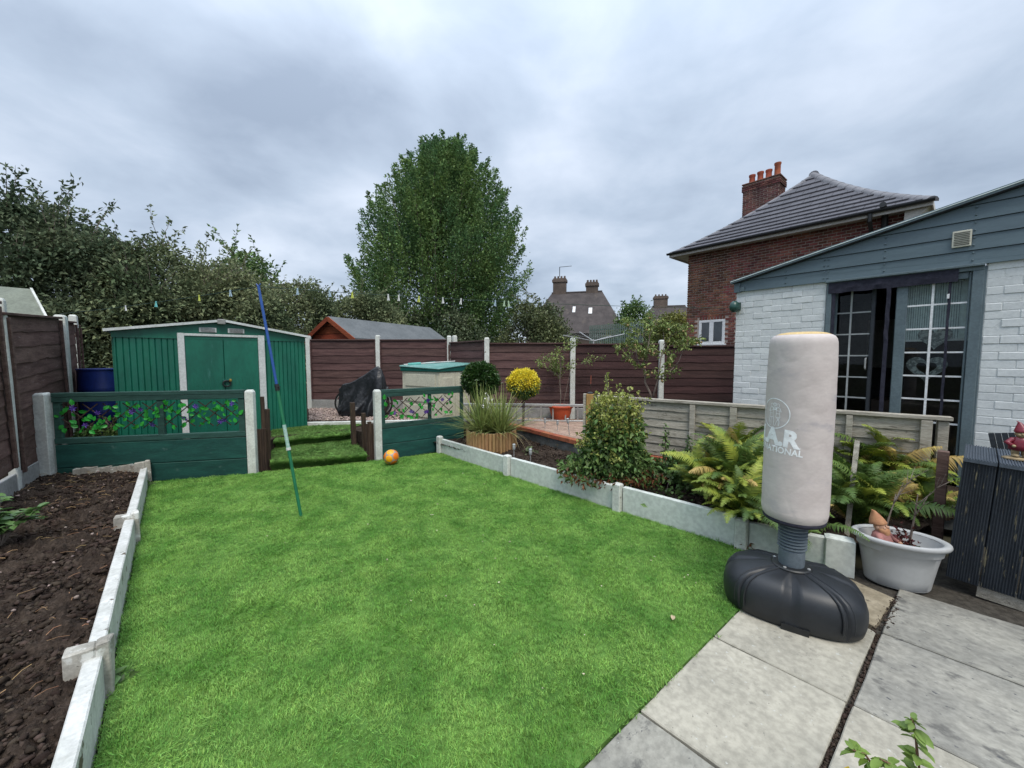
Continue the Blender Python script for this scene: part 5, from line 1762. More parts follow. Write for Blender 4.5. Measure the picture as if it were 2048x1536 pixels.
# ================================================================== sheds of the neighbours
rs = D(663, 641, 12.2)                    # near end of the ridge
re_ = D(852, 672, 16.4)
el, er = D(622, 670, 11.9), D(712, 680, 11.2)
sh = thing('red_shed', 'red stained wooden shed with a grey felt roof behind the back fence', 'shed', (rs.x, rs.y, 0))
drr = (re_ - rs)
zw = min(el.z, er.z) + 0.02
ridge_z = rs.z
front = [V((el.x, el.y, 0)), V((er.x, er.y, 0))]
fd = (front[1] - front[0])
depth = V((drr.x, drr.y, 0))
apex = (front[0] + front[1]) / 2
# gable boards
nbd = 12
base_z, eave_z = 0.0, el.z - 0.06
for i in range(nbd):
    z0, z1 = base_z + (ridge_z - base_z) * i / nbd, base_z + (ridge_z - base_z) * (i + 1) / nbd - 0.012
    def half(zv):
        return 0.47 if zv < eave_z else 0.47 * max(0.0, (ridge_z - zv) / (ridge_z - eave_z))
    h0, h1 = half(z0), half(z1)
    q0, q1, q2, q3 = apex - fd * h0, apex + fd * h0, apex + fd * h1, apex - fd * h1
    n_ = V((fd.y, -fd.x, 0)).normalized() * 0.02
    vs = [V((q0.x, q0.y, z0)), V((q1.x, q1.y, z0)), V((q2.x, q2.y, z1)), V((q3.x, q3.y, z1))]
    MB().add([v + n_ for v in vs] + [v - n_ * 0.3 for v in vs], [(0, 1, 2, 3), (7, 6, 5, 4), (0, 4, 5, 1), (1, 5, 6, 2), (2, 6, 7, 3), (3, 7, 4, 0)]).build('board', M['shed_red'], sh)
for sgn, nm in ((-1, 'roof'), (1, 'roof')):
    e0_ = apex + fd * 0.56 * sgn
    rr0, rr1 = V((apex.x, apex.y, ridge_z + 0.05)), V((apex.x, apex.y, ridge_z + 0.05)) + depth
    ee0, ee1 = V((e0_.x, e0_.y, eave_z - 0.07)), V((e0_.x, e0_.y, eave_z - 0.07)) + depth
    ov = -depth.normalized() * 0.15
    q = [rr0 + ov, ee0 + ov, ee1, rr1]
    MB().add(q + [p + V((0, 0, -0.04)) for p in q], [(0, 1, 2, 3), (7, 6, 5, 4), (0, 4, 5, 1), (1, 5, 6, 2), (2, 6, 7, 3), (3, 7, 4, 0)]).build('roof', M['felt_grey'], sh)
    MB().beam(rr0 + ov + V((0, 0, -0.07)) + ov * .1, ee0 + ov + V((0, 0, -0.07)) + ov * .1, 0.03, 0.12).build('bargeboard', M['shed_red'], sh)
MB().prism([(apex.x - fd.x * .46, apex.y - fd.y * .46), (apex.x + fd.x * .46, apex.y + fd.y * .46), (apex.x + fd.x * .46 + depth.x, apex.y + fd.y * .46 + depth.y), (apex.x - fd.x * .46 + depth.x, apex.y - fd.y * .46 + depth.y)], 0.0, eave_z - 0.1).build('walls', M['shed_red'], sh)

# grey green felt roof behind the left fence
q = [D(-150, 560, 7.2), D(62, 578, 7.2), D(92, 634, 6.75), D(-170, 633, 6.2)]
sh = thing('felt_roof_shed', 'grey green felt shed roof showing over the left fence', 'shed', (q[0].x, q[0].y, 0))
MB().add(q + [p - V((0, 0, 0.05)) for p in q], [(3, 2, 1, 0), (4, 5, 6, 7), (0, 1, 5, 4), (1, 2, 6, 5), (2, 3, 7, 6), (3, 0, 4, 7)]).build('roof', M['felt'], sh)
MB().beam(q[1], q[2], 0.03, 0.05).build('roof_edge', M['white_conc'], sh)
back_q = [V((p.x, p.y, 0)) for p in q]
MB().prism([(p.x * 1.0 + (0.15 if i in (0, 3) else -0.15), p.y) for i, p in enumerate(back_q)], 0.0, [q[0].z - .1, q[1].z - .1, q[2].z - .1, q[3].z - .1]).build('walls', M['fence_left'], sh)

# ================================================================== the green metal shed
A0, A1 = V((-5.50, 5.38, 0)), XY(P(616, 853, ZT))
rzs, Ls = along(A0, A1)
gs = thing('green_shed', 'green ribbed metal shed with white door frame and low gable roof', 'shed', (A0.x, A0.y, ZT), rzs, local=True)
HE, HR = 1.62, 1.80
rid_x = 0.505 * Ls
hz = lambda x: HE + (HR - HE) * (1 - abs(x - rid_x) / (rid_x if x < rid_x else Ls - rid_x))


def sx_of(px):
    k = (px - 1024) / F
    d = (A1 - A0) / Ls
    return (A0.x - k * A0.y) / (k * d.y - d.x)


xd0, xd1, xd2, xd3 = sx_of(358), sx_of(372), sx_of(518), sx_of(531)
def rib_panel(x0, x1, n):
    w = (x1 - x0) / n
    for i in range(n):
        a = x0 + i * w
        pr = [(0.0, 0.0), (0.10 * w, 0.0), (0.16 * w, 0.012), (0.22 * w, 0.0), (0.62 * w, 0.0), (0.68 * w, 0.012), (0.74 * w, 0.0), (1.0 * w, 0.0)]
        vs, fs = [], []
        for x, y in pr:
            vs += [(x, y, 0.0), (x, y, HE - 0.05)]
        for k in range(len(pr) - 1):
            fs.append((k * 2, k * 2 + 2, k * 2 + 3, k * 2 + 1))
        b = len(vs)
        vs += [(0, 0.03, 0), (0, 0.03, HE - .05), (w, 0.03, 0), (w, 0.03, HE - .05)]
        fs.append((b + 2, b, b + 1, b + 3))
        link('wall_sheet', MB().add(vs, fs).mesh('wall_sheet', M['shed_green']), gs, TR((a, 0, 0)))


rib_panel(0.02, xd0, 5)
rib_panel(xd3, Ls - 0.01, 5)
gp2 = [(0, HE - 0.09), (Ls, HE - 0.09), (Ls, HE), (rid_x, HR), (0, HE)]
MB().wallpoly(gp2, -0.012, 0.03).build('gable', M['shed_green'], gs)
for x0, x1 in ((xd0, xd1), (xd2, xd3)):
    MB().b2((x0, -0.03, 0), (x1, 0.03, HE - 0.005)).build('door_post', M['shed_white'], gs, bevel=0.005)
MB().b2((xd1, -0.028, HE - 0.045), (xd2, 0.02, HE - 0.008)).build('door_head', M['shed_white'], gs, bevel=0.004)
xm = sx_of(449)
for k, (x0, x1) in enumerate(((xd1 + 0.002, xm - 0.003), (xm + 0.003, xd2 - 0.002))):
    dr = MB().b2((x0, -0.008, 0.01), (x1, 0.02, HE - 0.047)).build('door', M['shed_green'], gs, bevel=0.004)
    ribs = MB()
    n = 9
    for i in range(n):
        x = x0 + 0.03 + (x1 - x0 - 0.06) * i / (n - 1)
        ribs.b2((x - 0.002, -0.011, 0.06), (x + 0.002, -0.0085, 0.95))
    tag(ribs.build('pressing', M['shed_green'], dr), kind='stuff')
lk = MB()
lx, lz = sx_of(452), D(452, 767, 6.2).z - ZT
for a in range(20):
    pass
ringp = [(lx + 0.05 * math.cos(t), -0.03, lz + 0.045 * math.sin(t)) for t in np.linspace(0, 2 * math.pi, 21)]
MB().tube(ringp, 0.011, 7, cap=False).build('lock_ring', M['black'], gs, smooth=True)
MB().b2((lx + 0.03, -0.05, lz + 0.03), (lx + 0.065, -0.025, lz + 0.07)).build('padlock', M['brass'], gs, bevel=0.006)
MB().b2((lx - 0.05, -0.022, lz + 0.035), (lx + 0.05, -0.012, lz + 0.06)).build('hasp', M['lid_dark'], gs, bevel=0.003)
for px0, px1 in ((402, 437), (459, 492)):
    a, b = sx_of(px0), sx_of(px1)
    zv = HE + 0.055
    v = MB().b2((a, -0.028, zv - 0.04), (b, -0.012, zv + 0.035)).build('vent', M['shed_white'], gs, bevel=0.006)
    for i in range(4):
        z = zv - 0.026 + i * 0.016
        link('vent_slot', MB().beam((a + .02, -0.03, z + 0.004), (b - .02, -0.03, z - 0.004), 0.004, 0.006).mesh('vent_slot', M['dark_post']), v)
for x0, x1, z0, z1 in ((-0.07, rid_x, HE - 0.0, HR + 0.03), (rid_x, Ls + 0.07, HR + 0.03, HE - 0.0)):
    q = [V((x0, -0.06, z0 + .012)), V((x1, -0.06, z1)), V((x1, 1.75, z1)), V((x0, 1.75, z0 + .012))]
    MB().add(q + [p - V((0, 0, 0.012)) for p in q], [(0, 1, 2, 3), (7, 6, 5, 4), (0, 4, 5, 1), (1, 5, 6, 2), (2, 6, 7, 3), (3, 7, 4, 0)]).build('roof', M['shed_green'], gs)
    MB().beam((x0, -0.07, z0 + 0.0), (x1, -0.07, z1 - 0.008), 0.022, 0.036).build('roof_edge', M['shed_white'], gs)
MB().b2((rid_x - 0.05, -0.1, HR - 0.035), (rid_x + 0.05, -0.04, HR + 0.045)).build('ridge_end', M['gravel_board'], gs, bevel=0.008)
bx = MB()
bx.b2((0.0, 0.035, 0), (0.03, 1.7, HE - 0.03)).b2((Ls - 0.03, 0.035, 0), (Ls, 1.7, HE - 0.03)).b2((0.03, 1.67, 0), (Ls - 0.03, 1.7, HE - 0.03))
bx.build('side_walls', M['shed_green'], gs)
# ================================================================== punching bag on its base
BC = V((1.722, 2.325, 0))                   # foot of the bag
pb = thing('punching_bag', 'free-standing off-white punching bag on a black weighted base', 'punching bag', BC)
# base: rounded oblong with channels
AX = R(-34)                               # its long side
def base_fn(hx, hy, ex=3.1):
    pass


bs = MB()
n = 320
hx, hy = 0.36, 0.265
prof_b = [(0.90, 0.0), (0.965, 0.02), (0.99, 0.06), (1.0, 0.10), (0.995, 0.135), (0.965, 0.175), (0.90, 0.21), (0.78, 0.238), (0.6, 0.256), (0.42, 0.268), (0.30, 0.275)]
vs = []
grooves = [R(a) for a in (0, 52, 90, 128, 180, 232, 270, 308)]
for s, z in prof_b:
    for k in range(n):
        t = 2 * math.pi * k / n
        c, s_ = math.cos(t), math.sin(t)
        e_ = 2 / (2.9 if s > 0.5 else 2.3)
        x = math.copysign(abs(c) ** e_, c) * hx * s
        y = math.copysign(abs(s_) ** e_, s_) * hy * s
        dz = 0.0
        if 0.05 < z < 0.262:
            for g_ in grooves:
                dlt = abs((t - g_ + math.pi) % (2 * math.pi) - math.pi) * (hx * s)
                sc = max(0.0, 1 - dlt / 0.016)
                f_ = sc * (0.019 if g_ in (R(90), R(270)) else 0.011)
                x -= c * f_ * 0.8
                y -= s_ * f_ * 0.8
                dz -= f_ * (0.8 if z > 0.17 else 0.1)
        zz3 = z + dz
        vs.append((BC.x + x * math.cos(AX) - y * math.sin(AX), BC.y + x * math.sin(AX) + y * math.cos(AX), zz3))
m = len(prof_b)
fs = [(i * n + k, i * n + (k + 1) % n, (i + 1) * n + (k + 1) % n, (i + 1) * n + k) for i in range(m - 1) for k in range(n)]
fs += [tuple(reversed(range(n))), tuple(range((m - 1) * n, m * n))]
base_o = bs.add(vs, fs).build('base', M['bag_base'], pb, smooth=True)
# raised lips beside each channel and the foot cut-out at the front
foot = Matrix.Translation(BC) @ Matrix.Rotation(AX, 4, 'Z')
lip = MB()
for g_ in (52, 128, 232, 308):
    for off in (-0.032, 0.032):
        pts = []
        for s, z in prof_b[2:]:
            t = R(g_)
            c, s_ = math.cos(t), math.sin(t)
            e_ = 2 / (2.9 if s > 0.5 else 2.3)
            x = math.copysign(abs(c) ** e_, c) * hx * s - s_ * off * (0.35 + 0.65 * s)
            y = math.copysign(abs(s_) ** e_, s_) * hy * s + c * off * (0.35 + 0.65 * s)
            pts.append(foot @ V((x, y, z + 0.0)))
        lip.tube(pts, 0.0055, 6)
tag(lip.build('channel_lip', M['bag_base'], pb, smooth=True), kind='stuff')
nc = MB()
nc.box((0, 0, 0), (0.13, 0.03, 0.036), M=foot @ Matrix.Translation(V((0.02, -hy * 0.985 + 0.0115, 0.018))))
nc.build('foot_recess', M['black'], pb)
MB().lathe([(0.105, 0.262), (0.105, 0.278), (0.098, 0.284), (0.06, 0.284)], 32, BC).build('collar_ring', M['black'], pb, smooth=True)
for k in range(4):
    a = k * math.pi / 2 + 0.6
    MB().lathe([(0.009, 0.284), (0.009, 0.29), (0.003, 0.292)], 8, BC + V((0.092 * math.cos(a), 0.092 * math.sin(a), 0))).build('bolt', M['metal'], pb)
nk = [(0.066, 0.284), (0.068, 0.30), (0.068, 0.375)]
z = 0.385
for i in range(7):
    nk += [(0.059, z), (0.076, z + 0.006), (0.076, z + 0.012), (0.059, z + 0.018)]
    z += 0.0195
nk += [(0.066, z + 0.005), (0.066, 0.58)]
MB().lathe(nk, 32, BC).build('spring_neck', M['bag_neck'], pb, smooth=True)
# the bag: slightly leaning, top edge rounded
ZB0, ZB1, RB_ = 0.575, 1.688, 0.169
lean = V((-0.004, -0.006))
def bag_fn(x, y, z, t):
    w = mnoise.noise(V((math.cos(t) * 1.6, math.sin(t) * 1.6, z * 5.5))) * 0.003 + mnoise.noise(V((math.cos(t + z * 2) * 3, math.sin(t + z * 2) * 3, z * 11))) * 0.0022
    r_ = math.hypot(x, y)
    rg_ = 1 - abs(mnoise.noise(V((math.cos(t) * 1.1 + z * 1.2, math.sin(t) * 1.1, z * 5.5 + 7 + math.sin(t * 2) * .5))))
    w = w * 0.5 - 0.0013 * rg_ ** 12
    f = 1 + (w / max(r_, 0.05) if r_ > 0.1 else 0)
    return x * f + lean.x * (z - ZB0) * 4, y * f + lean.y * (z - ZB0) * 4, z


pr = [(0.12, ZB0 - 0.012), (RB_ - .022, ZB0), (RB_ - .006, ZB0 + 0.022), (RB_, ZB0 + 0.055)]
for i in range(1, 150):
    pr.append((RB_ - 0.006 * max(0, (i - 100) / 50) ** 2, ZB0 + 0.055 + (ZB1 - ZB0 - 0.11) * i / 150))
pr += [(RB_ - .007, ZB1 - 0.05), (RB_ - .011, ZB1 - 0.032), (RB_ - .021, ZB1 - 0.016), (RB_ - .033, ZB1 - 0.0085)]
MB().lathe(pr, 180, BC, fn=bag_fn, cap0=True, cap1=False).build('bag', M['bag'], pb, smooth=True)
MB().lathe([(RB_ - .033, ZB1 - 0.008), (0.11, ZB1 + 0.003), (0.08, ZB1 + 0.008), (0.0, ZB1 + 0.009)], 48, BC, fn=bag_fn, cap0=False).build('bag_top', M['bag_top'], pb, smooth='all')
MB().lathe([(RB_ - .026, ZB0 - 0.016), (RB_ - .012, ZB0 - 0.006), (RB_ - .008, ZB0 + 0.004), (RB_ - .013, ZB0 + 0.012)], 48, BC, cap0=False, cap1=False).build('seam_band', M['net'], pb, smooth='all')

# print on the bag: curved onto its side
ANG_CAM = math.atan2(-BC.y, -BC.x)                       # towards the camera


def wrap(me, ang0, z0, tilt):
    for v in me.vertices:
        x = v.co.x * math.cos(tilt) - v.co.y * math.sin(tilt)
        y = v.co.x * math.sin(tilt) + v.co.y * math.cos(tilt)
        a = ang0 + x / RB_
        z = z0 + y
        rr = RB_ + 0.0014
        v.co = V(bag_fn(rr * math.cos(a), rr * math.sin(a), z, a))


def text_mesh(body, size, bold=0.0, space=1.0, xs=1.0):
    cu = bpy.data.curves.new('lettering', 'FONT')
    cu.body = body
    cu.size = size
    cu.offset = bold
    cu.space_character = space
    cu.align_x = 'CENTER'
    cu.resolution_u = 4
    ob = bpy.data.objects.new('lettering', cu)
    COL.objects.link(ob)
    bpy.context.view_layer.update()
    me = bpy.data.meshes.new_from_object(ob.evaluated_get(bpy.context.evaluated_depsgraph_get()))
    bpy.data.objects.remove(ob)
    bm = bmesh.new()
    bm.from_mesh(me)
    for cut in range(-40, 41):                          # strips narrow enough to bend
        bmesh.ops.bisect_plane(bm, geom=bm.verts[:] + bm.edges[:] + bm.faces[:], plane_co=(cut * 0.01, 0, 0), plane_no=(1, 0, 0))
    bmesh.ops.scale(bm, vec=(xs, 1, 1), verts=bm.verts[:])
    bm.to_mesh(me)
    bm.free()
    me.materials.clear()
    me.materials.append(M['bag_print'])
    return me


LA_ = ANG_CAM - R(51)
for body, size, z0, bold, sp, xs in (('M.A.R', 0.132, 1.045, 0.0065, 0.98, 0.95), ('INTERNATIONAL', 0.052, 0.998, 0.0014, 1.02, 0.86)):
    me = text_mesh(body, size, bold, sp, xs)
    wrap(me, LA_, z0, R(-3.5))
    link('lettering', me, pb)
tm = text_mesh('TM', 0.016, 0.0, 1.0, 1.0)
wrap(tm, LA_ + 0.155 / RB_, 1.03, R(-3.5))
link('lettering', tm, pb)


def line_print(paths, w, name, ang0, z0):
    mb = MB()
    for path in paths:
        for i in range(len(path) - 1):
            p, q = V((*path[i], 0)), V((*path[i + 1], 0))
            d = (q - p)
            if d.length < 1e-6:
                continue
            s_ = V((-d.y, d.x, 0)).normalized() * w / 2
            mb.add([p - s_, q - s_, q + s_, p + s_], [(0, 1, 2, 3)])
    me = mb.mesh(name, M['bag_print'])
    wrap(me, ang0, z0, 0.0)
    return link(name, me, pb)


circ = [[(0.088 * math.cos(t), 0.088 * math.sin(t)) for t in np.linspace(0, 2 * math.pi, 49)]]
line_print(circ, 0.0055, 'print_ring', LA_ + 0.022 / RB_, 1.222)


def ell(cx, cy, rx, ry, n=12):
    return [(cx + rx * math.cos(t), cy + ry * math.sin(t)) for t in np.linspace(0, 2 * math.pi, n + 1)]


def sketch_man(x, f):
    return [ell(x, 0.048, 0.008, 0.011), ell(x + f * 0.024, 0.03, 0.010, 0.009), ell(x + f * 0.018, 0.054, 0.009, 0.008),
            [(x - .012, 0.034), (x + .012, 0.034), (x + .010, 0.0), (x - .010, 0.0), (x - .012, 0.034)],
            [(x - f * .012, .03), (x - f * .02, .012), (x + f * .004, .018), (x + f * .02, .028)], [(x + f * .012, .032), (x + f * .022, .04)],
            [(x - .010, 0), (x - .014, -.022), (x + .013, -.022), (x + .010, 0)],
            [(x - .012, -.022), (x - f * .014 - .004, -.045), (x - f * .01 - .004, -.07), (x - f * .002, -.07)], [(x + .012, -.022), (x + f * .012 + .004, -.046), (x + f * .016, -.072), (x + f * .026, -.072)],
            [(x, -.022), (x - f * .004, -.046), (x - f * .002, -.068)]]


line_print(sketch_man(-0.018, 1) + sketch_man(0.024, -1), 0.0025, 'print_boxers', LA_ + 0.022 / RB_, 1.222)

# ================================================================== grey oval planter, its gnome and dead plants
PC = P(1795, 1168)
PC = V((PC.x + 0.02, PC.y + 0.03, 0))
PAx = R(-28)
gpn = thing('oval_planter', 'grey oval plastic planter with earth and withered stalks', 'planter', PC)
SX, SY = 0.8, 0.54
HB = 0.335
outer = [(0.205, 0.0), (0.215, 0.006), (0.225, 0.06), (0.245, 0.16), (0.262, 0.235), (0.276, 0.243), (0.283, 0.285), (0.292, 0.29)]
MB().lathe(outer + [(0.292, 0.31), (0.265, 0.31), (0.245, 0.25), (0.22, 0.225)], 56, PC, sx=SX, sy=SY, rz=PAx, cap1=False).build('bowl', M['planter'], gpn, smooth=True)
MB().lathe([(0.268, 0.306), (0.275, 0.296), (0.3, 0.292), (0.315, 0.297), (0.321, 0.31), (0.316, 0.322), (0.3, 0.328), (0.275, 0.325), (0.266, 0.314)], 56, PC, sx=SX, sy=SY + 0.02, rz=PAx, cap0=False, cap1=False).build('rim', M['planter'], gpn, smooth='all')
MB().lathe([(0.21, -0.004), (0.213, 0.014), (0.2, 0.016)], 40, PC, sx=SX, sy=SY, rz=PAx, cap1=False).build('base_band', M['gravel_board'], gpn)
sl = MB()
sl.lathe([(0.25, 0.236), (0.18, 0.247), (0.1, 0.252), (0.0, 0.255)], 28, PC, sx=SX, sy=SY, rz=PAx, cap0=False, fn=lambda x, y, z, t: (x, y, z + mnoise.noise(V((x * 14, y * 14, 1))) * 0.014))
sl.build('earth', M['soil'], gpn, smooth='all')


def pl(u, v, z=0.0):
    """A point of the planter: u along its length, v across."""
    u, v = u * 0.8, v * 0.85
    return PC + V((u * math.cos(PAx) - v * math.sin(PAx), u * math.sin(PAx) + v * math.cos(PAx), z))


def twig(p, d, L, r, depth, out, rd, curl=0.25):
    path = [V(p)]
    d = V(d).normalized()
    n = 5
    for i in range(n):
        d = (d + V((rd.uniform(-1, 1), rd.uniform(-1, 1), rd.uniform(-.6, .8))) * curl * 0.5).normalized()
        path.append(path[-1] + d * L / n)
    out.tube(path, [r * (1 - 0.75 * i / n) for i in range(n + 1)], 6)
    ends = [(path[-1], d)]
    if depth:
        for k in range(rd.randint(2, 4)):
            i = rd.randint(2, n)
            nd_ = (d + V((rd.uniform(-1, 1), rd.uniform(-1, 1), rd.uniform(-.3, .9))) * 0.9).normalized()
            ends += twig(path[i], nd_, L * rd.uniform(0.35, 0.6), r * 0.55, depth - 1, out, rd, curl)
    return ends


rd = random.Random(4)
ds = thing('dead_shrub', 'two leafless grey twigs sticking up from the grey planter', 'dead plant', pl(0.05, 0.03, 0.24))
for (u, v, L, lx) in ((0.075, 0.03, 0.4, .06), (-0.075, 0.06, 0.36, 0.02)):
    tw_ = MB()
    twig(pl(u, v, 0.24), (lx, 0, 1), L, 0.0085, 2, tw_, rd, 0.17)
    tw_.build('stem', M['twig'], ds, smooth='all')
wl2 = []
rs_ = np.random.default_rng(8)
C_, U_ = [], []
for i in range(70):
    p = pl(rs_.normal() * 0.045 + 0.03, rs_.normal() * 0.03 + 0.02, 0.25 + abs(rs_.normal()) * 0.06)
    C_.append(p)
    U_.append(rs_.normal(size=3) + np.array([0, 0, .3]))
co, tr = leaves(C_, U_, rs_.uniform(0.02, 0.05, 70), rs_.uniform(0.012, 0.024, 70), 0.5, rs_, 0.3)
tag(link('withered_leaves', fast_mesh('withered_leaves', co - np.array(ds.location), tr, mat('dark_red_withered_leaf', (0.09, 0.02, 0.018), (0.05, 0.012, 0.012), pos=True, island=0.4, bump=0)), ds), kind='stuff')
sm = thing('seedling', 'small green seedling in the earth of the grey planter', 'plant', pl(0.11, -0.03, 0.245))
C_ = [pl(0.11 + rs_.normal() * .025, -0.03 + rs_.normal() * .02, 0.25 + rs_.uniform(0, .02)) for _ in range(26)]
co, tr = leaves(C_, rs_.normal(size=(26, 3)) * [1, 1, .4], 0.03, 0.018, 0.3, rs_, 0.2)
link('foliage', fast_mesh('foliage', co - np.array(sm.location), tr, M['lf_bush']), sm)
st = MB().lathe([(0.0, 0), (0.02, 0.004), (0.024, 0.016), (0.012, 0.026), (0.0, 0.028)], 12, pl(-0.19, 0.03, 0.25), sx=1.3)
tag(st.build('pebble', M['gravel_board'], None, smooth='all'), 'grey pebble lying in the far end of the grey planter', 'stone')


def blob(mb, c, r, s=(1, 1, 1), n=14, m=8):
    pr_ = [(max(1e-4, math.sin(math.pi * i / m)), -math.cos(math.pi * i / m)) for i in range(m + 1)]
    mb.lathe([(a * r, b * r * s[2]) for a, b in pr_], n, c, sx=s[0], sy=s[1])
    return mb


def gnome(root, c, rz, k, hat_m, coat_m, skin_m, boot_m, beard_m, legs, arms, face_up=0.0):
    """A little garden figure; local front towards -y."""
    T = Matrix.Translation(V(c)) @ Matrix.Rotation(rz, 4, 'Z') @ Matrix.Rotation(face_up, 4, 'X') @ Matrix.Scale(k, 4)

    def put(mb, name, m_):
        mb.v = [tuple(T @ V(p)) for p in mb.v]
        return mb.build(name, m_, root, smooth='all')

    z0 = 0.0
    if legs:
        b = MB()
        for s in (-1, 1):
            blob(b, (s * 0.05, -0.03, 0.028), 0.04, (0.95, 1.5, 0.7))
        put(b, 'boots', boot_m)
        b = MB()
        for s in (-1, 1):
            b.lathe([(0.036, 0.03), (0.04, 0.08), (0.042, 0.13)], 12, (s * 0.045, 0, 0))
        put(b, 'legs', boot_m)
        z0 = 0.10
    put(MB().lathe([(0.085, z0), (0.112, z0 + 0.015), (0.105, z0 + 0.07), (0.09, z0 + 0.13), (0.07, z0 + 0.175), (0.03, z0 + 0.2)], 20, fn=lambda x, y, z, t: (x * (1 + .05 * math.sin(5 * t)), y * .85, z)), 'coat', coat_m)
    for s in (-1, 1):
        a = arms[0 if s < 0 else 1]
        sh_ = V((s * 0.075, -0.01, z0 + 0.155))
        el_, ha_ = sh_ + V((s * a[0], a[1], a[2])), sh_ + V((s * a[3], a[4], a[5]))
        put(MB().tube([sh_ - V((s * .02, 0, 0)), sh_, el_, ha_], [0.026, 0.032, 0.03, 0.027], 10), 'sleeve', coat_m)
        put(blob(MB(), ha_ + (ha_ - el_).normalized() * 0.018, 0.021), 'hand', skin_m)
    zh = z0 + 0.235
    put(blob(MB(), (0, -0.012, zh), 0.06, (1, 0.95, 1.0), 18, 10), 'head', skin_m)
    f = MB()
    blob(f, (0, -0.072, zh - 0.004), 0.016, (1, 1, 0.9))
    for s in (-1, 1):
        blob(f, (s * 0.032, -0.057, zh - 0.012), 0.018, (1, .7, .8))
        blob(f, (s * 0.058, -0.008, zh - 0.002), 0.014, (.6, 1, 1.3))
    put(f, 'face', skin_m)
    e_ = MB()
    for s in (-1, 1):
        blob(e_, (s * 0.022, -0.064, zh + 0.012), 0.006, (1, .6, 1))
    put(e_, 'eyes', M['black'])
    if beard_m:
        bd = MB()
        bd.lathe([(0.012, -0.125), (0.032, -0.1), (0.056, -0.06), (0.062, -0.025), (0.05, -0.008)], 18, (0, -0.032, zh + 0.0), fn=lambda x, y, z, t: (x * (1 + .07 * math.sin(7 * t)), y * 0.75 - (0.01 if z < -.05 else 0), z))
        put(bd, 'beard', beard_m)
    hat = MB()
    hat.lathe([(0.07, 0.0), (0.074, 0.012), (0.066, 0.035), (0.052, 0.07), (0.034, 0.105), (0.018, 0.135), (0.006, 0.155)], 20, (0, 0, zh + 0.022),
              fn=lambda x, y, z, t: (x - 0.03 * (z / 0.15) ** 2 - (0.02 if z > .14 else 0), y + 0.012 * (z / .15), z + 0.004 * math.sin(3 * t) * (z < .02)))
    put(hat, 'hat', hat_m)
    return zh


gn = thing('garden_gnome', 'faded orange bearded gnome sitting in the grey planter', 'garden gnome', pl(-0.105, -0.04, 0.24))
gnome(gn, pl(-0.105, -0.03, 0.225), R(28), 0.66, M['gnome_tan'], M['gnome_pink'], M['gnome_skin'], M['gnome_boot'], M['gnome_tan'], False, ((.04, -.03, -.06, .01, -.09, -.1), (.05, -.03, -.05, .02, -.09, -.09)), R(-12))

# ================================================================== charcoal decking box and the red gnome on it
X0_ = P(1888, 1172)
dbv = V((-0.642, 0.767, 0))               # along the front, away from the camera
dbn = V((0.767, 0.642, 0))                # into the box
fw, fh, gap_ = 0.142, 0.872, 0.007
box = thing('decking_box', 'charcoal painted box clad in upright grooved decking boards', 'planter box', (X0_.x, X0_.y, 0))
def grooved(name, L, W, th, m_, n=11, seed=0):
    """Grooved board: length along z, width along x, grooves on -y."""
    poly = [(0, th), (0, 0.004), (0.004, 0)]
    w = (W - 0.008) / n
    for i in range(n):
        x = 0.004 + i * w
        poly += [(x + w * .15, 0), (x + w * .3, 0.0065), (x + w * .7, 0.0065), (x + w * .85, 0)]
    poly += [(W - 0.004, 0), (W, 0.004), (W, th)]
    return MB().prism(poly, 0, L).mesh(name, m_)


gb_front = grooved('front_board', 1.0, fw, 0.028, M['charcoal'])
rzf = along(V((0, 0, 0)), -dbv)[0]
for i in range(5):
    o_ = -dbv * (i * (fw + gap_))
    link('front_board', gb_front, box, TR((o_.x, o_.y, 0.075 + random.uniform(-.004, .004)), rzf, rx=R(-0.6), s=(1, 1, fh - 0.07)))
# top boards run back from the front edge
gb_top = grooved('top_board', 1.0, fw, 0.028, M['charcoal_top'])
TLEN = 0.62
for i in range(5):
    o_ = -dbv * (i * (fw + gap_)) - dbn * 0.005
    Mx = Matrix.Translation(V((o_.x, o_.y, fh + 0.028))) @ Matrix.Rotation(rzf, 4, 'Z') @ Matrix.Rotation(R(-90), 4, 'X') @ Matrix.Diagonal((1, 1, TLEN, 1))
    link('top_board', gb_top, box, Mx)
side = MB()
a0_ = V((X0_.x, X0_.y, 0)) + dbn * 0.03
side.prism([(p.x, p.y) for p in (a0_ + dbv * -0.004, a0_ + dbv * -0.03, a0_ + dbv * -0.03 + dbn * 0.56, a0_ + dbv * -0.004 + dbn * 0.56)], 0.08, fh - 0.003)
side.build('side_panel', M['charcoal'], box)
bb = MB()
a1_ = a0_ - dbv * 0.74
bb.beam(a0_ + dbn * 0.01 - dbv * .14 + V((0, 0, 0.04)), a1_ + dbn * 0.01 + V((0, 0, 0.04)), 0.05, 0.085).build('base_plank', M['grey_wood'], box)
bk = MB()
q0 = a0_ + dbn * 0.6
bk.beam(q0 - dbv * 0.02 + V((0, 0, 0.5)), q0 - dbv * 0.76 + V((0, 0, 0.5)), 0.03, 0.7).build('back_panel', M['charcoal'], box)
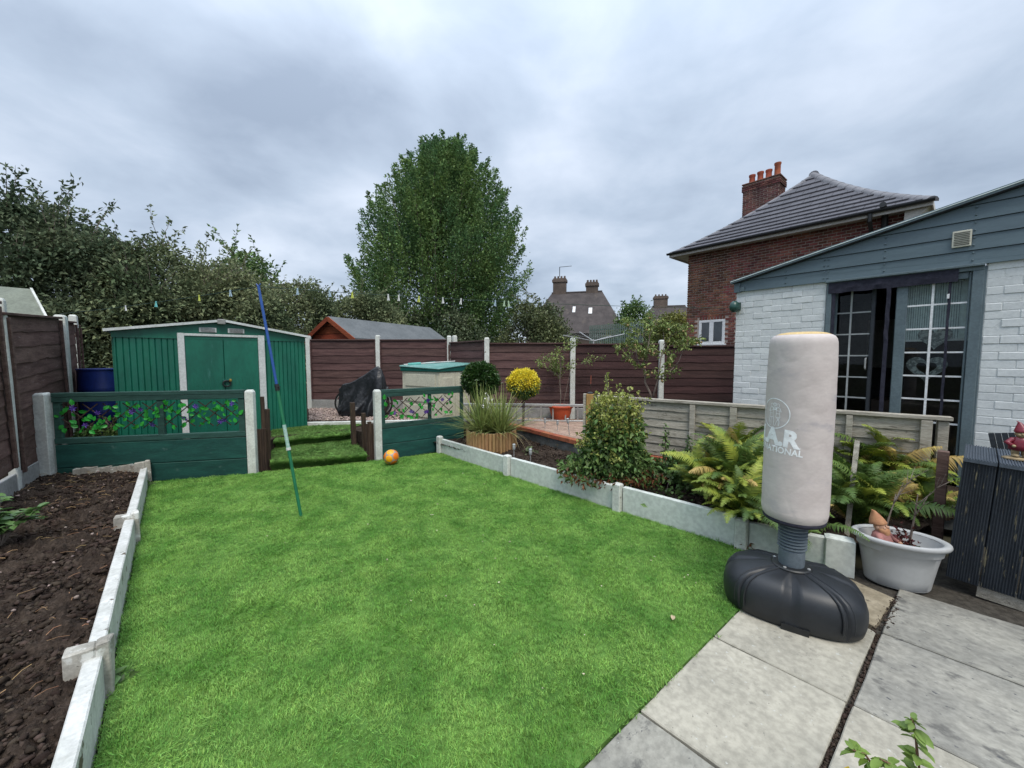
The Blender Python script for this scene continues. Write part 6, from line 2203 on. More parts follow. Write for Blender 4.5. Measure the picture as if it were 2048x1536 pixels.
# a dark slate panel standing behind, by the wall
o = thing('slate_screen', 'dark ribbed panel standing behind the box against the white wall', 'panel', D(1990, 900, 3.2))
pp0, pp1 = D(1990, 893, 3.22), D(2120, 893, 2.95)
rib = MB()
for i in range(9):
    a, b = pp0.lerp(pp1, i / 9), pp0.lerp(pp1, (i + .82) / 9)
    rib.beam(a + V((0, 0, -.1)), b + V((0, 0, -.1)), 0.03, 0.42)
rib.build('panel', M['slate'], o)
gz = fh + 0.028
ax_ = V((0, 0, 1)).cross(-dbv)
box.matrix_world = Matrix.Translation(X0_) @ Matrix.Rotation(R(2.6), 4, ax_)
gpos = V((X0_.x, X0_.y, gz - 0.01)) - dbv * 0.275 + dbn * 0.24
g2 = thing('garden_gnome', 'crimson gnome with a curled pointed hat standing on the charcoal box', 'garden gnome', gpos)
gnome(g2, gpos + V((0, 0, 0.012)), R(-38), 0.46, M['gnome_red'], M['gnome_red'], M['gnome_boot'], M['gnome_boot'], None, True, ((.06, -.02, -.05, .02, -.07, -.08), (.06, -.02, -.01, .1, -.05, -.005)))
MB().lathe([(0.07, 0), (0.07, 0.008), (0.055, 0.014)], 20, gpos, sx=1.1, sy=0.8, rz=R(-30)).build('stand', M['gnome_boot'], g2)
# little things by the planter
stk = P(1858, 1092, 0.02)
stake = thing('wooden_stake', 'pale square wooden stake leaning before the low fence', 'stake', (2.62, 2.98, 0))
MB().beam((2.60, 2.95, 0.02), (2.86, 3.19, 0.86), 0.032, 0.024).build('shaft', M['grey_wood'], stake)
pp_ = P(1893, 1180)
post2 = link('box_post', MB().b2((-0.03, -0.03, 0), (0.03, 0.03, 0.86)).mesh('box_post', M['fence_left'], bevel=0.004))
pq = a0_ + dbn * 0.35 + dbv * 0.06
post2.location = (pq.x, pq.y, 0)
post2.rotation_euler = (0, 0, rzf)
tag(post2, 'grey timber post close behind the charcoal box', 'post')

# ================================================================== clothes line, prop and pegs
L0, LT, L1_ = V((LF[1].x, LF[1].y, 2.17)), D(517, 573, 3.78), V((C0.x - 0.02, C0.y - 0.03, 2.2))
wl3 = MB()
def sag(a, b, s, n=14):
    return [a.lerp(b, i / n) - V((0, 0, 4 * s * (i / n) * (1 - i / n))) for i in range(n + 1)]


seg1, seg2 = sag(L0, LT, 0.02), sag(LT, L1_, 0.045)
wl3.tube(seg1 + seg2[1:], 0.003, 5)
tag(wl3.build('washing_line', M['line'], None), 'thin dark washing line strung across the garden on a prop', 'washing line')
pf = P(602, 1033)
prop = thing('line_prop', 'leaning washing line prop, blue above and green below', 'clothes prop', pf)
mid_ = pf.lerp(LT, 0.565)
j2 = pf.lerp(LT, 0.36)
MB().tube([mid_ - (LT - pf) * .01, LT + (LT - pf) * 0.003], 0.0125, 10).build('blue_tube', M['pole_blue'], prop, smooth=True)
MB().tube([pf + V((0, 0, .004)), mid_], 0.0145, 10).build('green_tube', M['pole_green'], prop, smooth=True)
MB().tube([mid_ - (LT - pf) * .012, mid_ + (LT - pf) * .016], 0.02, 10).build('clamp', M['black'], prop, smooth=True)
kn_ = (LT - pf).normalized()
MB().tube([mid_, mid_ + V((0.035, -0.02, 0.01))], 0.008, 6).build('thumbscrew', M['black'], prop)
MB().tube([j2 - kn_ * 0.13, j2 + kn_ * 0.1], 0.0165, 10).build('tape_wrap', mat('pale_worn_tape', (0.4, 0.52, 0.48), (0.2, 0.38, 0.3), scale=30, bump=0.3), prop, smooth=True)
MB().tube([j2 - kn_ * 0.15, j2 - kn_ * 0.125], 0.021, 10).build('tape_end', M['shed_white'], prop)
for s in (-1, 1):
    MB().tube([LT, LT + V((s * 0.02, 0, 0.025))], 0.006, 6).build('fork', M['pole_blue'], prop)
peg_cols = {'white': (0.72, 0.72, 0.72), 'turquoise': (0.2, 0.62, 0.62), 'yellow': (0.6, 0.66, 0.12), 'pale blue': (0.42, 0.55, 0.66), 'pale green': (0.5, 0.66, 0.46)}
pegm = {k: mat('peg_' + k.replace(' ', '_'), v, tuple(x * .9 for x in v), rough=0.5, bump=0) for k, v in peg_cols.items()}
peg_meshes = {}
for k in peg_cols:
    hf = MB()
    for s in (1,):
        hf.add([(0.001, -.005, 0.014), (0.007, -.005, 0.014), (0.0075, -.005, -0.02), (0.016, -.005, -0.062), (0.004, -.005, -0.062), (0.001, -.005, -0.02),
                (0.001, .005, 0.014), (0.007, .005, 0.014), (0.0075, .005, -0.02), (0.016, .005, -0.062), (0.004, .005, -0.062), (0.001, .005, -0.02)],
               [(0, 1, 2, 5), (5, 2, 3, 4), (11, 8, 7, 6), (10, 9, 8, 11), (0, 6, 7, 1), (1, 7, 8, 2), (2, 8, 9, 3), (3, 9, 10, 4), (4, 10, 11, 5), (5, 11, 6, 0)])
    peg_meshes[k] = hf.mesh('peg_half', pegm[k])
allseg = seg1 + seg2[1:]


def on_line(px):
    k = (px - 1024) / F
    for a, b in zip(allseg, allseg[1:]):
        fa, fb = a.x - k * (a.y * math.cos(PITCH)), b.x - k * (b.y * math.cos(PITCH))
        if fa * fb <= 0:
            return a.lerp(b, fa / (fa - fb))
    return allseg[-1]


pegs = [(258, 'white', 'white peg nearest the left fence on the washing line'), (319, 'turquoise', 'turquoise peg on the line above the green shed'), (405, 'yellow', 'yellow peg on the line above the shed ridge'),
        (467, 'pale blue', 'pale blue peg on the line just before the prop'), (600, 'pale blue', 'pale peg on the line just after the prop'), (663, 'pale blue', 'pale blue peg on the line before the tall tree'),
        (708, 'yellow', 'yellow peg hanging at the edge of the tall tree'), (779, 'white', 'white peg, first of the close pair before the tall tree'), (800, 'white', 'white peg, second of the close pair before the tall tree'),
        (840, 'yellow', 'yellow peg hanging before the dark middle of the tall tree'), (887, 'white', 'lone white peg between the yellow peg and the tree\'s right half'), (923, 'white', 'white peg hanging before the right half of the tall tree'),
        (991, 'pale blue', 'pale blue peg near the right edge of the tall tree'), (1009, 'pale green', 'pale green peg, first of two clipped together'), (1017, 'pale green', 'pale green peg, second of two clipped together')]
for i, (px, colr, lab) in enumerate(pegs):
    p = on_line(px)
    t = thing('clothes_peg', lab, 'clothes peg', p, random.uniform(-0.5, 0.5), 'pegs on the washing line', local=True)
    t.rotation_euler.y = random.uniform(-.15, .15)
    t.scale = (0.85, 0.85, 0.85)
    link('peg_half', peg_meshes[colr], t)
    link('peg_half', peg_meshes[colr], t, Matrix.Diagonal((-1, 1, 1, 1)) if False else TR((0, 0, 0), rz=math.pi))

# ================================================================== the orange ball
bp = P(783, 930)
br = 0.106
ball = thing('football', 'orange football with silver patches lying on the lawn by the white post', 'ball', (bp.x, bp.y, 0.012))
bm = bmesh.new()
bmesh.ops.create_icosphere(bm, subdivisions=1, radius=br)
for v in bm.verts:
    pass
dirs = [v.co.normalized() for v in bm.verts]
bm.free()
bm = bmesh.new()
bmesh.ops.create_uvsphere(bm, u_segments=28, v_segments=18, radius=br)
me = bpy.data.meshes.new('shell')
bm.to_mesh(me)
bm.free()
me.polygons.foreach_set('use_smooth', [True] * len(me.polygons))
me.materials.append(M['ball_line'])
rot = Matrix.Rotation(0.5, 3, 'X') @ Matrix.Rotation(0.9, 3, 'Z')
link('shell', me, ball, TR((0, 0, br)))
yel = mat('yellow_ball_panel', (0.9, 0.42, 0.01), (0.8, 0.3, 0.008), scale=20, rough=0.4, spec=0.5, bump=0)
for i, d in enumerate(dirs):
    d = rot @ d
    a = d.orthogonal().normalized()
    b = d.cross(a)
    nn = 14
    vs = [V((0, 0, br)) + d * (br * 1.014)]
    for rr in (0.16, 0.32, 0.47, 0.55):
        for k in range(nn):
            t = 2 * math.pi * k / nn
            vs.append(V((0, 0, br)) + (d + (a * math.cos(t) + b * math.sin(t)) * rr).normalized() * br * (1.014 if rr < .5 else 1.003))
    fs = [(0, 1 + k, 1 + (k + 1) % nn) for k in range(nn)] + [(1 + j * nn + k, 1 + j * nn + nn + k, 1 + j * nn + nn + (k + 1) % nn, 1 + j * nn + (k + 1) % nn) for j in range(3) for k in range(nn)]
    link('panel', MB().add(vs, fs).mesh('panel', yel if i % 2 else M['ball'], smooth='all'), ball)

# ================================================================== barrel, covered bike, storage box, ladder
b0 = D(206, 738, 6.55)
bar = thing('barrel', 'blue plastic barrel between the left fence and the green shed', 'barrel', (b0.x, b0.y, ZT))
hb = b0.z - ZT
rb_ = 0.31
MB().lathe([(rb_ * .94, 0), (rb_, 0.03), (rb_, hb * .3), (rb_ * 1.03, hb * .33), (rb_, hb * .36), (rb_, hb * .66), (rb_ * 1.03, hb * .69), (rb_, hb * .72), (rb_ * .98, hb * .95), (rb_ * .99, hb), (rb_ * .93, hb), (rb_ * .92, hb - .03)], 32, (b0.x, b0.y, ZT)).build('drum', M['blue'], bar, smooth=True)
MB().lathe([(rb_ * .98, hb - .02), (rb_ * 1.02, hb - .012), (rb_ * 1.02, hb + .006), (rb_ * .95, hb + .01), (0.0, hb + .004)], 32, (b0.x, b0.y, ZT), cap0=False).build('lid', M['blue'], bar, smooth=True)
# rough soil mound & ferny weeds in the gap
bk_y = 8.3
bc = D(728, 826, bk_y)
cov = thing('covered_bicycle', 'bicycle under a draped black cover by the back fence', 'bicycle', (bc.x, bc.y, ZT))
ridge = [(-0.50, 0.60), (-0.44, 0.68), (-0.25, 0.72), (-0.05, 0.83), (0.1, 0.93), (0.24, 1.03), (0.33, 1.07), (0.40, 1.0), (0.47, 0.8), (0.5, 0.62)]
def rz_(x):
    for (x0, z0), (x1, z1) in zip(ridge, ridge[1:]):
        if x0 <= x <= x1:
            return z0 + (z1 - z0) * (x - x0) / (x1 - x0)
    return ridge[0][1] if x < 0 else ridge[-1][1]


cv = MB()
nx, nz = 70, 30
vs = []
for i in range(nx + 1):
    u = i / nx
    x = -0.52 + 1.06 * u
    h = rz_(x) + 0.02 * mnoise.noise(V((x * 7, 0, 2)))
    for j in range(2 * nz + 1):
        s = j / nz - 1                         # -1 front hem .. 0 ridge .. 1 back hem
        a = abs(s)
        hem = 0.035 + 0.07 * abs(mnoise.noise(V((x * 3, 7, s))))
        bulge = 0.05 + 0.17 * min(1, a * 1.15) + 0.09 * math.exp(-((x - 0.3) / 0.14) ** 2) * math.exp(-((a - .25) / .2) ** 2)
        fold = 0.06 * math.sin(x * 17 + a * 5 + 4 * mnoise.noise(V((x * 3, a * 2, 1)))) * a ** 0.7 + 0.03 * mnoise.noise(V((x * 11 + a * 7, a * 4, 5))) + 0.006 * mnoise.noise(V((x * 25 - a * 12, a * 9, 5)))
        y = math.copysign(1, s) * (bulge * math.sqrt(a) + fold * a) if s else 0
        z = h * (1 - a) + hem * a + 0.03 * mnoise.noise(V((x * 5, a * 5, 8 + s))) * a * (1 - a)
        shrink = 1 - 0.1 * a * (1 if abs(u - .5) > .4 else 0)
        vs.append((bc.x + x * shrink, bc.y + y, ZT + max(z, 0.02)))
m = 2 * nz + 1
fs = [(i * m + j, (i + 1) * m + j, (i + 1) * m + j + 1, i * m + j + 1) for i in range(nx) for j in range(m - 1)]
fs += [tuple(range(m)), tuple(reversed(range(nx * m, nx * m + m)))]
cv.add(vs, fs).build('cover', M['cover'], cov, smooth='all')
for x in (-0.33, 0.34):
    ring = [(bc.x + x + 0.27 * math.cos(t), bc.y - 0.02, ZT + 0.275 + 0.27 * math.sin(t)) for t in np.linspace(0, 2 * math.pi, 33)]
    MB().tube(ring, 0.02, 8, cap=False).build('tyre', M['rubber'], cov, smooth=True)
    ring = [(bc.x + x + 0.245 * math.cos(t), bc.y - 0.02, ZT + 0.275 + 0.245 * math.sin(t)) for t in np.linspace(0, 2 * math.pi, 33)]
    MB().tube(ring, 0.009, 6, cap=False).build('rim', M['metal'], cov, smooth=True)

# storage box
SB0, SB1, SB2 = XY(D(806, 800, 8.15)), XY(D(877, 800, 7.55)), XY(D(940, 800, 8.25))
zlid = D(806, 741, 8.15).z
sb = thing('storage_box', 'beige plastic storage box with a sloping green lid by the back fence', 'storage box', (SB0.x, SB0.y, ZT))
SB3 = SB0 + (SB2 - SB1)
zb2 = zlid - 0.01
MB().prism([(p.x, p.y) for p in (SB0, SB1, SB2, SB3)], ZT, zb2).build('body', M['beige'], sb)


def on_face(a, b, u0, u1, z0, z1, name, m_, out=0.012):
    d = (b - a)
    n = V((d.y, -d.x, 0)).normalized()
    p, q = a + d * u0, a + d * u1
    mb = MB()
    vs = []
    for e_ in (0.001, out):
        vs += [V((p.x, p.y, z0)) + n * e_, V((q.x, q.y, z0)) + n * e_, V((q.x, q.y, z1)) + n * e_, V((p.x, p.y, z1)) + n * e_]
    mb.add(vs, [(4, 5, 6, 7), (0, 4, 7, 3), (1, 2, 6, 5), (3, 7, 6, 2), (0, 1, 5, 4)])
    return mb.build(name, m_, sb, bevel=0.004)


hb2 = zb2 - ZT
for k in range(3):
    on_face(SB0, SB1, 0.09, 0.93, ZT + 0.05 + hb2 * 0.32 * k, ZT + hb2 * 0.32 * (k + 1) - 0.02, 'side_panel', M['beige'], 0.018)
for u0, u1 in ((0.02, 0.495), (0.505, 0.98)):
    on_face(SB1, SB2, u0, u1, ZT + 0.03, zb2 - 0.02, 'door', M['beige'], 0.016)
    for k in range(2):
        on_face(SB1, SB2, u0 + 0.09, u1 - 0.09, ZT + 0.1 + hb2 * .45 * k, ZT + hb2 * .45 * (k + 1) - 0.02, 'door_panel', M['beige'], 0.026)
cen = (SB0 + SB1 + SB2 + SB3) / 4
lidp = [cen + (p - cen) * 1.07 for p in (SB0, SB1, SB2, SB3)]
zt1 = [zlid + 0.075, zlid + 0.03, zlid + 0.12, zlid + 0.15]
MB().prism([(p.x, p.y) for p in lidp], zb2, [z + 0.0 for z in zt1]).build('lid_body', M['lid_dark'], sb, bevel=0.01)
lidq = [cen + (p - cen) * 1.1 for p in (SB0, SB1, SB2, SB3)]
MB().prism([(p.x, p.y) for p in lidq], [z + .001 for z in zt1], [z + 0.035 for z in zt1]).build('lid', M['lid'], sb, bevel=0.012)
bl3 = thing('broom', 'small broom with a turquoise head lying on the storage box lid', 'broom', lidq[0].lerp(lidq[3], .3))
za = zlid + 0.15
pA, pB = lidq[0].lerp(lidq[1], .12) + V((0, .03, zlid + 0.125)), lidq[3].lerp(lidq[2], .55) + V((0, 0, zlid + 0.19))
MB().tube([pA, pB], 0.012, 8).build('handle', M['metal'], bl3)
MB().beam(pA.lerp(pB, .08) , pA.lerp(pB, .32) , 0.1, 0.05).build('head', mat('turquoise_plastic', (0.16, 0.5, 0.45), rough=0.5, bump=0), bl3, bevel=0.01)
MB().lathe([(0.05, 0), (0.055, 0.015), (0.03, 0.03), (0.0, 0.032)], 12, lidq[2].lerp(lidq[3], .5).lerp(lidq[0], .3) + V((0, 0, zlid + 0.16))).build('end_knob', M['black'], bl3)

# ladder lying on its edge along the fence
la0, la1 = D(925, 823, 7.62), D(1168, 822, 7.42)
lad = thing('ladder', 'aluminium ladder lying on its side along the foot of the back fence', 'ladder', (la0.x, la0.y, ZT))
dl = XY(la1) - XY(la0)
for z in (ZT + 0.02, ZT + 0.33):
    MB().beam(XY(la0) + V((0, 0, z)), XY(la1) + V((0, 0, z)), 0.035, 0.05).build('rail', M['metal'], lad, bevel=0.004)
for i in range(10):
    q = XY(la0) + dl * (0.05 + i * 0.1)
    MB().tube([q + V((0, 0, ZT + 0.03)), q + V((0, 0, ZT + 0.33))], 0.016, 8).build('rung', M['metal'], lad, smooth=True)

# rotary airer behind the fence
ra = D(1187, 678, 10.2)
air = thing('rotary_airer', 'open rotary clothes airer showing over the back fence', 'clothes airer', (ra.x, ra.y, 0))
hub = V((ra.x, ra.y, D(1187, 682, 10.2).z))
MB().tube([(hub.x, hub.y, 0.0), hub + V((0, 0, .05))], 0.022, 8).build('pole', M['metal'], air)
tips = [D(1127, 671, 9.3), D(1159, 664, 11.2), D(1249, 668, 9.9), D(1222, 672, 11.4)]
for q in tips:
    MB().tube([hub, q], 0.013, 6).build('arm', M['metal'], air)
for f in (0.55, 0.7, 0.85, 1.0):
    qq = [hub.lerp(tips[k], f) for k in (0, 1, 3, 2, 0)]
    MB().tube(qq, 0.0014, 4).build('line', M['metal'], air)
fa2 = [D(1180, 672, 21), D(1285, 666, 19)]
pf2 = thing('picket_fence', 'pale green picket fence in the garden beyond', 'fence', (fa2[0].x, fa2[0].y, 0))
for i in range(26):
    q = fa2[0].lerp(fa2[1], i / 25)
    link('picket', MB().b2((-0.035, -0.01, 0), (0.035, 0.01, 1.0)).mesh('picket', mat('pale_green_picket', (0.13, 0.18, 0.16), rough=0.8, bump=0)) if i == 0 else pk, pf2, Matrix.Translation(V((q.x - fa2[0].x, q.y - fa2[0].y, q.z - 0.45))))
    if i == 0:
        pk = pf2.children[0].data
for dz in (-0.25, 0.3):
    MB().beam(fa2[0] + V((0, 0.03, dz)), fa2[1] + V((0, 0.03, dz)), 0.03, 0.06).build('rail', pk.materials[0], pf2)

# ================================================================== little garden lights
def solar_light(px, py, z, h, label, tilt=0.0, m1='lens', r=0.019):
    p = P(px, py, z)
    t = thing('garden_light', label, 'garden light', p, 0, 'small stake lights in the beds', local=True)
    t.rotation_euler = (0, tilt, 0)
    MB().tube([(0, 0, -0.03), (0, 0, h)], 0.006, 8).build('spike', M['metal'], t)
    MB().lathe([(r * .6, h), (r, h + 0.012), (r * 1.05, h + 0.06), (r * .9, h + 0.065)], 14).build('glass_shade', M[m1], t, smooth=True)
    MB().lathe([(r * 1.2, h + 0.066), (r * 1.2, h + 0.078), (r * .6, h + 0.086)], 14).build('cap', M['metal'], t, smooth=True)


solar_light(1028, 912, 0.2, 0.085, 'small glass garden light standing in the bare soil by the chipped kerb post')
solar_light(1061, 921, 0.19, 0.075, 'small garden light half hidden by a seedling near the kerb')
solar_light(996, 894, 0.2, 0.07, 'small clear garden light in front of the log ring')
solar_light(1090, 858, ZT + .01, 0.1, 'garden light at the left of the three along the brick coping')
solar_light(1115, 862, ZT + .01, 0.1, 'garden light in the middle of the three along the brick coping')
solar_light(1139, 872, ZT + .01, 0.2, 'taller leaning dark garden light on the brick coping by the tan post', tilt=-0.12)

# ================================================================== log ring
LC = V((-0.32, 6.0, 0))
LR = 0.365
lr = thing('log_ring', 'ring of upright half logs holding the spiky plant', 'planter', (LC.x, LC.y, 0))
n = 44
for k in range(n):
    a = 2 * math.pi * k / n
    w = 2 * math.pi * LR / n * 1.0
    poly = [(w * .5 * math.cos(t), -0.03 * math.sin(t)) for t in np.linspace(0, math.pi, 6)]
    h = 0.44 + random.uniform(-0.008, 0.008)
    me = MB().prism(poly, 0.1, h).mesh('half_log', M['log'])
    me.materials.append(M['log_top'])
    for p_ in me.polygons:
        if p_.normal.z > 0.9:
            p_.material_index = 1
    link('half_log', me, lr, TR((LR * math.sin(a), -LR * math.cos(a), 0), a))
MB().lathe([(LR - .01, 0.33), (0.2, 0.37), (0, 0.38)], 28, (LC.x, LC.y, 0), cap0=False, fn=lambda x, y, z, t: (x, y, z + 0.015 * mnoise.noise(V((x * 9, y * 9, 0))))).build('earth', M['soil'], lr, smooth='all')

# ================================================================== orange pot
OP = P(1121, 842, ZT)
op = thing('plant_pot', 'orange plastic pot holding a thin young tree', 'plant pot', OP)
k = 1.0
MB().lathe([(0.135, 0), (0.145, 0.01), (0.2, 0.16), (0.222, 0.26), (0.228, 0.263), (0.236, 0.3), (0.218, 0.3), (0.2, 0.2)], 36, OP, cap1=False).build('pot', M['pot_orange'], op, smooth=True)
MB().lathe([(0.236, 0.27), (0.246, 0.272), (0.248, 0.315), (0.225, 0.317), (0.215, 0.3)], 36, OP, cap0=False, cap1=False).build('rim', M['pot_orange'], op, smooth='all')
MB().lathe([(0.2185, 0.262), (0.1, 0.275), (0, 0.28)], 24, OP, cap0=False).build('earth', M['soil'], op)
# ================================================================== plants
def plant(name, label, cat, loc, group=None):
    return thing(name, label, cat, loc, 0, group)


def foliage(root, C, U, L, W, m_, name='foliage', fold=0.3, seed=0, droop=0.1, up=0.6, kind=None):
    rg = np.random.default_rng(seed + 77)
    co, tr = leaves(C, U, L, W, fold, rg, droop, up)
    o = link(name, fast_mesh(name, co - np.array(org(root)), tr, m_), root)
    return tag(o, kind=kind)


# ---- the tall tree: many upright plumes
def tall_tree():
    rg = np.random.default_rng(21)
    Y = 25.0
    base = D(880, 700, Y)
    t = plant('tall_tree', 'tall dense green tree with an egg shaped crown in the middle', 'tree', (base.x, base.y, 0))
    ztop = D(893, 296, Y).z
    hw = 185 / F * Y
    z0 = 1.8
    def env(z):
        u = (z - z0) / (ztop - z0)
        k = np.interp(u, [0, .15, .376, .465, .645, .80, .914, .97, 1.0], [0.72, .86, 0.95, .9, .75, .55, .22, .09, .02])
        return hw * k
    mb = MB()
    mb.tube([(base.x, base.y, 0), (base.x + .05, base.y, 2.2), (base.x, base.y, 4.5), (base.x, base.y, ztop * 0.8)], [0.42, 0.33, 0.27, 0.05], 10)
    Cs, Us, Ls = [], [], []
    npl = 430
    for i in range(npl):
        u = rg.uniform(0.02, 0.985) ** 0.85
        zt_ = z0 + (ztop - z0) * u
        a = rg.uniform(0, 2 * math.pi)
        r = env(zt_) * (rg.uniform(0.86, 1.03) if rg.uniform() < 0.86 else rg.uniform(0.3, 0.8))
        hgt = rg.uniform(1.4, 3.0)
        axx = 0.55 * u
        tip = np.array([base.x + axx + r * math.cos(a), base.y + r * math.sin(a), min(zt_ + hgt * 0.5, ztop + .15)])
        inner = np.array([base.x + r * 0.55 * math.cos(a), base.y + r * 0.55 * math.sin(a), max(1.2, zt_ - hgt - r * 0.25)])
        n = int(310 + 140 * rg.uniform())
        s = rg.uniform(0, 1, n) ** 0.8
        axis = inner[None] * (1 - s[:, None]) + tip[None] * s[:, None]
        axis[:, 2] += 0.5 * np.sin(s * math.pi) * -0.4
        wid = 0.66 * (1 - s) ** 0.95 + 0.05
        c = axis + rg.normal(size=(n, 3)) * wid[:, None] * np.array([1, 1, .8])
        d = (tip - inner)
        d /= np.linalg.norm(d)
        Cs.append(c)
        Us.append(d[None] * 0.6 + rg.normal(size=(n, 3)) * 0.6 + np.array([math.cos(a), math.sin(a), .3]) * 0.5)
        Ls.append(rg.uniform(0.09, 0.2, n))
        if i % 4 == 0:
            q = np.array([base.x, base.y, max(1.5, inner[2] - 1.0)])
            mb.tube([q, (q + inner) / 2 + [0, 0, -.15], inner, tip * .8 + inner * .2], [0.09, 0.07, 0.045, 0.012], 5)
    C, U, L = np.concatenate(Cs), np.concatenate(Us), np.concatenate(Ls)
    foliage(t, C, U, L, L * 0.55, M['lf_tree'], 'crown', 0.35, 1, 0.15, kind='stuff')
    mb.build('trunk', M['bark'], t, smooth='all')


tall_tree()


def shrub(name, label, cat, px, Y, top, hwpx, n, size, m_, seed, depth=None, zbase=0.0, top_power=2.4, sprays=26, spray_len=(0.5, 1.2), group=None, lump=0.22, core=None, aspect=0.5, low=0.0):
    """An uneven bushy plant: leaves through a lumpy dome, stems, and loose sprays above it."""
    rg = np.random.default_rng(seed)
    c = D(px, 700, Y)
    ztop = D(px, top, Y).z
    hx = hwpx / F * Y
    hy = depth or hx * 0.6
    t = plant(name, label, cat, (c.x, c.y, zbase), group)
    H = ztop - zbase
    # lumps over the dome, so that light and dark clumps show
    nl = 46
    la, lu = rg.uniform(0, 2 * math.pi, nl), rg.uniform(0.12, 1.0, nl)
    lum = []
    for a, u in zip(la, lu):
        rr = (1 - u ** top_power) ** (1 / top_power) if u < 1 else 0.05
        lum.append((c.x + hx * rr * math.cos(a) * 0.86, c.y + hy * rr * math.sin(a) * 0.86, zbase + H * (low + (1 - low) * u) * 0.93))
    lum = np.array(lum)
    lr_ = rg.uniform(0.55, 1.25, nl) * lump * (hx + hy + H) / 3
    per = rg.multinomial(int(n * 0.72), lr_ ** 2 / (lr_ ** 2).sum())
    Cs, Us = [], []
    for q, r, k in zip(lum, lr_, per):
        d = unit(rg.normal(size=(k, 3)) + np.array([0, 0, .25]))
        rad = r * rg.uniform(0.25, 1.0, k) ** 0.45 * (1 + 0.25 * rg.normal(size=k))
        Cs.append(q + d * rad[:, None] * np.array([1, 1, .85]))
        Us.append(d + rg.normal(size=(k, 3)) * 0.7)
    k = n - int(n * 0.72)
    u = rg.uniform(low, 1.0, k)
    a = rg.uniform(0, 2 * math.pi, k)
    rr = (1 - u ** top_power) ** (1 / top_power) * rg.uniform(0.2, 1.0, k) ** 0.5
    Cs.append(np.stack([c.x + hx * rr * np.cos(a), c.y + hy * rr * np.sin(a), zbase + H * u * 0.95], 1))
    Us.append(rg.normal(size=(k, 3)) + [0, -.3, .3])
    st = MB()
    for i in range(9):
        a = rg.uniform(0, 6.28)
        q = lum[rg.integers(nl)]
        b = V((c.x + math.cos(a) * hx * .15, c.y + math.sin(a) * hy * .15, zbase))
        st.tube([b, b.lerp(V(q), .5) + V((0, 0, H * .08)), V(q)], [0.05 * H / 5 + .01, 0.035 * H / 5 + .006, 0.008], 5)
    # loose sprays
    for i in range(sprays):
        q = lum[np.argsort(-lum[:, 2])[rg.integers(max(6, nl // 2))]]
        q = V(q) + V((0, 0, 0.1))
        L = rg.uniform(*spray_len)
        d = V((rg.normal() * 0.45, rg.normal() * 0.3, 1.0)).normalized()
        path = [q]
        for j in range(7):
            d = (d + V((rg.normal() * .16, rg.normal() * .12, -0.07))).normalized()
            path.append(path[-1] + d * L / 7)
        st.tube(path, [0.012 - 0.0014 * j for j in range(8)], 4)
        kk = int(16 * L / 0.8) + 6
        s = rg.uniform(0.1, 7, kk)
        pp = np.array([path[int(x)].lerp(path[min(7, int(x) + 1)], x % 1) for x in s])
        Cs.append(pp + rg.normal(size=(kk, 3)) * 0.02)
        Us.append(rg.normal(size=(kk, 3)) + np.array(d) * .5)
    C, U = np.concatenate(Cs), np.concatenate(Us)
    L = size * rg.uniform(0.65, 1.35, len(C))
    foliage(t, C, U, L, L * aspect, m_, 'crown', 0.35, seed, 0.15, kind='stuff')
    st.build('stem', M['twig'], t)
    return t


HG = 'overgrown hedge plants behind the green shed'
shrub('hedge_shrub', 'dark twiggy hedge bush rising highest at the far left', 'hedge', 20, 9.2, 388, 190, 30000, 0.108, M['lf_hedge_dk'], 31, 1.6, sprays=75, spray_len=(.5, 1.6), group=HG, lump=0.2)
shrub('hedge_shrub', 'dark hedge bush directly above the two white posts of the left fence', 'hedge', 185, 9.9, 455, 150, 27000, 0.108, M['lf_hedge_dk'], 32, 1.5, sprays=60, spray_len=(.5, 1.5), group=HG, lump=0.2)
shrub('hedge_shrub', 'dull brownish hedge bush above the left half of the green shed', 'hedge', 330, 10.4, 488, 150, 30000, 0.108, M['lf_hedge'], 33, 1.5, sprays=80, spray_len=(.5, 1.5), group=HG, lump=0.2)
shrub('hedge_shrub', 'dull grey green hedge bush above the green shed ridge', 'hedge', 470, 11.2, 545, 130, 25000, 0.112, M['lf_hedge'], 34, 1.5, sprays=60, spray_len=(.4, 1.2), group=HG, lump=0.2)
shrub('hedge_shrub', 'grey green hedge bush left of the red shed roof', 'hedge', 590, 14.6, 558, 100, 24000, 0.11, M['lf_hedge'], 35, 1.5, sprays=50, spray_len=(.4, 1.3), group=HG, lump=0.2)
shrub('hedge_shrub', 'pale grey hedge bush behind the red shed at the foot of the tall tree', 'hedge', 725, 18.0, 588, 118, 22000, 0.14, M['lf_hedge'], 36, 2.0, sprays=50, spray_len=(.4, 1.3), group=HG, lump=0.2)
shrub('young_tree', 'fresh green loose tree standing up behind the hedge', 'tree', 500, 14.5, 492, 82, 9000, 0.14, M['lf_lime'], 37, 1.2, sprays=26, spray_len=(0.6, 1.2), lump=0.2)
shrub('dark_bush', 'dark bush filling the space under the tall tree behind the fence', 'bush', 880, 21.5, 612, 130, 14000, 0.17, M['lf_hedge_dk'], 38, 2.0, sprays=10)
shrub('olive_bush', 'olive green bush right of the tall tree before the far house', 'bush', 1078, 21.0, 612, 92, 15000, 0.15, M['lf_olive'], 39, 2.0, sprays=40, spray_len=(0.6, 1.7))
shrub('feathery_tree', 'blue green feathery tree right of the far house', 'tree', 1272, 27.0, 606, 52, 8000, 0.17, M['lf_lime'], 40, 1.5, sprays=26)
shrub('yellow_bush', 'yellow green bush against the corner of the red brick house', 'bush', 1345, 24.0, 622, 48, 7000, 0.15, M['lf_yellowgreen'], 41, 1.3, sprays=12, spray_len=(.3, .6))
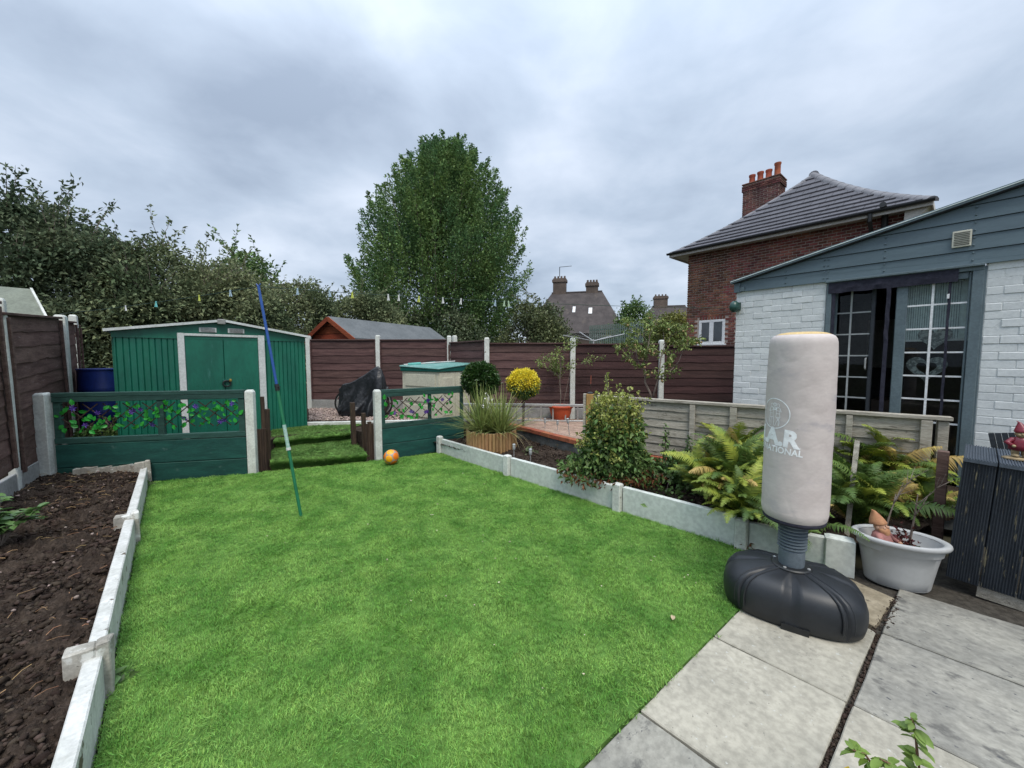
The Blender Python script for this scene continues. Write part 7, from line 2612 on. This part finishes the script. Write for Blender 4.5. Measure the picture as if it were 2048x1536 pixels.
shrub('yellow_bush', 'small yellowish bush at the foot of the far house', 'bush', 1235, 30.0, 650, 30, 3500, 0.17, M['lf_yellowgreen'], 42, 1.3, sprays=8, spray_len=(.3, .6))
shrub('weed_patch', 'low ferny weeds between the left fence and the green shed', 'weeds', 190, 5.75, 856, 50, 1300, 0.05, M['lf_bush'], 43, 0.3, zbase=0.26, sprays=6, spray_len=(.1, .2))


# ---- clipped balls
def ball_shrub(label, c, r, m_, n, size, stem_h, m2=None, seed=0, dark=None):
    rg = np.random.default_rng(seed)
    root = plant('ball_shrub', label, 'shrub', (c[0], c[1], c[2] - stem_h))
    d = unit(rg.normal(size=(n, 3)))
    rr = r * 0.97 * rg.uniform(0.55, 1.0, n) ** 0.33 * (1 + 0.05 * rg.normal(size=n))
    lump = 1 + 0.13 * np.array([mnoise.noise(V(x * 3)) for x in d])
    C = np.array(c) + d * (rr * lump)[:, None] * np.array([1, 1, .93])
    U = d + rg.normal(size=(n, 3)) * 0.6
    if m2:
        k = (d[:, 2] + rg.normal(size=n) * .35 > -0.25) & (rr > r * 0.78)
        foliage(root, C[k], U[k], size * rg.uniform(.7, 1.3, k.sum()), size * .5, m2, 'outer_foliage', 0.25, seed, kind='stuff')
        foliage(root, C[~k], U[~k], size * rg.uniform(.7, 1.3, (~k).sum()), size * .5, m_, 'inner_foliage', 0.25, seed + 1, kind='stuff')
    else:
        foliage(root, C, U, size * rg.uniform(.7, 1.3, n), size * .5, m_, 'foliage', 0.25, seed, kind='stuff')
    st = MB()
    b = V((c[0], c[1], c[2] - stem_h))
    st.tube([b, b + V((0.01, 0, stem_h * .6)), V(c)], [0.016, 0.013, 0.01], 7)
    for i in range(6):
        e = V(c) + V(d[i]) * r * .7
        st.tube([V(c) - V((0, 0, r * .8)), V(c) + V((0, 0, -.2 * r)), e], [0.01, .008, .004], 5)
    st.build('stem', M['bark'], root)
    return root, C, d


cb = D(961, 760, 6.75)
root, C_, d_ = ball_shrub('clipped dark green ball shrub behind the spiky plant', cb, 36 / F * 6.75, M['lf_box'], 11000, 0.05, 0.75, seed=3)
rg = np.random.default_rng(4)
k = rg.choice(len(C_), 60)
foliage(root, C_[k] + d_[k] * .01, d_[k] + rg.normal(size=(60, 3)) * .5, 0.035, 0.02, M['lf_bush_top'], 'pale_tips', seed=9, kind='stuff')
cy_ = D(1047, 768, 6.95)
ball_shrub('golden yellow ball shrub on a thin bare stem', cy_, 31 / F * 6.95, M['lf_bush'], 7000, 0.042, 0.85, m2=M['lf_gold'], seed=5)
stk2 = MB().tube([(cy_.x - .02, cy_.y + .03, ZT), (cy_.x - .015, cy_.y + .03, ZT + 0.62)], 0.006, 6)
tag(stk2.build('plant_cane', M['dark_post'], None), 'thin dark cane beside the stem of the golden ball shrub', 'cane')

# ---- the spiky strap-leaved plant in the log ring
rg = np.random.default_rng(14)
root = plant('spiky_plant', 'spiky plant with long arching strap leaves in the log ring', 'plant', (LC.x, LC.y, 0.38))
co, tr = [], []
for cxo, cyo, nn, lsc in ((-0.15, 0.02, 230, 1.0), (0.15, -0.04, 230, 0.98), (-0.02, 0.1, 90, 0.9)):
    for i in range(nn):
        a = rg.uniform(0, 6.28)
        tilt = 1.36 * rg.uniform() ** 0.8 + 0.03
        L = rg.uniform(0.45, 0.86) * lsc
        w = rg.uniform(0.013, 0.022)
        b = V((LC.x + cxo + rg.normal() * .03, LC.y + cyo + rg.normal() * .03, 0.37))
        d = V((math.cos(a) * math.sin(tilt), math.sin(a) * math.sin(tilt), math.cos(tilt)))
        sd = V((-math.sin(a), math.cos(a), 0))
        p, k0 = b, len(co)
        n = 6
        droop = rg.uniform(0.0, 0.1) * (1 + tilt)
        for j in range(n + 1):
            ww = w * (1 - (j / n) ** 2.2) * 0.5 + 0.0008
            co += [p - sd * ww, p + sd * ww]
            d = (d + V((0, 0, -droop * (j / n) * 1.2))).normalized()
            p = p + d * L / n
        for j in range(n):
            q = k0 + j * 2
            tr += [(q, q + 1, q + 3), (q, q + 3, q + 2)]
o_ = np.array(root.location)
link('foliage', fast_mesh('foliage', np.array([tuple(c) for c in co]) - o_, tr, M['lf_cord']), root)['kind'] = 'stuff'
co, tr = [], []
for i in range(60):
    a = rg.uniform(0, 6.28)
    b = V((LC.x + rg.choice([-.15, .14]) + rg.normal() * .04, LC.y + rg.normal() * .05, 0.37))
    L = rg.uniform(0.2, 0.5)
    d = V((math.cos(a), math.sin(a), rg.uniform(.2, .8))).normalized()
    if i < 12:
        a = rg.uniform(-1.2, 0.2)
        d = V((math.cos(a), math.sin(a), .5)).normalized()
        b = V((LC.x + .25, LC.y - .15, 0.4))
        L = rg.uniform(.3, .5)
    sd = d.cross(V((0, 0, 1))).normalized()
    p, k0 = b, len(co)
    for j in range(7):
        ww = 0.005 * (1 - j / 7)
        co += [p - sd * ww, p + sd * ww]
        d = (d + V((0, 0, -.28))).normalized()
        p = p + d * L / 6
        p.z = max(p.z, 0.2)
    for j in range(6):
        q = k0 + j * 2
        tr += [(q, q + 1, q + 3), (q, q + 3, q + 2)]
link('dead_leaves', fast_mesh('dead_leaves', np.array([tuple(c) for c in co]) - o_, tr, mat('straw_leaf', (0.4, 0.32, 0.19), (0.25, 0.18, 0.1), pos=True, island=.3, bump=0)), root)['kind'] = 'stuff'
bl_ = []
for (px, py) in ((967, 800), (973, 788), (982, 802), (964, 812)):
    p = D(px, py, 5.75)
    for i in range(5):
        bl_.append(p + V((rg.normal() * .012, rg.normal() * .012, rg.normal() * .012)))
foliage(root, np.array(bl_), rg.normal(size=(len(bl_), 3)), 0.035, 0.025, M['blossom'], 'blossom', seed=4)


# ---- the leafy bush in the bed
def leafy_bush():
    rg = np.random.default_rng(33)
    c = P(1235, 985, 0.16)
    c = V((c.x + 0.02, c.y + 0.33, 0.16))
    root = plant('leafy_bush', 'big leafy bush with yellow green tips by the low fence', 'bush', c)
    st = MB()
    C1_, U1_, C2_, U2_, C3_, U3_ = [], [], [], [], [], []
    tops = [(1192, 785), (1212, 745), (1214, 758), (1262, 775), (1240, 765), (1280, 785), (1295, 800), (1182, 805), (1235, 790), (1262, 800), (1285, 812), (1205, 830), (1245, 825), (1275, 840), (1180, 850), (1225, 845), (1292, 868), (1195, 870), (1255, 865), (1230, 800), (1215, 815), (1186, 905), (1296, 905)]
    for i in range(86):
        if i < len(tops):
            px, py = tops[i]
            yy = c.y + rg.uniform(-.3, .2)
            tip = D(px, py, yy)
        else:
            a = rg.uniform(0, 6.28)
            r = rg.uniform(0.1, 0.42)
            tip = V((c.x + r * math.cos(a) * 1.0, c.y + r * math.sin(a) * .8, rg.uniform(0.55, 1.16) - r * .3))
        b = V((c.x + rg.normal() * .1, c.y + rg.normal() * .08, 0.14))
        path = [b.lerp(tip, s) + V((0, 0, 0.12 * math.sin(s * 3.14))) for s in np.linspace(0, 1, 9)]
        st.tube(path, [0.007 - 0.0006 * j for j in range(9)], 5)
        n = 80
        for k in range(n):
            s = rg.uniform(0.12, 1.0)
            p = b.lerp(tip, s) + V((0, 0, 0.12 * math.sin(s * 3.14)))
            q = np.array(p) + rg.normal(size=3) * 0.06 * (1.25 - s)
            u = rg.normal(size=3) + np.array([0, 0, -.35 if s < .6 else .5])
            if s > 0.64:
                C2_.append(q)
                U2_.append(u)
            elif s < 0.2 and rg.uniform() < .5:
                C3_.append(q)
                U3_.append(u)
            else:
                C1_.append(q)
                U1_.append(u)
    for i in range(3000):
        d = unit(rg.normal(size=(1, 3)))[0]
        rr = rg.uniform(.5, 1.0) ** .4 * (1 + .12 * mnoise.noise(V(d * 2.5)))
        d = d * np.array([1, 1, 1.0]) / (np.sum(np.abs(d) ** 3.2) ** (1 / 3.2))
        q = np.array([c.x + 0.02, c.y, 0.66]) + d * rr * np.array([.29, .25, .47])
        if q[2] > 0.2:
            hi = q[2] + rg.normal() * .12 > .8
            (C2_ if hi else C1_).append(q)
            (U2_ if hi else U1_).append(rg.normal(size=3) + d * .8 + [0, 0, .4 if hi else -.3])
    # skirt spilling towards the lawn and to the right
    for i in range(1700):
        a = rg.uniform(0, 6.28)
        r = rg.uniform(0.1, 0.5)
        x, y = c.x + r * math.cos(a) * 1.15, c.y + 0.05 + r * math.sin(a) * 0.62
        hgt = 0.18 + 0.42 * max(0, 1 - (r / 0.66) ** 2) * rg.uniform(0.2, 1)
        C1_.append(np.array([x, y, hgt]))
        U1_.append(rg.normal(size=3) + np.array([math.cos(a), math.sin(a), -.4]))
    for i in range(260):
        a = rg.uniform(-3.1, 0.2)
        r = rg.uniform(0.35, 0.6)
        C3_.append(np.array([c.x + r * math.cos(a), c.y + r * math.sin(a) * .7, 0.18 + rg.uniform(0, .14)]))
        U3_.append(rg.normal(size=3) + [0, 0, -.4])
    n1, n2, n3 = len(C1_), len(C2_), len(C3_)
    L = rg.uniform(0.035, 0.085, n1)
    foliage(root, np.array(C1_), np.array(U1_), L, L * .58, M['lf_bush'], 'foliage', 0.3, 3, 0.25, kind='stuff')
    L = rg.uniform(0.022, 0.052, n2)
    foliage(root, np.array(C2_), np.array(U2_), L, L * .6, M['lf_bush_top'], 'tip_foliage', 0.35, 4, 0.1, kind='stuff')
    L = rg.uniform(0.03, 0.06, n3)
    foliage(root, np.array(C3_), np.array(U3_), L, L * .5, M['lf_dead'], 'withered_foliage', 0.4, 5, 0.3, kind='stuff')
    st.build('stem', M['twig'], root)


leafy_bush()


def trailing(label, px, py, Y, n, spread, hgt, size, m_, seed, name='trailing_plant', z=0.16):
    rg = np.random.default_rng(seed)
    c = P(px, py, z)
    root = plant(name, label, 'plant', c)
    r = np.abs(rg.normal(size=n)) * spread
    a = rg.uniform(0, 6.28, n)
    C = np.stack([c.x + r * np.cos(a) * 1.2, c.y + r * np.sin(a), z + hgt * np.exp(-(r / spread) ** 2) * rg.uniform(0.05, 1, n)], 1)
    foliage(root, C, rg.normal(size=(n, 3)) + [0, 0, .1], size * rg.uniform(.6, 1.3, n), size * .58, m_, 'foliage', .3, seed, .2, kind='stuff')
    st = MB()
    for i in range(9):
        e = V(C[i * 3])
        st.tube([c, c.lerp(e, .5) + V((0, 0, hgt * .25)), e], [0.005, 0.004, .002], 5)
    st.build('stem', M['twig'], root)
    return root


trailing('low green trailing plant between the leafy bush and the ferns', 1345, 968, 4.3, 750, 0.2, 0.36, 0.065, M['lf_bush'], 51)
trailing('small climbing sprig against the low fence boards', 1330, 925, 4.6, 130, 0.05, 0.46, 0.045, M['lf_bush'], 52, z=0.3)
trailing('second climbing sprig further right against the low fence', 1378, 925, 4.4, 130, 0.05, 0.36, 0.045, M['lf_bush'], 53, z=0.3)
trailing('young seedling with pale leaves in the bare soil behind the kerb', 1058, 908, 5.3, 26, 0.06, 0.12, 0.07, M['lf_hedge'], 54, 'seedling')
trailing('dry reddish weed at the foot of the kerb by the punching bag', 1492, 1097, 3.1, 40, 0.05, 0.1, 0.04, M['lf_dead'], 55, 'weed', z=0.0)
trailing('small green weed tuft beside the T-shaped post on the lawn edge', 232, 1362, 1.9, 26, 0.03, 0.06, 0.05, M['lf_lime'], 56, 'weed', z=0.0)
trailing('small weed under the corner post by the dark green fence', 296, 972, 4.8, 50, 0.06, 0.09, 0.03, M['lf_bush'], 57, 'weed', z=0.0)

# ---- ferns: each frond a part, the meshes shared
def frond_mesh(name, L, arch, m_, seed, npair=24, wmax=0.1, curl=0.0):
    rg = np.random.default_rng(seed)
    co, tr = [], []
    p, ang = V((0, 0, 0)), R(72) + arch * .2
    path = []
    n = 26
    for i in range(n + 1):
        path.append((p.copy(), ang))
        p = p + V((math.cos(ang), 0, math.sin(ang))) * L / n
        ang -= arch / n * (0.4 + 1.4 * i / n)
    for i in range(n):                       # midrib
        a, b = path[i][0], path[i + 1][0]
        w = 0.0028 * (1 - i / n) + 0.0006
        k = len(co)
        co += [a + V((0, -w, 0)), a + V((0, w, 0)), b + V((0, w, 0)), b + V((0, -w, 0))]
        tr += [(k, k + 1, k + 2), (k, k + 2, k + 3)]
    for j in range(npair * 2):
        s = 0.12 + 0.88 * (j / (npair * 2))
        x = s * n
        i = min(n - 1, int(x))
        a = path[i][0].lerp(path[i + 1][0], x - i)
        t = V((math.cos(path[i][1]), 0, math.sin(path[i][1])))
        nrm = V((-t.z, 0, t.x))
        wl_ = wmax * (math.sin(min(1.0, (s - .05) / .5) * math.pi / 2) if s < .5 else (1 - ((s - .5) / .52) ** 1.5)) + .004
        wl_ *= rg.uniform(.85, 1.1)
        for sg in (-1, 1):
            d = (V((0, sg, 0)) + t * rg.uniform(.25, .45) + nrm * (rg.uniform(-.1, .25) - curl)).normalized()
            w = L * 0.024 * (1.1 - .5 * s)
            e1 = a + d * wl_ * .5 + nrm * 0.004
            e2 = a + d * wl_ - nrm * wl_ * (.18 + curl)
            k = len(co)
            co += [a - t * w * .5, a + t * w * .5, e1 + t * w * .45, e1 - t * w * .45, e2]
            tr += [(k, k + 1, k + 2), (k, k + 2, k + 3), (k + 3, k + 2, k + 4)]
    return fast_mesh(name, [tuple(c) for c in co], tr, m_)


FR = []
for i, (L, arch) in enumerate(((0.62, R(95)), (0.7, R(80)), (0.55, R(120)), (0.75, R(105)))):
    FR.append([frond_mesh('frond', L, arch, M[m_], i * 3 + k, wmax=0.1 + .015 * (i % 2), curl=(0, .1, .5)[k]) for k, m_ in enumerate(('lf_fern', 'lf_fern_dk', 'lf_fern_br'))])


def fern(label, c, n, sc, seed, spread=1.0, bias=None, br=0.1, dk=0.35):
    rd = random.Random(seed)
    t = thing('fern', label, 'fern', c, 0, 'ferns in the bed by the low fence', local=True)
    for i in range(int(n * 1.3)):
        a = 2 * math.pi * (i * 0.382) + rd.uniform(-.3, .3)
        u = rd.random()
        kind = 2 if u < br else (1 if u < br + dk else 0)
        me = FR[rd.randrange(len(FR))][kind]
        lean = rd.uniform(-0.55, 0.55) * spread
        s = 1.22 * sc * rd.uniform(0.62, 1.14)
        r = rd.uniform(0, .06)
        link('frond', me, t, TR((r * math.cos(a), r * math.sin(a), rd.uniform(-.02, .03)), rz=a, ry=lean, rx=rd.uniform(-.4, .4), s=s))
    return t


def fat(px, py, z=0.17, dy=0.0):
    p = P(px, py, z)
    return (p.x, p.y + dy, z)


fern('big yellow green fern just left of the punching bag', fat(1470, 1010), 96, 0.9, 1, br=.07, dk=.5)
fern('tall pale fern against the low fence left of the punching bag', fat(1478, 955), 60, 0.9, 2, spread=.6, br=.12, dk=.15)
fern('low dark fern spilling over the kerb left of the punching bag', fat(1490, 1042), 60, 0.62, 3, spread=1.3, br=.05, dk=.6)
fern('tall fern with browning tips just right of the punching bag', fat(1705, 985), 84, 0.98, 4, spread=.8, br=.14, dk=.35)
fern('spreading fern with long yellow fronds behind the grey planter', fat(1775, 1000), 62, 0.95, 5, spread=1.1, br=.14, dk=.35)
fern('low dark fern in the shade behind the grey planter', fat(1715, 1050), 60, 0.74, 6, spread=1.3, br=.03, dk=.75)
fern('bushy yellow green fern at the left end of the ferns', fat(1420, 1000), 56, 0.7, 11, spread=.9, br=.08, dk=.35)
fern('small fern under the punching bag behind its neck', fat(1590, 1085, 0.16), 26, 0.55, 7, spread=1.3, br=.05, dk=.6)
fern('fern at the right end of the low fence by the charcoal box', fat(1850, 1035, 0.16), 26, 0.66, 8, spread=1.2, br=.15, dk=.5)

# ---- thin tree in the orange pot
rd = random.Random(12)
rg = np.random.default_rng(12)
root = plant('potted_tree', 'thin sparse young tree growing in the orange pot', 'tree', (OP.x, OP.y, ZT + 0.27))
st = MB()
b = V((OP.x - 0.01, OP.y, ZT + 0.26))
trunk = [b, b + V((.01, 0, .25)), b + V((-.01, 0, .5)), b + V((0, 0, .8)), b + V((.02, 0, 1.05))]
st.tube(trunk, [0.012, .011, .009, .007, .004], 7)
ends = []
for k in range(13):
    s = rd.uniform(1.5, 4)
    i = min(3, int(s))
    p = trunk[i].lerp(trunk[i + 1], s - i)
    a = rd.uniform(0, 6.28)
    ends += twig(p, (math.cos(a), math.sin(a) * .6, rd.uniform(.4, 1.0)), rd.uniform(.2, .42), .005, 1, st, rd, .3)
ends += twig(trunk[3], (1, -.1, .1), 0.62, .004, 1, st, rd, .15)
st.build('trunk', M['twig'], root)
C_, U_ = [], []
for p, d in ends:
    for k in range(15):
        C_.append(np.array(p - d * rd.uniform(0, .16)) + rg.normal(size=3) * .03)
        U_.append(rg.normal(size=3) + np.array(d) + [0, 0, -.1])
L = rg.uniform(.03, .065, len(C_))
foliage(root, np.array(C_), np.array(U_), L, L * .55, M['lf_fruit'], 'foliage', .3, 12, .15, kind='stuff')
cane = MB().tube([(OP.x + .03, OP.y - .02, ZT + .2), (OP.x + .24, OP.y + .1, ZT + 1.22)], 0.005, 6)
tag(cane.build('plant_cane', M['twig'], None), 'thin slanting cane stuck in the orange pot', 'cane')

# ---- fruit tree in front of the dark fence
rd = random.Random(5)
rg = np.random.default_rng(6)
YF = 6.6
fb = D(1304, 806, YF)
root = plant('fruit_tree', 'small open fruit tree with forked grey branches before the dark fence', 'tree', (fb.x, fb.y, ZT))
st = MB()
def fpath(pts, r0, r1):
    ps = [D(px, py, YF + dy) for px, py, dy in pts]
    n = len(ps)
    st.tube(ps, [r0 + (r1 - r0) * i / (n - 1) for i in range(n)], 7)
    return ps


base_ = V((fb.x, fb.y, ZT))
st.tube([base_, fb + V((0, 0, .02))], [0.035, 0.028], 8)
brs = [fpath([(1304, 806, 0), (1300, 785, 0), (1290, 765, .02), (1290, 740, .05), (1276, 725, .08), (1272, 700, .1)], .022, .008),
       fpath([(1304, 800, 0), (1310, 780, 0), (1316, 760, -.05), (1330, 750, -.1), (1348, 735, -.12)], .019, .007),
       fpath([(1290, 745, .05), (1288, 720, .05), (1296, 695, .08), (1300, 668, .1), (1312, 648, .1)], .013, .005),
       fpath([(1312, 775, 0), (1318, 748, .1), (1322, 715, .14), (1330, 690, .15), (1326, 660, .15)], .014, .005),
       fpath([(1348, 735, -.12), (1358, 722, -.12), (1366, 700, -.12), (1378, 695, -.1)], .007, .003),
       fpath([(1276, 725, .08), (1262, 706, .05), (1256, 695, .05)], .007, .003),
       fpath([(1300, 690, .1), (1285, 670, .1), (1262, 662, .1)], .006, .003),
       fpath([(1326, 690, .15), (1345, 668, .15)], .006, .003)]
ends = []
for b in brs:
    for k in range(5):
        i = rd.randint(len(b) // 2, len(b) - 1)
        a = rd.uniform(0, 6.28)
        ends += twig(b[i], (math.cos(a), math.sin(a) * .7, rd.uniform(-.1, .9)), rd.uniform(.08, .2), .004, 1, st, rd, .3)
st.build('branch', M['twig'], root, smooth='all')
C_, U_ = [], []
for p, d in ends:
    for k in range(7):
        C_.append(np.array(p) + rg.normal(size=3) * .03)
        U_.append(rg.normal(size=3) + np.array(d) + [0, 0, -.25])
L = rg.uniform(.045, .095, len(C_))
foliage(root, np.array(C_), np.array(U_), L, L * .42, M['lf_fruit'], 'foliage', .45, 13, .25, kind='stuff')
fm = blob(MB(), (0, 0, 0), 0.019, n=10, m=6).mesh('fruit', M['fruit'], smooth='all')
for k in range(34):
    p = ends[rd.randrange(len(ends))][0]
    link('fruit', fm, root, TR(p + V((rd.uniform(-.03, .03), -.03, -.03)) - V(root.location)))
rg2 = np.random.default_rng(3)
trailing('small dry twiggy bush beside the fruit tree stem', 1285, 812, 6.6, 160, 0.1, 0.42, 0.045, M['lf_hedge'], 60, 'dry_bush', z=ZT)

# ---- glossy leaves at the left edge, and the sprig at the bottom right
lf6 = MB().add([(0, 0, 0), (0.014, -0.014, 0.004), (0.036, -0.019, 0.006), (0.058, -0.012, 0.003), (0.072, 0, -0.006), (0.058, 0.012, 0.003), (0.036, 0.019, 0.006), (0.014, 0.014, 0.004), (0.036, 0, -0.001)],
               [(0, 1, 8), (1, 2, 8), (2, 3, 8), (3, 4, 8), (4, 5, 8), (5, 6, 8), (6, 7, 8), (7, 0, 8)])
lf_a = lf6.mesh('leaf', M['lf_dark_shrub'], smooth='all')
lf_b = lf6.mesh('leaf', M['lf_fg'], smooth='all')
lf_c = lf6.mesh('leaf', mat('yellow_leaf', (0.6, 0.42, 0.03), (0.45, 0.33, 0.04), pos=True, bump=0), smooth='all')


def leaf_part(root, p, d, s, me, rd, roll=0.5):
    d = V(d).normalized()
    q = d.to_track_quat('X', 'Z').to_matrix().to_4x4()
    Mx = Matrix.Translation(V(p)) @ q @ Matrix.Rotation(rd.uniform(-roll, roll), 4, 'X') @ Matrix.Scale(s, 4)
    return link('leaf', me, root, Mx)


rd = random.Random(9)
eb = P(2, 1085, 0.18)
root = thing('edge_shrub', 'young shrub with round glossy leaves at the left border of the dug bed', 'shrub', eb, 0, local=True)
st = MB()
for k in range(24):
    a = rd.uniform(0, 6.28)
    hgt = rd.uniform(.1, .4)
    tip = V((math.cos(a) * rd.uniform(.05, .27), math.sin(a) * rd.uniform(.05, .2), hgt))
    path = [V((0, 0, -.02)), tip * .5 + V((0, 0, .06)), tip]
    st.tube(path, [.006, .005, .003], 6)
    for j in range(8):
        s = rd.uniform(.3, 1.0)
        p = path[1].lerp(path[2], s) if s > .5 else path[0].lerp(path[1], s * 2)
        b = rd.uniform(0, 6.28)
        leaf_part(root, p, (math.cos(b), math.sin(b), rd.uniform(-.2, .5)), rd.uniform(.8, 1.45), lf_a, rd)
st.build('stem', M['twig'], root)

rd = random.Random(15)
sb0 = V((1.02, 1.20, 0.0))
root = thing('sprig_plant', 'leafy green sprig growing up from the paving at the bottom edge', 'plant', sb0, 0, local=True)
st = MB()
def sprig_stem(tips):
    pts = [D(px, py, y) - sb0 for px, py, y in tips]
    pts = [V((0, 0, 0)), pts[0] * .5 + V((0, 0, .1))] + pts
    st.tube(pts, [0.006 - .004 * i / (len(pts) - 1) for i in range(len(pts))], 7)
    return pts


s1 = sprig_stem([(1840, 1545, 1.15), (1835, 1515, 1.15), (1832, 1478, 1.16), (1828, 1448, 1.17), (1822, 1436, 1.17)])
s2 = sprig_stem([(1770, 1560, 1.12), (1745, 1530, 1.12), (1730, 1508, 1.12), (1705, 1500, 1.13)])
s3 = sprig_stem([(1800, 1560, 1.1), (1785, 1530, 1.1), (1760, 1518, 1.1)])
for pts, n, up in ((s1, 34, .3), (s2, 18, .1), (s3, 14, .1)):
    for k in range(n):
        s = rd.uniform(1.6, len(pts) - 1)
        i = min(len(pts) - 2, int(s))
        p = pts[i].lerp(pts[i + 1], s - i)
        a = rd.uniform(0, 6.28)
        leaf_part(root, p, (math.cos(a), math.sin(a), rd.uniform(-.6, up)), rd.uniform(.45, .8) * (.6 if s > len(pts) - 1.8 and pts is s1 else 1), lf_b, rd)
leaf_part(root, D(1697, 1532, 1.12) - sb0, (-.2, -.3, -1), .7, lf_c, rd)
st.build('stem', mat('reddish_stem', (0.16, 0.1, 0.05), (0.12, 0.06, 0.04), bump=0), root, smooth='all')
# fallen leaf on the lawn
fl = link('fallen_leaf', lf6.mesh('fallen_leaf', mat('pale_dry_leaf', (0.5, 0.4, 0.26), bump=0)))
fl.location = P(1345, 1240, 0.024)
fl.rotation_euler = (0.1, 0.05, 1.1)
fl.scale = (0.8, .7, 1)
tag(fl, 'single pale fallen leaf lying on the lawn', 'leaf')
